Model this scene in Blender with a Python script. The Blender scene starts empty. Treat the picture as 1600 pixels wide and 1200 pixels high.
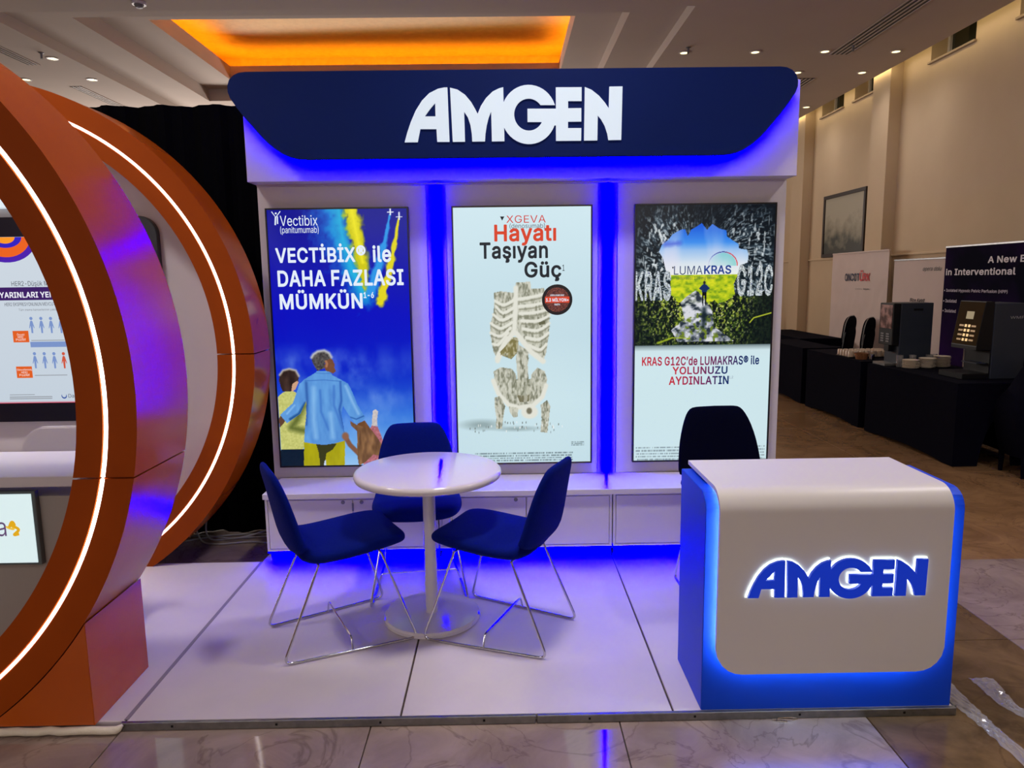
import bpy, bmesh, math, random
import numpy as np
from mathutils import Vector, Matrix

# ------------------------------------------------------------------ scene, camera, world, exposure
scene = bpy.context.scene
COL = scene.collection
R = random.Random(7)
PI = math.pi

def cam_axes(pitch, yaw, roll):
    cp, sp, cy, sy = math.cos(pitch), math.sin(pitch), math.cos(yaw), math.sin(yaw)
    f = Vector((sy * cp, cy * cp, -sp)); r = Vector((cy, -sy, 0)); u = r.cross(f)
    cr, sr = math.cos(roll), math.sin(roll)
    return cr * r + sr * u, -sr * r + cr * u, f
cam_d = bpy.data.cameras.new('camera'); cam = bpy.data.objects.new('camera', cam_d); COL.objects.link(cam)
_r, _u, _f = cam_axes(0.1433, 0.0099, -0.0130)
M4 = Matrix.Identity(4)
for i in range(3):
    M4[i][0], M4[i][1], M4[i][2] = _r[i], _u[i], -_f[i]
M4[2][3] = 1.60
cam.matrix_world = M4
cam_d.sensor_width = 36.0; cam_d.lens = 36.0 * 1130.07 / 1600.0
cam_d.clip_start = 0.05; cam_d.clip_end = 100
scene.camera = cam
scene.view_settings.view_transform = 'Standard'
scene.view_settings.look = 'None'
scene.view_settings.exposure = 0.0
scene.view_settings.gamma = 1.0
scene.view_settings.use_curve_mapping = False
w = bpy.data.worlds.new('hall_world'); scene.world = w; w.use_nodes = True
w.node_tree.nodes['Background'].inputs[0].default_value = (0.9, 0.8, 0.75, 1)
w.node_tree.nodes['Background'].inputs[1].default_value = 0.05
scene.cycles.max_bounces = 8
scene.cycles.sample_clamp_indirect = 6.0

WARM = (1.0, 0.92, 0.885)
def spot(name, loc, energy, color=WARM, size=2.6, blend=1.0, soft=0.25, aim=None):
    d = bpy.data.lights.new(name, 'SPOT'); d.energy = energy; d.color = color
    d.spot_size = size; d.spot_blend = blend; d.shadow_soft_size = soft
    o = bpy.data.objects.new(name, d); COL.objects.link(o); o.location = loc
    if aim is not None:
        o.rotation_euler = (Vector(aim) - Vector(loc)).to_track_quat('-Z', 'Y').to_euler()
    return o
# recessed downlights of the hall ceiling (z = 4.2): a coarse grid, the visible fittings are built below
for y, e in ((-4.0, 80), (-1.2, 130), (2.9, 290)):
    for x in (-5.5, -2.6, 0.3, 3.2):
        spot('hall_downlight', (x, y, 4.17), e)
for x, y in [(2.98, 8.89), (4.66, 8.92), (3.83, 9.77), (4.69, 9.8), (4.75, 11.7), (-5.2, 9.76), (-5.17, 8.87)]:
    spot('hall_downlight', (x, y, 4.17), 26)
for x, y, e in [(2.6, 4.6, 40), (4.3, 6.4, 30), (-4.5, 5.5, 40)]:
    spot('hall_downlight', (x, y, 4.17), e)
# unseen area lamps added to brighten the ceiling: behind the camera, at the left and behind the booths
def ceiling_fill(loc, aim, w_, h_, energy, color=(1.0, 0.91, 0.85)):
    d = bpy.data.lights.new('ceiling_fill_light', 'AREA'); d.shape = 'RECTANGLE'; d.size = w_; d.size_y = h_; d.energy = energy; d.color = color
    o = bpy.data.objects.new('ceiling_fill_light', d); COL.objects.link(o); o.location = loc
    o.rotation_euler = (Vector(aim) - Vector(loc)).to_track_quat('-Z', 'Y').to_euler()
ceiling_fill((-2, -6.8, 3.0), (-2, -3.0, 5.0), 12, 0.4, 165)
ceiling_fill((-8.8, 3, 3.0), (-5.5, 3, 5.0), 0.4, 14, 160)
ceiling_fill((-3.5, 14.5, 2.6), (-2.5, 11.0, 5.2), 9, 0.5, 370)

# ------------------------------------------------------------------ helpers
def lin(c):
    return tuple((v / 255 / 12.92) if v / 255 <= 0.04045 else ((v / 255 + 0.055) / 1.055) ** 2.4 for v in c)
def mat(name, col, rough=0.5, metal=0.0, noise=None, bump=None, coat=0.0, spec=0.5, trans=0.0, alpha=1.0, sheen=0.0, aniso=0.0):
    """noise = (scale, amount, second colour); bump = (scale, strength)"""
    m = bpy.data.materials.new(name); m.use_nodes = True
    nt = m.node_tree; b = nt.nodes['Principled BSDF']
    b.inputs['Base Color'].default_value = (*lin(col), 1)
    b.inputs['Roughness'].default_value = rough; b.inputs['Metallic'].default_value = metal
    b.inputs['Coat Weight'].default_value = coat; b.inputs['Specular IOR Level'].default_value = spec
    b.inputs['Transmission Weight'].default_value = trans; b.inputs['Alpha'].default_value = alpha
    b.inputs['Sheen Weight'].default_value = sheen; b.inputs['Anisotropic'].default_value = aniso
    if noise or bump:
        tc = nt.nodes.new('ShaderNodeTexCoord')
    if noise:
        n = nt.nodes.new('ShaderNodeTexNoise'); n.inputs['Scale'].default_value = noise[0]; n.inputs['Detail'].default_value = 6
        nt.links.new(tc.outputs['Object'], n.inputs['Vector'])
        rp = nt.nodes.new('ShaderNodeValToRGB')
        rp.color_ramp.elements[0].position = 0.5 - noise[1]; rp.color_ramp.elements[1].position = 0.5 + noise[1]
        rp.color_ramp.elements[0].color = (*lin(col), 1); rp.color_ramp.elements[1].color = (*lin(noise[2]), 1)
        nt.links.new(n.outputs['Fac'], rp.inputs['Fac']); nt.links.new(rp.outputs['Color'], b.inputs['Base Color'])
    if bump:
        n2 = nt.nodes.new('ShaderNodeTexNoise'); n2.inputs['Scale'].default_value = bump[0]; n2.inputs['Detail'].default_value = 4
        nt.links.new(tc.outputs['Object'], n2.inputs['Vector'])
        bp_ = nt.nodes.new('ShaderNodeBump'); bp_.inputs['Strength'].default_value = bump[1]; bp_.inputs['Distance'].default_value = 0.01
        nt.links.new(n2.outputs['Fac'], bp_.inputs['Height']); nt.links.new(bp_.outputs['Normal'], b.inputs['Normal'])
    return m
def glow(name, col, strength, rough=0.4, raw=False):
    m = bpy.data.materials.new(name); m.use_nodes = True
    b = m.node_tree.nodes['Principled BSDF']
    c = col if raw else lin(col)
    b.inputs['Base Color'].default_value = (*[0.5 * v for v in c], 1) if not raw else (0.5, 0.5, 0.5, 1)
    b.inputs['Roughness'].default_value = rough
    b.inputs['Emission Color'].default_value = (*c, 1); b.inputs['Emission Strength'].default_value = strength
    return m
def led(name, rgb, strength):
    """plain emitter; a saturated blue diode lies outside the sRGB triangle, so its red and green parts come out slightly below zero"""
    m = bpy.data.materials.new(name); m.use_nodes = True; nt = m.node_tree
    nt.nodes.remove(nt.nodes['Principled BSDF'])
    e = nt.nodes.new('ShaderNodeEmission'); e.inputs[0].default_value = (*[max(0.0, c) for c in rgb], 1); e.inputs[1].default_value = strength
    c = nt.nodes.new('ShaderNodeCombineXYZ')
    for i in range(3): c.inputs[i].default_value = rgb[i]
    nt.links.new(c.outputs[0], e.inputs[0]); nt.links.new(e.outputs[0], nt.nodes['Material Output'].inputs[0])
    return m
_ink = {}
def ink(col, strength=1.0):
    """lit print on a display"""
    k = (col, strength)
    if k not in _ink:
        m = glow('display_ink', col, strength); m.node_tree.nodes['Principled BSDF'].inputs['Base Color'].default_value = (0, 0, 0, 1)
        _ink[k] = m
    return _ink[k]
_paint = {}
def paint(col, rough=0.6):
    k = (col, rough)
    if k not in _paint:
        _paint[k] = mat('printed_ink', col, rough)
    return _paint[k]

ORG = {}
def org(o):
    return ORG.get(o.name, Vector((0, 0, 0))) if o is not None else Vector((0, 0, 0))
def tag(o, label=None, cat=None, group=None, kind=None):
    if label: o['label'] = label
    if cat: o['category'] = cat
    if group: o['group'] = group
    if kind: o['kind'] = kind
    return o
def thing(name, label, cat, loc=(0, 0, 0), rotz=0.0, group=None):
    o = bpy.data.objects.new(name, None); COL.objects.link(o)
    o.empty_display_size = 0.1; o.location = loc; o.rotation_euler = (0, 0, rotz)
    ORG[o.name] = Vector(loc)
    return tag(o, label, cat, group)
def link(name, me, m=None, parent=None):
    o = bpy.data.objects.new(name, me); COL.objects.link(o)
    if m is not None:
        me.materials.clear(); me.materials.append(m)
    if parent is not None:
        o.parent = parent; ORG[o.name] = org(parent)
    return o
def obj(name, bm, m, parent=None, smooth=False, local=False, centre=False):
    """one mesh object; bm in world metres (local=True: in the parent's own frame)"""
    if not local and parent is not None:
        bmesh.ops.translate(bm, verts=bm.verts, vec=-org(parent))
    loc = None
    if centre and parent is None and bm.verts:
        xs = [v.co for v in bm.verts]
        loc = Vector((sum(v.x for v in xs) / len(xs), sum(v.y for v in xs) / len(xs), min(v.z for v in xs)))
        bmesh.ops.translate(bm, verts=bm.verts, vec=-loc)
    bmesh.ops.recalc_face_normals(bm, faces=bm.faces)
    me = bpy.data.meshes.new(name); bm.to_mesh(me); bm.free()
    if smooth:
        for p in me.polygons: p.use_smooth = True
        try:
            me.set_sharp_from_angle(angle=math.radians(38))
        except Exception:
            pass
    o = link(name, me, m, parent)
    if loc is not None:
        o.location = loc; ORG[o.name] = loc
    return o
def box(bm, lo, hi, bev=0.0, seg=2):
    t = bmesh.new()
    bmesh.ops.create_cube(t, size=1.0)
    lo, hi = Vector(lo), Vector(hi)
    for v in t.verts:
        v.co = Vector([(lo[i] + hi[i]) / 2 + v.co[i] * (hi[i] - lo[i]) for i in range(3)])
    if bev > 0:
        bmesh.ops.bevel(t, geom=t.edges[:], offset=bev, segments=seg, affect='EDGES', profile=0.5)
    merge(bm, t); return bm
def merge(bm, t):
    me = bpy.data.meshes.new('tmp'); t.to_mesh(me); t.free(); bm.from_mesh(me); bpy.data.meshes.remove(me)
def BX(lo, hi, bev=0.0, seg=2):
    return box(bmesh.new(), lo, hi, bev, seg)
def tube(bm, pts, rad, n=8, closed=False):
    pts = [Vector(p) for p in pts]; N = len(pts); rings = []
    prev = None
    for i, p in enumerate(pts):
        a = pts[i - 1] if (i > 0 or closed) else p
        b = pts[(i + 1) % N] if (i < N - 1 or closed) else p
        t = (b - a).normalized()
        if prev is None:
            ref = Vector((0, 0, 1)) if abs(t.z) < 0.9 else Vector((1, 0, 0))
            x = t.cross(ref).normalized()
        else:
            x = (prev - t * prev.dot(t)).normalized()
        prev = x; y = t.cross(x)
        r = rad[i] if isinstance(rad, (list, tuple)) else rad
        rings.append([bm.verts.new(p + r * (math.cos(2 * PI * k / n) * x + math.sin(2 * PI * k / n) * y)) for k in range(n)])
    for i in range(N if closed else N - 1):
        A, B = rings[i], rings[(i + 1) % N]
        for k in range(n):
            bm.faces.new((A[k], A[(k + 1) % n], B[(k + 1) % n], B[k]))
    if not closed:
        bm.faces.new(rings[0][::-1]); bm.faces.new(rings[-1])
    return bm
def fillet(pts, r, n=5):
    """round the inner corners of a polyline"""
    P = [Vector(p) for p in pts]; out = [P[0]]
    for i in range(1, len(P) - 1):
        a, b, c = P[i - 1], P[i], P[i + 1]
        d1, d2 = (a - b), (c - b); l = min(r, d1.length * 0.45, d2.length * 0.45)
        s, e = b + d1.normalized() * l, b + d2.normalized() * l
        for k in range(n + 1):
            t = k / n; out.append((1 - t) ** 2 * s + 2 * t * (1 - t) * b + t * t * e)
    return out + [P[-1]]
def lathe(bm, prof, c=(0, 0, 0), n=32):
    rings = []
    for r, z in prof:
        if r < 1e-6:
            rings.append([bm.verts.new((c[0], c[1], c[2] + z))])
        else:
            rings.append([bm.verts.new((c[0] + r * math.cos(2 * PI * k / n), c[1] + r * math.sin(2 * PI * k / n), c[2] + z)) for k in range(n)])
    for A, B in zip(rings, rings[1:]):
        for k in range(n):
            a, b = A[k % len(A)], A[(k + 1) % len(A)]
            d, e = B[k % len(B)], B[(k + 1) % len(B)]
            vs = []
            for v in (a, b, e, d):
                if v not in vs: vs.append(v)
            if len(vs) > 2: bm.faces.new(vs)
    return bm
def prism_xz(bm, poly, y0, y1, bev=0.0):
    """polygon in (x, z) extruded from y0 to y1"""
    t = bmesh.new()
    f = t.faces.new([t.verts.new((x, y0, z)) for x, z in poly])
    e = bmesh.ops.extrude_face_region(t, geom=[f])
    bmesh.ops.translate(t, verts=[v for v in e['geom'] if isinstance(v, bmesh.types.BMVert)], vec=(0, y1 - y0, 0))
    if bev > 0:
        bmesh.ops.bevel(t, geom=[ed for ed in t.edges if abs(ed.verts[0].co.y - ed.verts[1].co.y) < 1e-6], offset=bev, segments=2, affect='EDGES')
    merge(bm, t); return bm
def prism_yz(bm, poly, x0, x1, bev=0.0):
    t = bmesh.new()
    f = t.faces.new([t.verts.new((x0, y, z)) for y, z in poly])
    e = bmesh.ops.extrude_face_region(t, geom=[f])
    bmesh.ops.translate(t, verts=[v for v in e['geom'] if isinstance(v, bmesh.types.BMVert)], vec=(x1 - x0, 0, 0))
    if bev > 0:
        bmesh.ops.bevel(t, geom=[ed for ed in t.edges if abs(ed.verts[0].co.x - ed.verts[1].co.x) < 1e-6], offset=bev, segments=2, affect='EDGES')
    merge(bm, t); return bm
def rounded_rect(x0, x1, z0, z1, r, n=6):
    out = []
    for cx, cz, a in ((x1 - r, z1 - r, 0), (x0 + r, z1 - r, 90), (x0 + r, z0 + r, 180), (x1 - r, z0 + r, 270)):
        for k in range(n + 1):
            t = math.radians(a + 90 * k / n); out.append((cx + r * math.cos(t), cz + r * math.sin(t)))
    return out
def curve_mesh(loops, depth, bevel=0.0, offset=0.0):
    """filled outline with holes, in its own xy plane, extruded +-depth; returns mesh"""
    cu = bpy.data.curves.new('outline', 'CURVE'); cu.dimensions = '2D'; cu.fill_mode = 'BOTH' if depth else 'FRONT'
    cu.extrude = depth; cu.bevel_depth = bevel; cu.bevel_resolution = 1; cu.offset = offset
    for lp in loops:
        s = cu.splines.new('POLY'); s.points.add(len(lp) - 1); s.use_cyclic_u = True
        for p, (x, y) in zip(s.points, lp): p.co = (x, y, 0, 1)
    return from_curve(cu)
def from_curve(cu):
    o = bpy.data.objects.new('tmp', cu); COL.objects.link(o)
    dg = bpy.context.evaluated_depsgraph_get(); dg.update()
    me = bpy.data.meshes.new_from_object(o.evaluated_get(dg))
    bpy.data.objects.remove(o); bpy.data.curves.remove(cu)
    return me
def place(name, me, m, parent, fn):
    """map the mesh's own xyz through fn to world metres and link it under parent"""
    o_ = org(parent)
    for v in me.vertices: v.co = Vector(fn(v.co)) - o_
    return link(name, me, m, parent)
# letter outlines, 1/500 em, as steps between points
GLYPHS = {
    ' ': (93, ''),
    '!': (98, '44 -2 5 0 9 1 7 5 5 8 2 8 -2 8 -5 8 -7 6 -6 1 -12 -1 -7 -5 -5 -8 -2 -9 2 -8 5 -8 7 -5/34 80 28 0 2 1 2 131 0 40 -1 2 -31 0 -2 -1'),
    '(': (136, '88 -48 28 0 2 0 -19 43 -5 13 -8 25 -6 25 -2 12 -2 23 0 22 1 13 4 28 6 28 8 30 5 14 17 40 0 2 -1 0 -28 0 -7 -12 -5 -11 -10 -26 -9 -29 -7 -30 -4 -30 -1 -16 0 -32 2 -18 4 -20 5 -19 13 -38'),
    ')': (136, '19 -48 29 0 8 14 11 22 15 41 4 18 5 38 1 10 -1 36 -2 15 -9 45 -3 13 -11 31 -14 29 -3 5 -1 1 -28 0 -1 -1 13 -29 15 -42 4 -16 5 -26 4 -28 1 -40 -3 -18 -1 -11 -6 -25 -11 -34 -14 -34'),
    '+': (226, '99 17 27 0 2 1 0 68 66 0 1 0 0 26 -1 1 -66 0 0 67 -1 2 -27 0 -1 -1 -1 -68 -66 0 -1 -1 0 -25 1 -1 66 -1'),
    ',': (94, '19 -60 21 0 2 0 25 90 0 6 -33 -1'),
    '-': (226, '57 94 110 0 1 1 0 26 -2 1 -108 0 -1 -2'),
    '.': (94, '43 -2 5 0 8 1 8 5 5 8 2 8 -2 8 -5 9 -8 5 -6 1 -10 -1 -9 -5 -5 -8 -1 -9 1 -8 5 -8 8 -5'),
    '0': (226, '106 -2 14 -1 20 3 11 5 11 7 9 8 6 8 10 18 5 10 5 16 3 18 3 28 -1 28 -2 18 -3 17 -5 17 -5 10 -7 14 -10 13 -18 14 -14 5 -12 3 -8 1 -17 -1 -15 -3 -12 -6 -10 -6 -9 -9 -15 -22 -10 -29 -3 -18 -3 -28 1 -28 2 -18 3 -18 4 -15 6 -14 7 -12 17 -19 12 -7 11 -5/108 25 -12 3 -8 4 -13 12 -10 17 -9 37 -1 14 0 30 1 14 9 37 5 10 4 7 13 12 9 5 9 2 11 1 14 -3 7 -3 10 -8 10 -14 8 -20 3 -13 2 -13 2 -22 0 -14 -2 -22 -2 -13 -4 -17 -7 -16 -12 -15 -14 -9 -9 -2'),
    '1': (226, '38 0 156 0 1 0 0 26 -1 1 -55 0 -1 1 0 224 -1 2 -39 0 -55 -42 0 -32 1 -1 59 44 2 1 1 -1 0 -195 -2 -1 -66 0 0 -1'),
    '2': (226, '32 0 162 0 1 0 0 26 -1 2 -117 0 -1 0 1 3 76 79 21 26 5 8 6 14 4 15 2 11 -1 11 -2 9 -3 11 -5 9 -12 13 -10 8 -8 5 -14 5 -13 2 -15 1 -18 -3 -14 -5 -14 -8 -8 -6 -11 -15 -8 -19 -2 -10 0 -10 1 -1 30 0 0 1 1 13 4 11 5 7 12 11 12 4 12 2 14 -2 13 -4 9 -6 8 -8 5 -11 1 -8 0 -9 -1 -8 -3 -10 -16 -24 -23 -26 -85 -89 0 -3'),
    '3': (226, '98 -3 22 0 12 2 12 3 10 4 10 6 8 6 6 6 8 10 8 16 2 10 0 24 -2 8 -8 18 -8 10 -7 8 -7 5 -19 9 -14 2 -19 0 -1 1 75 84 0 23 -1 2 -149 0 -1 -1 0 -26 1 -1 106 0 2 -1 -1 -2 -65 -73 0 -2 0 -23 1 -1 26 0 15 -2 7 -1 11 -5 12 -8 9 -12 4 -10 2 -12 0 -4 -2 -12 -7 -13 -7 -8 -11 -7 -14 -4 -15 -1 -13 1 -13 4 -12 6 -8 8 -6 10 -2 12 -31 0 -2 -1 1 -9 3 -10 4 -9 11 -16 16 -12 9 -4 10 -4'),
    '6': (226, '102 -3 22 0 11 2 11 4 10 5 8 5 6 6 14 16 8 22 2 9 0 26 -2 10 -3 10 -4 8 -11 15 -7 6 -19 11 -10 3 -16 2 -14 -1 -10 -3 -12 -7 72 103 2 4 0 1 -33 0 -2 -1 -55 -81 -11 -16 -14 -25 -9 -23 -4 -18 0 -20 2 -12 8 -21 6 -9 14 -15 9 -6 20 -8/110 24 -11 2 -12 5 -10 9 -8 11 -5 13 -2 15 2 15 5 13 8 11 9 8 12 5 12 2 6 0 10 -2 10 -4 4 -1 10 -9 7 -9 4 -12 3 -14 0 -6 -2 -12 -4 -12 -8 -11 -5 -5 -6 -5 -12 -5 -11 -2'),
    'A': (240, '8 0 34 0 1 0 24 70 1 1 104 0 2 -3 24 -68 32 0 -4 15 -88 239 -36 0 -2 -1/78 99 -1 1 23 66 17 56 3 4 12 -40 30 -86 -1 -1'),
    'B': (228, '30 0 92 0 28 2 12 3 10 4 9 5 10 8 9 10 4 10 3 8 2 14 -1 13 -1 8 -2 9 -4 8 -8 11 -10 9 -13 7 -12 2 -1 1 1 1 10 4 10 6 9 7 7 12 4 11 1 25 -4 14 -9 17 -7 7 -7 5 -16 8 -12 3 -9 2 -105 -1/62 29 0 1 0 84 77 0 13 -4 4 -3 7 -5 8 -10 5 -12 2 -10 -1 -9 -2 -7 -5 -9 -5 -5 -8 -5 -9 -4 -12 -2/62 143 0 1 0 82 62 0 16 -3 10 -4 4 -3 6 -7 5 -7 2 -9 1 -9 -2 -10 -3 -10 -2 -2 -7 -7 -10 -7 -12 -4 -14 -1'),
    'C': (255, '134 -3 8 0 10 1 18 4 9 3 8 4 15 10 11 11 11 14 8 17 4 18 -2 1 -30 0 -4 -13 -5 -11 -8 -8 -8 -8 -10 -6 -11 -4 -12 -3 -12 -1 -12 1 -10 2 -6 2 -5 2 -9 5 -12 10 -5 4 -7 10 -10 22 -4 14 -2 14 0 30 2 15 8 25 12 19 10 9 9 7 9 5 10 3 11 2 15 1 7 -1 17 -4 8 -3 8 -6 17 -16 5 -11 4 -13 30 0 2 1 -4 17 -9 18 -8 13 -13 13 -8 5 -16 8 -18 6 -22 3 -10 0 -9 -1 -15 -3 -16 -5 -14 -7 -12 -10 -11 -10 -16 -25 -7 -16 -4 -17 -3 -18 -1 -28 1 -10 3 -18 4 -17 7 -15 8 -14 9 -12 10 -11 13 -9 13 -6 15 -5 15 -3'),
    'D': (251, '30 0 78 0 20 1 17 3 16 5 14 6 13 9 6 5 5 5 10 12 9 14 5 14 4 16 3 20 1 10 -1 26 -3 20 -4 14 -6 16 -8 14 -8 10 -11 11 -12 7 -16 8 -16 5 -26 3 -90 -1/62 29 0 1 0 195 54 1 8 -1 14 -2 12 -4 10 -5 9 -6 9 -10 7 -8 5 -11 3 -6 4 -18 3 -21 -1 -20 -2 -14 -3 -15 -10 -21 -7 -10 -7 -6 -11 -8 -11 -5 -12 -4 -15 -2'),
    'E': (209, '30 0 158 0 0 28 -1 1 -124 0 -1 1 0 84 114 0 2 1 0 27 -1 1 -115 0 0 82 123 1 1 1 -1 27 -155 -1'),
    'F': (205, '30 0 30 0 2 0 0 110 110 1 1 1 0 26 -1 1 -110 0 0 86 122 1 1 1 -1 27 -154 -1'),
    'G': (260, '134 -3 14 0 14 3 14 4 12 5 12 7 17 17 10 17 9 22 3 22 0 32 -1 2 -97 -1 0 -26 1 -1 64 0 1 -1 0 -11 -2 -10 -3 -8 -7 -14 -8 -9 -7 -6 -16 -9 -10 -3 -15 -3 -15 1 -12 2 -10 4 -10 5 -10 7 -7 7 -7 10 -5 9 -5 13 -4 13 -2 15 0 30 2 15 8 25 8 14 4 4 10 10 14 9 14 6 16 3 17 -1 13 -3 10 -4 15 -11 11 -11 10 -24 32 0 1 0 -2 8 -4 12 -7 16 -4 6 -19 20 -13 9 -18 7 -19 4 -15 2 -10 0 -8 -1 -16 -3 -12 -4 -16 -8 -12 -9 -11 -11 -9 -12 -7 -13 -7 -16 -4 -17 -3 -18 -1 -28 1 -10 3 -18 4 -17 14 -29 10 -12 11 -11 12 -8 13 -7 14 -5 16 -3'),
    'H': (258, '30 0 30 0 2 0 0 114 1 2 132 0 1 -116 1 0 31 0 -1 254 -30 0 -1 -1 0 -108 -2 -1 -132 0 0 109 -2 1 -30 -1'),
    'I': (150, '16 0 118 0 1 0 -1 28 -42 1 -1 1 0 195 1 1 42 0 1 26 -1 2 -117 0 -1 -1 0 -27 42 0 1 -2 0 -194 -1 -1 -42 -1'),
    'K': (233, '30 0 32 0 0 83 37 39 1 0 86 -122 37 0 -1 4 -100 140 1 2 100 106 0 2 -40 0 -1 -1 -94 -100 -26 -32 0 132 -2 1 -30 -1'),
    'L': (196, '30 0 150 0 1 0 0 28 -1 1 -117 0 -1 1 0 222 -1 2 -30 0 -1 -1'),
    'M': (314, '30 0 30 0 1 0 0 174 -1 13 0 29 3 -6 9 -29 13 -36 57 -143 1 -2 1 0 26 0 1 1 56 141 25 73 1 -40 -1 -13 0 -162 1 0 31 0 -1 254 -44 0 -1 -1 -62 -159 -18 -56 -20 58 -62 157 -1 1 -45 0'),
    'N': (261, '30 0 30 0 2 0 0 176 -2 38 41 -69 92 -145 39 0 -1 254 -31 0 -1 -1 0 -155 1 -12 0 -31 1 -9 -1 -6 -7 16 -22 36 -103 161 -1 1 -37 -1'),
    'O': (266, '125 -2 8 -1 15 1 16 3 15 5 13 6 12 9 10 10 10 12 8 16 6 13 5 16 3 21 1 10 -1 26 -3 19 -10 32 -7 12 -10 14 -11 10 -14 11 -13 6 -14 5 -16 3 -8 1 -21 -1 -15 -3 -16 -5 -6 -3 -8 -4 -12 -10 -11 -10 -16 -25 -7 -16 -4 -17 -3 -18 -1 -19 1 -19 3 -18 4 -17 7 -15 8 -14 9 -12 10 -10 13 -10 13 -6 15 -5 15 -3/128 26 -16 3 -11 4 -9 5 -17 14 -12 20 -5 12 -4 13 -2 15 0 30 2 14 4 14 5 12 6 11 6 9 9 9 8 5 12 6 8 3 11 2 15 1 16 -3 10 -3 12 -6 8 -6 14 -16 7 -14 5 -15 4 -23 1 -22 -3 -22 -3 -15 -10 -21 -12 -14 -3 -4 -9 -6 -20 -9 -11 -2'),
    'P': (222, '30 0 30 0 2 0 0 92 56 1 14 1 24 5 19 10 8 7 8 9 8 16 3 9 2 11 0 25 -2 8 -6 20 -6 10 -14 13 -10 7 -22 8 -10 2 -104 -1/62 121 0 1 0 104 65 0 15 -4 8 -4 10 -8 7 -8 4 -12 1 -10 0 -12 -1 -7 -4 -13 -7 -11 -3 -3 -8 -6 -7 -3 -8 -2 -19 -2'),
    'R': (224, '30 0 30 0 2 0 0 98 1 1 61 0 53 -99 36 0 -1 4 -55 100 1 1 17 9 9 6 6 6 9 18 3 10 2 12 1 6 -1 14 -2 12 -3 10 -4 10 -5 6 -15 16 -18 9 -13 3 -10 2 -104 -1/62 128 0 1 0 97 64 0 8 -2 7 -1 9 -3 8 -7 8 -10 5 -13 2 -12 0 -4 -2 -12 -5 -13 -6 -8 -11 -8 -15 -4 -8 -1'),
    'S': (223, '98 -4 28 0 12 2 13 3 11 4 18 12 6 6 6 8 6 9 5 20 1 19 -4 14 -3 7 -7 9 -10 9 -10 7 -14 7 -26 9 -24 6 -21 7 -11 6 -9 7 -5 9 -2 12 1 10 5 10 10 11 10 5 14 4 27 1 10 -2 17 -8 7 -7 4 -6 4 -8 2 -9 31 0 -1 9 -2 10 -8 16 -5 5 -8 8 -10 8 -17 8 -13 3 -18 2 -10 0 -17 -2 -13 -3 -20 -9 -6 -5 -16 -16 -4 -8 -3 -9 -2 -10 -1 -10 1 -12 3 -11 6 -10 9 -10 8 -6 11 -7 13 -6 41 -12 30 -10 10 -6 5 -4 3 -4 5 -8 2 -8 -2 -14 -6 -12 -10 -9 -12 -7 -15 -4 -8 -1 -22 1 -15 3 -12 6 -9 9 -7 11 -3 13 -32 -1 0 -9 3 -10 4 -9 5 -9 6 -8 4 -3 4 -4 8 -5 10 -5 10 -4 12 -3'),
    'T': (224, '96 0 30 0 2 0 0 225 1 1 78 0 1 1 0 25 -1 2 -190 0 -1 -1 0 -26 0 -1 78 0 2 -1'),
    'U': (258, '122 -4 14 0 20 3 14 4 12 5 10 6 18 16 13 22 3 11 3 19 0 170 -1 2 -31 0 -1 -1 0 -173 -4 -16 -8 -15 -5 -5 -7 -6 -15 -8 -18 -4 -19 0 -19 4 -15 8 -11 12 -5 7 -6 15 -2 18 0 163 -2 1 -29 0 -1 -1 0 -165 1 -14 2 -12 9 -22 7 -10 17 -16 11 -6 24 -9'),
    'V': (240, '102 0 36 0 1 1 90 247 2 5 -1 1 -32 0 -2 -1 -63 -184 -13 -41 -14 48 -64 177 -1 1 -32 0 0 -4'),
    'W': (343, '78 0 36 0 1 0 43 158 14 59 12 -56 44 -161 1 0 36 0 66 240 3 14 -31 0 -1 -1 -41 -155 -12 -52 -2 -12 -1 0 -17 74 -39 145 -1 1 -36 -1 -41 -155 -16 -68 -11 58 -44 165 -1 1 -31 0 3 -14'),
    'X': (237, '9 0 35 0 2 0 42 60 25 38 5 11 16 -26 12 -18 45 -65 36 0 -2 5 -87 126 82 118 2 5 -34 0 -2 -1 -50 -72 -17 -29 -16 28 -51 73 -1 1 -35 0 3 -6 81 -118'),
    'Y': (236, '102 0 32 0 0 104 93 148 0 2 -35 0 -2 -1 -50 -81 -14 -26 -8 -16 -8 18 -12 20 -52 85 -1 1 -36 0 93 -150'),
    'Z': (219, '21 0 179 0 0 28 -1 1 -106 0 -33 -2 -2 1 27 38 113 164 -1 24 -177 -1 0 -26 0 -1 122 0 18 1 1 -1 -24 -33 -116 -170'),
    'a': (194, '71 -4 8 0 15 1 14 4 10 5 6 5 11 14 1 1 2 -2 0 -24 28 0 2 0 0 139 -1 5 -6 16 -9 13 -10 7 -12 6 -12 4 -17 2 -15 0 -11 -2 -9 -2 -12 -5 -10 -6 -7 -6 -13 -17 -4 -8 5 -2 25 -7 1 1 9 13 15 10 11 3 17 1 6 -1 11 -3 7 -5 5 -6 5 -10 1 -13 -6 -10 -16 -4 -26 -3 -41 -8 -11 -5 -8 -6 -8 -11 -5 -11 -2 -15 2 -17 3 -8 4 -7 10 -11 6 -5 7 -4 7 -2 9 -3/80 23 -15 3 -8 4 -6 6 -4 7 -1 9 1 10 5 8 6 5 10 4 21 5 27 4 14 3 8 3 0 -26 -2 -10 -4 -12 -6 -7 -12 -10 -13 -5'),
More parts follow.
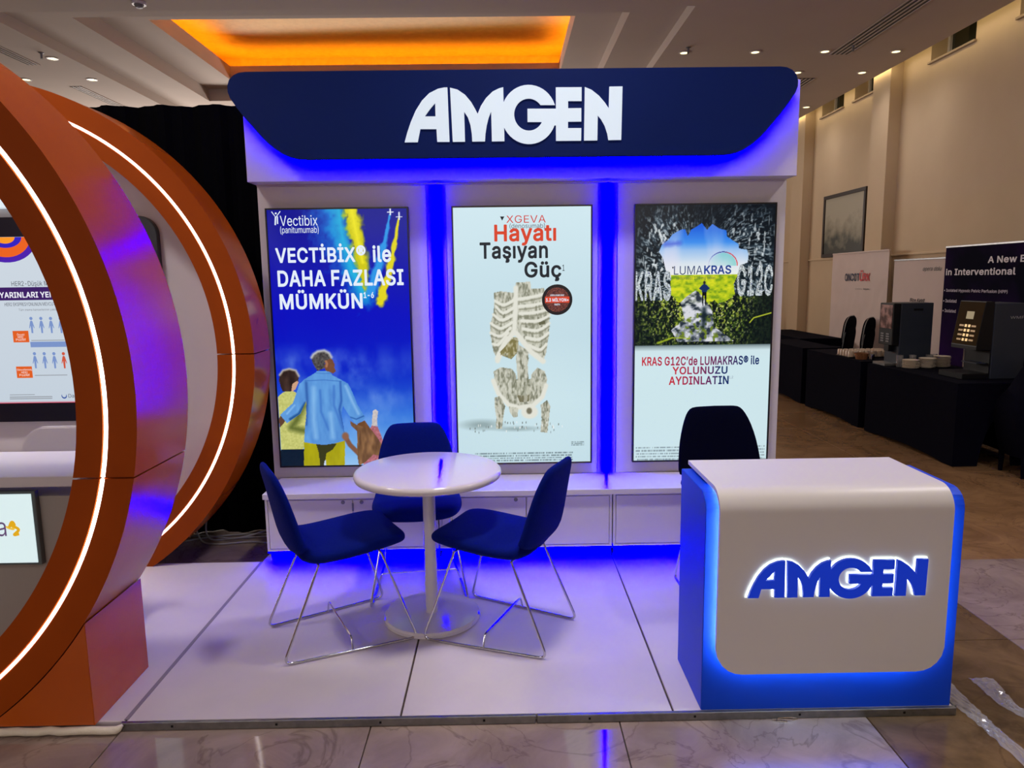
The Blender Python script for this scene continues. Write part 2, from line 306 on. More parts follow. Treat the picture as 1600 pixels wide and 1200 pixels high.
    'b': (212, '107 -4 13 0 16 3 20 8 16 15 8 11 5 9 8 25 2 21 0 12 -2 21 -2 9 -6 16 -5 10 -7 10 -9 8 -9 7 -9 5 -10 3 -17 3 -11 0 -11 -1 -11 -5 -9 -6 -9 -8 -8 -11 -2 -1 -1 0 0 93 -1 1 -30 0 0 -2 0 -252 1 0 28 0 1 28 2 1 2 -1 9 -12 7 -8 10 -6 13 -5/106 23 -19 5 -9 7 -8 8 -4 7 -6 16 -2 10 -1 8 -1 15 2 15 4 17 4 8 7 10 7 7 6 4 7 3 14 2 6 0 13 -2 8 -3 7 -4 5 -5 9 -13 3 -6 5 -19 1 -31 -1 -6 -5 -18 -7 -13 -7 -8 -4 -4 -14 -7 -8 -2'),
    'c': (198, '97 -4 7 0 12 1 14 3 12 4 11 7 10 8 8 9 6 12 4 10 -2 2 -27 7 -1 -3 -5 -12 -11 -11 -14 -7 -15 -3 -6 0 -14 3 -7 3 -6 4 -6 5 -5 6 -8 15 -4 17 -2 18 2 18 2 9 2 8 8 16 7 7 9 7 8 3 14 3 6 0 14 -3 16 -8 9 -10 7 -13 28 7 -3 10 -7 14 -16 15 -14 8 -9 4 -15 2 -18 1 -18 -3 -22 -9 -8 -6 -10 -10 -6 -8 -6 -10 -5 -12 -3 -12 -2 -14 -1 -20 3 -22 3 -12 11 -22 7 -10 7 -6 10 -8 21 -9 13 -2'),
    'd': (212, '92 -4 6 0 16 1 12 5 10 6 16 20 2 1 1 -1 1 0 0 -28 28 0 2 0 0 252 -1 2 -29 0 -1 -1 -1 -93 -1 0 -8 12 -4 4 -6 5 -11 6 -11 4 -9 1 -17 -1 -11 -2 -10 -3 -9 -5 -9 -7 -15 -16 -6 -12 -2 -6 -2 -5 -3 -13 -2 -14 -1 -14 1 -14 2 -14 3 -12 4 -12 6 -10 7 -10 7 -7 9 -7 9 -5 10 -4 11 -2/98 23 -12 3 -7 3 -9 7 -8 8 -8 14 -4 18 -2 19 2 19 4 17 9 15 9 10 10 5 5 2 18 2 13 -2 10 -4 4 -3 10 -10 4 -6 4 -10 4 -17 2 -14 0 -8 -2 -15 -4 -18 -7 -14 -6 -8 -5 -4 -7 -4 -15 -4'),
    'e': (202, '106 -4 10 0 8 1 9 2 9 3 14 8 6 4 5 5 9 12 6 14 -28 8 -5 -9 -6 -8 -16 -10 -11 -2 -10 -1 -16 2 -8 2 -14 8 -9 11 -4 7 -3 8 -4 19 0 4 137 1 1 1 0 16 -2 18 -2 12 -3 10 -4 8 -13 18 -8 8 -12 7 -8 4 -17 4 -19 1 -19 -3 -11 -4 -10 -5 -9 -6 -10 -10 -6 -9 -10 -22 -3 -13 -2 -12 -1 -21 3 -21 3 -12 5 -12 6 -10 8 -10 6 -7 10 -7 11 -5 11 -4 14 -2/50 110 -1 2 1 8 4 15 7 11 11 11 14 6 8 2 12 0 11 -2 14 -6 10 -11 7 -10 3 -8 3 -15 0 -3 -2 0'),
    'f': (127, '40 0 30 0 1 0 0 163 1 1 40 0 2 1 -1 25 -42 0 0 18 1 12 5 10 9 5 9 2 5 0 14 -2 7 25 -9 3 -15 2 -16 -1 -13 -5 -10 -6 -10 -11 -6 -11 -2 -15 0 -26 -36 0 -1 -1 0 -25 35 0 2 -1'),
    'g': (212, '93 -75 21 0 22 4 18 7 8 5 7 7 6 6 5 10 6 20 0 204 -1 2 -28 -1 0 -29 -1 -1 -2 0 -9 13 -9 8 -10 6 -10 4 -3 1 -19 1 -18 -3 -8 -3 -12 -6 -7 -5 -10 -11 -6 -6 -6 -11 -7 -24 -2 -13 -1 -20 3 -22 3 -12 10 -21 15 -16 8 -6 20 -8 10 -2 11 -1 17 2 12 4 10 6 6 6 10 13 2 1 2 -1 -1 -46 -4 -11 -5 -8 -6 -7 -16 -7 -10 -2 -11 -1 -13 1 -13 4 -9 5 -7 6 -9 11 -2 2 -25 -15 7 -10 9 -10 12 -8 14 -7 17 -4/94 30 -15 4 -6 4 -11 10 -8 13 -4 17 -2 14 0 8 2 14 4 17 4 8 7 10 7 7 6 4 9 3 13 2 18 -2 8 -3 10 -7 7 -8 5 -9 5 -12 2 -10 1 -5 -1 -31 -2 -11 -10 -19 -11 -10 -7 -4 -15 -4'),
    'h': (205, '26 0 30 0 1 0 0 112 1 17 6 13 6 8 9 8 13 5 11 2 11 -1 16 -6 12 -12 3 -10 3 -14 0 -122 1 0 29 0 1 0 0 124 -2 17 -3 11 -8 16 -11 11 -7 5 -8 4 -16 4 -22 0 -18 -6 -9 -6 -7 -6 -11 -15 0 93 -1 2 -29 0 -1 -1'),
    'i': (83, '26 0 30 0 1 0 0 188 -1 2 -29 0 -1 -1/40 222 2 -1 8 2 6 3 6 8 1 5 -1 9 -4 7 -8 5 -7 2 -9 -2 -6 -4 -6 -7 -1 -4 1 -11 5 -7 7 -4'),
    'k': (190, '26 0 30 0 1 69 5 6 15 14 70 -89 37 0 2 0 -85 108 78 82 -37 0 -82 -84 -3 0 0 146 -1 2 -29 0 -1 -1'),
    'l': (94, '64 0 6 -1 15 1 4 1 1 1 -5 24 -11 0 -9 1 -5 4 -2 7 -1 12 0 203 -1 1 -30 0 0 -2 0 -209 1 -11 2 -8 3 -8 8 -8 3 -3 7 -3 10 -2'),
    'm': (305, '26 0 30 0 1 0 0 118 1 15 5 13 7 8 10 7 10 3 6 1 7 0 11 -2 2 -1 10 -6 8 -12 1 -2 2 -11 0 -131 29 0 2 0 0 123 1 11 4 11 5 7 8 7 12 5 6 1 8 0 12 -2 12 -7 5 -6 4 -6 3 -14 0 -130 1 0 28 0 1 140 -4 16 -8 16 -10 10 -6 4 -7 3 -16 4 -22 -1 -13 -4 -14 -7 -10 -10 -7 -11 -3 -5 -8 19 -12 12 -10 4 -6 2 -8 1 -9 0 -7 -1 -12 -4 -10 -6 -10 -10 -7 -10 -2 -6 -1 -1 0 34 -30 1'),
    'n': (205, '26 0 30 0 1 0 0 112 1 17 6 13 6 8 9 8 13 5 11 2 11 -1 16 -6 12 -12 3 -10 3 -14 0 -122 1 0 29 0 1 124 -1 7 -4 21 -7 14 -14 14 -13 8 -16 4 -22 0 -18 -6 -15 -10 -2 -2 -11 -17 0 32 -30 0'),
    'o': (207, '97 -4 13 0 18 3 11 4 10 5 11 8 7 6 7 9 7 13 7 23 3 21 -1 19 -2 15 -8 24 -5 9 -7 9 -10 10 -8 6 -12 5 -11 4 -18 3 -17 -1 -12 -2 -22 -9 -8 -6 -10 -10 -6 -8 -6 -10 -5 -12 -3 -12 -3 -22 1 -20 2 -14 3 -12 11 -22 7 -10 7 -6 10 -8 21 -9 13 -2/100 23 -14 3 -7 3 -9 7 -8 8 -8 15 -4 17 -2 14 0 8 2 14 4 17 6 11 5 8 7 7 6 4 7 3 11 2 12 1 12 -3 10 -3 9 -7 7 -8 8 -16 4 -17 2 -13 0 -8 -2 -14 -4 -16 -7 -15 -6 -7 -12 -9 -8 -3 -9 -2'),
    'p': (212, '26 -71 30 0 1 1 0 98 2 1 1 -1 9 -12 7 -8 10 -6 14 -5 15 -1 11 1 11 2 20 9 15 14 13 20 8 25 2 21 0 12 -2 24 -7 20 -6 12 -6 9 -10 9 -9 7 -9 5 -10 3 -11 2 -17 1 -10 -1 -10 -4 -11 -7 -9 -8 -8 -11 -2 -1 -1 0 -1 1 -1 29 -28 0 -1 -1/106 23 -19 5 -9 7 -8 8 -4 7 -6 16 -2 10 -1 8 -1 15 2 15 4 17 4 8 7 10 7 7 6 4 7 3 14 2 6 0 13 -2 8 -3 7 -4 5 -5 9 -13 3 -6 5 -19 1 -31 -1 -6 -5 -18 -7 -13 -7 -8 -4 -4 -14 -7 -8 -2'),
    'r': (129, '26 0 30 0 1 0 0 117 1 13 3 8 2 4 7 9 12 7 10 3 9 2 20 -1 0 30 -24 0 -8 -2 -11 -5 -13 -13 -6 -11 -2 -1 -1 1 -1 29 -29 -1'),
    's': (182, '81 -4 21 0 19 4 9 3 8 4 10 8 7 7 6 10 4 14 1 4 -1 12 -5 16 -5 6 -8 8 -11 6 -22 7 -28 6 -14 5 -10 6 -6 7 -2 10 3 11 9 8 13 6 17 2 14 -2 10 -5 4 -4 5 -5 5 -11 27 6 0 3 -4 10 -8 12 -9 9 -19 10 -10 2 -29 1 -18 -5 -16 -7 -4 -3 -11 -11 -4 -7 -3 -7 -2 -8 -1 -7 1 -9 3 -9 4 -8 5 -7 6 -6 10 -5 23 -8 31 -7 12 -4 9 -6 5 -8 2 -10 -4 -11 -8 -8 -6 -4 -16 -4 -8 0 -16 2 -14 5 -9 10 -7 13 -28 -6 2 -8 6 -14 6 -7 10 -9 7 -4 15 -6 8 -2'),
    't': (113, '78 -2 6 0 12 1 10 2 1 1 -6 24 -16 -1 -10 1 -7 5 -4 7 -1 12 0 113 1 1 37 0 1 25 -2 1 -37 0 -1 45 -30 1 0 -2 0 -44 -2 0 -27 0 0 -26 1 0 26 0 2 -1 0 -116 1 -11 3 -10 4 -8 6 -7 7 -6 9 -4'),
    'u': (205, '86 -2 10 -1 15 3 18 8 13 14 6 10 1 -32 29 0 1 0 0 188 -1 2 -29 0 -1 -1 0 -115 -2 -12 -4 -14 -8 -10 -9 -7 -13 -4 -12 -2 -8 1 -10 2 -7 4 -7 5 -5 7 -3 8 -2 10 -1 11 0 116 -1 1 -29 0 -1 -1 0 -119 2 -23 7 -18 9 -14 13 -10 16 -6'),
    'v': (194, '81 0 31 0 1 0 71 184 1 6 -32 0 -1 -1 -40 -111 -15 -48 -15 52 -40 107 -1 1 -31 0'),
    'w': (283, '69 0 29 0 1 0 26 88 17 65 17 -67 25 -86 1 0 30 0 56 190 -30 0 -1 -1 -34 -121 -6 -30 -2 -3 -16 70 -24 85 -31 0 -1 -1 -23 -82 -18 -72 -17 70 -24 84 -1 1 -31 0'),
    'x': (189, '10 0 34 0 2 0 27 42 21 35 21 -34 28 -43 35 0 -1 4 -65 92 63 94 -34 0 -24 -37 -21 -35 -23 36 -23 36 -35 0 63 -92'),
    'y': (194, '39 -72 9 -1 22 5 11 6 6 7 9 11 8 19 81 215 -31 0 -1 -1 -41 -111 -15 -48 -15 52 -40 107 -1 1 -31 0 71 -190 -9 -28 -6 -8 -4 -3 -3 -3 -7 -2 -21 0 -7 -24 8 -4'),
    'z': (190, '21 0 147 0 1 26 -1 2 -104 0 -1 1 103 135 -1 26 -141 -1 0 -27 0 -1 102 0 1 -1 -106 -136 0 -2'),
    '®': (231, '111 60 9 -1 16 2 9 2 18 8 17 11 12 12 10 16 9 18 4 19 0 23 -4 18 -9 20 -10 14 -12 12 -12 9 -8 4 -24 9 -16 2 -23 -2 -19 -6 -17 -8 -13 -11 -14 -16 -6 -9 -4 -9 -6 -19 -2 -16 0 -8 2 -14 6 -20 4 -9 11 -17 21 -18 16 -9 10 -4 10 -2/111 83 -15 3 -18 7 -8 6 -14 13 -10 17 -5 19 -1 15 3 15 3 10 10 17 10 9 12 10 8 4 10 3 11 2 13 1 16 -3 14 -5 4 -2 9 -6 7 -7 11 -15 4 -8 5 -20 1 -14 -2 -12 -4 -14 -4 -8 -7 -9 -8 -9 -12 -9 -9 -4 -9 -3 -10 -2/81 113 19 0 1 29 1 2 18 -1 17 -30 21 0 -17 35 11 12 4 14 -1 9 -4 7 -11 11 -13 3 -46 -1/102 159 -1 1 0 28 19 1 8 -3 2 -1 2 -3 1 -7 -4 -12 -11 -4'),
    'Ö': (266, '125 -2 8 -1 15 1 16 3 15 5 13 6 12 9 10 10 10 12 8 16 6 13 5 16 3 21 1 10 -1 26 -3 19 -10 32 -7 12 -10 14 -11 10 -14 11 -13 6 -14 5 -16 3 -8 1 -21 -1 -15 -3 -16 -5 -6 -3 -8 -4 -12 -10 -11 -10 -16 -25 -7 -16 -4 -17 -3 -18 -1 -19 1 -19 3 -18 4 -17 7 -15 8 -14 9 -12 10 -10 13 -10 13 -6 15 -5 15 -3/128 26 -16 3 -11 4 -9 5 -17 14 -12 20 -5 12 -4 13 -2 15 0 30 2 14 4 14 5 12 6 11 6 9 9 9 8 5 12 6 8 3 11 2 15 1 16 -3 10 -3 12 -6 8 -6 14 -16 7 -14 5 -15 4 -23 1 -22 -3 -22 -3 -15 -10 -21 -12 -14 -3 -4 -9 -6 -20 -9 -11 -2/96 286 2 0 7 2 7 4 4 7 2 6 -2 9 -3 6 -2 2 -7 3 -4 1 -9 -1 -7 -3 -5 -8 -2 -6 0 -2 2 -7 4 -7 7 -4/168 286 2 0 7 2 7 4 4 7 2 6 -2 9 -3 6 -2 2 -7 3 -4 1 -9 -1 -7 -3 -5 -8 -2 -6 0 -2 2 -7 4 -7 7 -4'),
    'Ü': (258, '122 -4 14 0 20 3 14 4 12 5 10 6 18 16 13 22 3 11 3 19 0 170 -1 2 -31 0 -1 -1 0 -173 -4 -16 -8 -15 -5 -5 -7 -6 -15 -8 -18 -4 -19 0 -19 4 -15 8 -11 12 -5 7 -6 15 -2 18 0 163 -2 1 -29 0 -1 -1 0 -165 1 -14 2 -12 9 -22 7 -10 17 -16 11 -6 24 -9/92 286 2 0 7 2 7 4 4 7 2 6 -2 9 -3 6 -2 2 -7 3 -4 1 -9 -1 -7 -3 -5 -8 -2 -6 0 -2 2 -7 4 -7 7 -4/163 286 3 0 7 2 7 4 4 7 2 6 -2 9 -3 6 -2 2 -7 3 -4 1 -9 -1 -7 -3 -5 -8 -2 -6 0 -2 2 -7 4 -7 7 -4'),
    'ç': (198, '85 -71 28 0 9 1 12 6 4 4 4 6 2 10 0 4 -2 10 -4 7 -2 2 -10 4 -14 2 0 11 0 1 4 0 14 3 12 4 12 7 9 8 8 9 6 12 4 10 -2 2 -27 7 -1 -3 -5 -12 -11 -11 -14 -7 -15 -3 -6 0 -14 3 -7 3 -6 4 -6 5 -5 6 -8 15 -4 17 -2 18 2 18 2 9 2 8 8 16 7 7 9 7 8 3 14 3 6 0 14 -3 16 -8 9 -10 7 -13 28 7 -3 10 -7 14 -16 15 -14 8 -9 4 -15 2 -18 1 -18 -3 -22 -9 -8 -6 -10 -10 -6 -8 -6 -10 -5 -12 -3 -12 -2 -14 -1 -20 3 -22 3 -12 11 -22 7 -10 7 -6 10 -8 21 -9 15 -3 -3 -27 15 0 12 -3 4 -8 0 -1 -4 -8 -14 -2 -19 -1'),
    'ü': (205, '86 -2 10 -1 15 3 18 8 13 14 6 10 1 -32 29 0 1 0 0 188 -1 2 -29 0 -1 -1 0 -115 -2 -12 -4 -14 -8 -10 -9 -7 -13 -4 -12 -2 -8 1 -10 2 -7 4 -7 5 -5 7 -3 8 -2 10 -1 11 0 116 -1 1 -29 0 -1 -1 0 -119 2 -23 7 -18 9 -14 13 -10 16 -6/65 222 3 -1 6 2 6 4 5 7 2 7 -2 7 -4 8 -7 4 -6 2 -8 -2 -8 -4 -4 -7 -2 -7 2 -8 4 -7 7 -4/136 222 4 -1 6 2 6 4 5 7 2 7 -2 7 -4 8 -7 4 -7 2 -7 -2 -8 -4 -4 -7 -2 -7 2 -8 4 -7 7 -4'),
    'İ': (150, '16 0 118 0 1 0 -1 28 -42 1 -1 1 0 195 1 1 42 0 1 26 -1 2 -117 0 -1 -1 0 -27 42 0 1 -2 0 -194 -1 -1 -42 -1/73 286 3 0 7 2 6 4 6 6 1 6 -1 10 -4 6 -9 5 -6 2 -8 -2 -8 -4 -4 -7 -2 -8 2 -7 4 -7 7 -4'),
    'ı': (83, '26 0 30 0 1 0 0 188 -1 2 -29 0 -1 -1'),
    'ş': (182, '74 -71 28 0 10 1 12 6 4 4 3 6 2 10 -1 14 -6 8 -10 5 -15 2 0 10 1 1 19 4 9 3 8 4 8 5 6 6 8 12 3 6 2 10 1 4 -1 12 -5 16 -5 6 -8 8 -11 6 -22 7 -28 6 -14 5 -10 6 -6 7 -2 10 3 11 9 8 13 6 17 2 14 -2 10 -5 4 -4 5 -5 5 -11 27 6 0 3 -4 10 -8 12 -9 9 -19 10 -10 2 -29 1 -18 -5 -16 -7 -4 -3 -11 -11 -4 -7 -3 -7 -2 -8 -1 -7 1 -9 3 -9 4 -8 5 -7 6 -6 10 -5 23 -8 31 -7 12 -4 9 -6 4 -6 2 -5 1 -7 -2 -8 -2 -3 -8 -8 -6 -4 -16 -4 -8 0 -16 2 -14 5 -9 10 -7 13 -25 -5 -3 -2 2 -7 6 -14 6 -7 10 -9 7 -4 15 -6 8 -2 11 -2 -3 -26 16 0 10 -3 4 -7 1 -2 -5 -8 -12 -2 -20 -1'),
    '’': (88, '26 159 22 0 1 1 25 94 -33 -1'),
    '•': (194, '93 46 7 0 12 2 13 6 10 7 7 10 3 5 5 12 2 10 0 6 -2 12 -6 12 -8 12 -10 8 -13 6 -13 2 -6 0 -12 -2 -12 -6 -12 -8 -8 -12 -6 -13 -1 -7 1 -21 6 -14 8 -11 12 -8 13 -6'),
}
BOLD = {
    ' ': (93, ''),
    '!': (112, '44 -12 5 -1 11 1 7 4 6 4 3 5 4 7 2 8 0 8 -3 12 -7 10 -12 7 -14 1 -11 -2 -10 -8 -8 -12 -2 -12 3 -14 6 -8 3 -4 9 -5/34 69 32 0 6 3 3 6 2 174 -2 7 -4 4 -3 1 -38 0 -6 -3 -2 -5 -1 -44 2 -132 1 -4 2 -4 4 -2'),
    '(': (150, '88 -59 32 0 5 3 2 2 2 6 -1 6 -19 42 -13 36 -6 24 -3 33 0 22 1 13 3 25 6 29 7 26 6 16 18 42 0 6 -2 5 -4 3 -5 1 -32 -1 -5 -3 -5 -7 -9 -18 -16 -43 -8 -29 -3 -18 -4 -30 -1 -16 0 -32 2 -20 4 -20 5 -20 14 -40 9 -18 12 -22 4 -2'),
    ')': (150, '19 -59 28 0 6 1 5 6 19 36 15 42 5 18 5 41 0 46 -2 18 -10 47 -12 38 -16 34 -6 9 -4 3 -4 1 -32 -1 -4 -3 -3 -3 -1 -4 1 -6 13 -28 14 -41 9 -39 5 -35 0 -33 -3 -18 -1 -10 -5 -22 -9 -27 -24 -57 0 -5 3 -5 3 -2'),
    '+': (240, '99 6 28 0 6 1 4 5 2 6 0 56 58 1 5 3 3 4 1 4 0 26 -2 6 -4 4 -6 2 -55 0 -1 60 -3 6 -3 2 -5 1 -27 0 -6 -2 -5 -4 -1 -7 -1 -56 -59 -1 -5 -3 -2 -3 -1 -5 0 -26 1 -6 5 -4 6 -1 56 -1 0 -56 1 -6 2 -3 3 -2'),
    ',': (108, '19 -71 25 0 6 3 2 4 26 96 1 3 -1 5 -2 3 -4 3 -6 1 -32 0 -6 -2 -4 -5 -16 -100 1 -4 2 -4 3 -2'),
    '-': (240, '57 83 109 0 6 1 5 4 2 6 0 26 -1 6 -5 5 -7 2 -108 0 -6 -1 -3 -3 -3 -5 0 -30 1 -4 2 -4 3 -2'),
    '.': (108, '43 -12 5 -1 11 1 12 8 7 10 3 10 1 6 -2 10 -5 8 -6 7 -11 6 -13 1 -11 -2 -11 -8 -8 -12 -1 -12 1 -10 6 -12 4 -4 9 -5'),
    '0': (240, '106 -14 20 1 18 3 12 5 12 7 11 11 9 12 7 11 7 16 6 18 3 20 3 28 -1 28 -5 38 -6 18 -5 12 -8 14 -12 15 -20 15 -15 7 -13 3 -11 1 -17 -1 -19 -4 -13 -6 -10 -7 -12 -11 -17 -24 -11 -31 -3 -21 -3 -28 1 -28 5 -38 5 -18 6 -14 7 -12 20 -22 13 -9 14 -6/108 36 -8 2 -6 3 -5 4 -5 5 -9 16 -8 32 -1 14 0 30 1 14 5 23 3 11 7 12 9 10 4 2 11 4 10 1 11 -2 7 -5 5 -4 9 -11 7 -19 3 -12 2 -24 1 -22 -3 -32 -4 -16 -7 -15 -10 -13 -8 -5 -9 -2'),
    '1': (240, '38 -11 156 0 6 1 5 6 1 5 0 25 -1 5 -3 3 -3 3 -5 1 -44 0 -1 0 0 214 -2 7 -5 5 -6 1 -36 0 -6 -1 -57 -42 -4 -5 -1 -5 0 -32 2 -7 1 -2 5 -3 6 0 2 1 46 33 1 0 0 -164 -1 0 -56 0 -4 -1 -4 -3 -2 -3 -1 -5 0 -26 1 -4 2 -4 4 -2'),
    '2': (240, '32 -11 162 0 6 1 5 6 1 5 0 26 -2 6 -5 5 -5 1 -94 0 32 35 20 19 24 28 7 10 7 11 5 12 5 16 2 14 -1 11 -2 13 -4 12 -5 9 -14 17 -16 11 -10 5 -14 4 -20 3 -17 -1 -13 -3 -10 -3 -18 -9 -10 -7 -15 -20 -4 -10 -5 -12 -2 -12 0 -10 2 -7 3 -3 3 -2 32 0 7 1 3 3 3 4 1 15 2 8 14 13 10 4 12 1 8 -1 10 -4 6 -4 6 -7 4 -7 1 -6 -1 -14 -2 -7 -14 -22 -23 -26 -86 -91 -2 -8 0 -24 3 -6 4 -2'),
    '3': (240, '98 -14 22 0 16 2 12 4 12 4 10 6 10 8 6 6 9 12 10 20 2 12 0 24 -3 14 -9 18 -12 16 -13 10 -20 10 -15 3 60 69 2 6 -1 26 -2 5 -6 3 -4 1 -148 0 -7 -2 -2 -2 -3 -5 0 -30 1 -6 5 -4 6 -1 84 -1 -1 -2 -50 -56 -2 -8 0 -26 3 -6 5 -3 29 0 16 -2 10 -3 12 -7 7 -10 4 -9 1 -8 -1 -12 -5 -10 -7 -7 -9 -6 -10 -2 -6 -1 -19 1 -9 3 -10 4 -5 6 -6 8 -2 13 -2 3 -5 2 -4 1 -34 -1 -6 -3 -2 -3 -1 -5 1 -13 4 -10 4 -10 13 -19 19 -14 10 -4 11 -5'),
    '6': (240, '102 -14 22 0 14 2 22 9 10 6 9 9 14 18 10 24 2 12 0 26 -2 11 -4 13 -5 10 -12 16 -10 9 -19 11 -12 4 -25 2 -1 0 55 80 1 6 -1 4 -2 4 -5 2 -37 1 -4 -1 -5 -4 -68 -98 -8 -16 -11 -22 -5 -12 -2 -10 -2 -13 0 -19 2 -14 9 -24 6 -10 16 -17 12 -8 22 -9/110 35 -8 1 -9 4 -9 9 -5 7 -4 10 -2 10 0 6 2 10 3 9 8 10 7 6 7 3 10 2 6 0 7 -1 9 -4 10 -7 5 -8 4 -10 2 -10 0 -6 -2 -10 -4 -10 -5 -8 -5 -4 -4 -4 -9 -4'),
    'A': (254, '8 -11 34 0 5 1 4 2 3 5 21 62 1 1 88 0 24 -64 2 -4 4 -2 4 -1 32 0 6 1 4 5 2 5 -2 8 -91 249 -3 4 -3 2 -6 2 -35 0 -6 -2 -5 -5 -94 -255 0 -5 1 -4 4 -4/93 110 25 78 2 1 27 -79 -1 0'),
    'B': (242, '30 -11 92 0 32 2 12 4 11 4 9 5 14 11 9 12 5 10 4 14 2 21 -2 16 -3 10 -5 10 -10 13 -10 9 -5 4 8 7 4 5 7 11 4 9 1 7 1 25 -2 10 -3 8 -9 16 -10 12 -13 9 -19 8 -20 4 -103 0 -7 -2 -4 -4 -1 -7 0 -251 1 -5 2 -4 4 -2/74 40 -1 1 0 61 1 2 64 -1 10 -4 7 -5 7 -8 4 -8 1 -13 -2 -7 -3 -6 -6 -5 -12 -6 -9 -1/74 154 -1 1 0 59 57 0 8 -1 6 -3 6 -6 4 -6 2 -6 1 -8 -1 -6 -3 -9 -5 -5 -9 -6 -9 -3 -12 -1'),
    'C': (269, '134 -14 8 0 14 1 17 4 11 4 8 4 24 18 5 5 11 16 8 14 3 8 3 16 0 6 -3 6 -5 2 -33 1 -4 -1 -5 -2 -2 -3 -4 -13 -5 -10 -12 -13 -10 -6 -19 -5 -10 -1 -16 2 -16 6 -12 8 -12 14 -8 15 -6 19 -1 11 0 30 2 14 8 23 10 15 7 8 8 5 16 8 9 1 15 1 6 -1 14 -3 6 -3 8 -5 14 -14 4 -9 4 -13 2 -3 4 -2 5 -1 33 0 3 1 4 4 2 7 -5 22 -9 19 -10 14 -13 13 -10 7 -18 9 -18 7 -26 3 -10 0 -9 -1 -18 -3 -17 -6 -15 -8 -15 -11 -11 -10 -18 -28 -8 -18 -4 -16 -3 -22 -1 -28 1 -10 3 -20 5 -20 7 -16 8 -14 11 -14 11 -11 14 -11 15 -6 16 -6 16 -3'),
    'D': (265, '30 -11 78 0 20 1 20 3 18 6 14 6 16 11 11 10 13 17 7 12 6 13 4 18 4 24 0 36 -7 38 -8 18 -8 13 -9 13 -11 10 -6 4 -26 14 -17 6 -19 2 -99 1 -7 -2 -4 -4 -1 -7 0 -251 1 -5 2 -4 4 -2/74 40 -1 1 0 173 1 1 50 -1 10 -1 12 -4 9 -5 6 -4 9 -9 8 -12 6 -13 3 -14 2 -18 -1 -20 -4 -24 -10 -21 -5 -7 -11 -9 -14 -8 -12 -4 -10 -1'),
    'E': (223, '30 -11 156 0 7 1 4 4 2 7 0 27 -2 6 -5 5 -6 1 -112 0 -1 1 0 61 104 1 5 1 4 2 2 4 1 5 -1 30 -2 5 -4 3 -6 1 -103 0 0 60 111 1 6 1 5 4 2 7 0 26 -2 6 -4 4 -7 2 -153 0 -7 -2 -4 -4 -1 -7 0 -251 1 -5 2 -4 4 -2'),
    'F': (219, '30 -11 31 0 6 1 5 6 1 5 0 99 99 0 5 1 3 2 3 5 1 30 -2 6 -5 5 -5 1 -99 0 0 64 111 1 5 1 5 4 2 7 0 26 -2 6 -4 4 -6 2 -153 0 -7 -2 -4 -4 -1 -7 0 -251 1 -5 2 -4 4 -2'),
    'G': (274, '134 -14 14 0 18 3 14 5 12 5 15 9 18 18 9 12 3 7 10 23 3 26 0 32 -1 6 -3 3 -3 3 -5 1 -96 0 -6 -1 -5 -5 -1 -6 0 -26 1 -7 5 -4 6 -1 53 0 0 -5 -3 -9 -8 -15 -10 -10 -14 -8 -16 -4 -10 -1 -18 2 -10 4 -9 5 -14 12 -6 8 -4 8 -9 24 -1 12 0 30 2 14 7 20 6 12 13 14 12 8 11 5 14 2 16 -1 10 -2 8 -4 14 -9 9 -10 9 -23 6 -4 5 -1 31 0 5 1 3 2 3 6 1 4 -2 10 -6 17 -6 12 -6 8 -19 20 -16 11 -21 9 -21 4 -25 2 -8 -1 -18 -3 -15 -5 -16 -8 -13 -10 -17 -18 -7 -8 -7 -14 -8 -18 -4 -16 -3 -22 -1 -28 1 -10 3 -20 5 -20 14 -30 12 -14 13 -12 13 -9 14 -7 16 -6 18 -3'),
    'H': (272, '30 -11 31 0 6 1 5 6 1 5 0 103 1 1 110 -1 1 -103 1 -6 4 -5 7 -1 30 0 6 1 4 4 2 7 0 251 -2 7 -4 4 -7 2 -30 0 -6 -2 -4 -5 -1 -6 0 -96 -1 -1 -111 0 0 97 -2 6 -4 5 -7 2 -30 0 -6 -2 -4 -4 -1 -7 0 -251 1 -5 2 -4 4 -2'),
    'I': (164, '16 -11 118 0 6 1 5 6 1 5 0 27 -1 5 -3 3 -3 3 -5 1 -31 0 -1 1 0 173 1 1 31 0 6 1 4 4 2 7 0 26 -2 6 -5 5 -5 1 -117 0 -7 -2 -4 -5 -1 -6 0 -26 1 -4 2 -4 4 -2 4 -1 30 0 2 -1 0 -174 -2 0 -30 0 -6 -2 -4 -4 -1 -6 0 -30 3 -6 4 -2'),
    'K': (247, '30 -11 31 0 6 1 4 4 2 7 0 77 25 27 80 -113 4 -2 4 -1 36 0 7 1 4 4 2 6 -2 6 -97 137 96 103 2 4 0 6 -1 3 -4 4 -7 2 -39 0 -7 -2 -8 -7 -94 -103 -1 1 0 98 -2 6 -4 5 -7 2 -30 0 -6 -2 -4 -4 -1 -7 0 -251 1 -5 2 -4 4 -2'),
    'L': (210, '30 -11 150 0 5 1 3 2 3 4 1 4 -1 31 -3 5 -3 3 -5 1 -107 0 0 213 -1 5 -2 3 -4 3 -5 1 -34 -1 -5 -2 -2 -3 -1 -6 0 -252 1 -5 2 -4 4 -2'),
    'M': (328, '30 -11 33 0 5 3 3 5 1 4 0 147 61 -152 5 -6 6 -1 29 0 5 3 3 3 59 151 1 -145 0 -4 3 -5 2 -2 6 -1 31 0 5 1 4 2 2 4 1 5 0 251 -1 6 -3 4 -3 2 -5 1 -44 0 -7 -2 -4 -4 -62 -161 -8 -24 -10 27 -62 158 -4 4 -7 2 -45 0 -4 -1 -4 -3 -2 -3 -1 -6 0 -251 1 -5 2 -4 4 -2'),
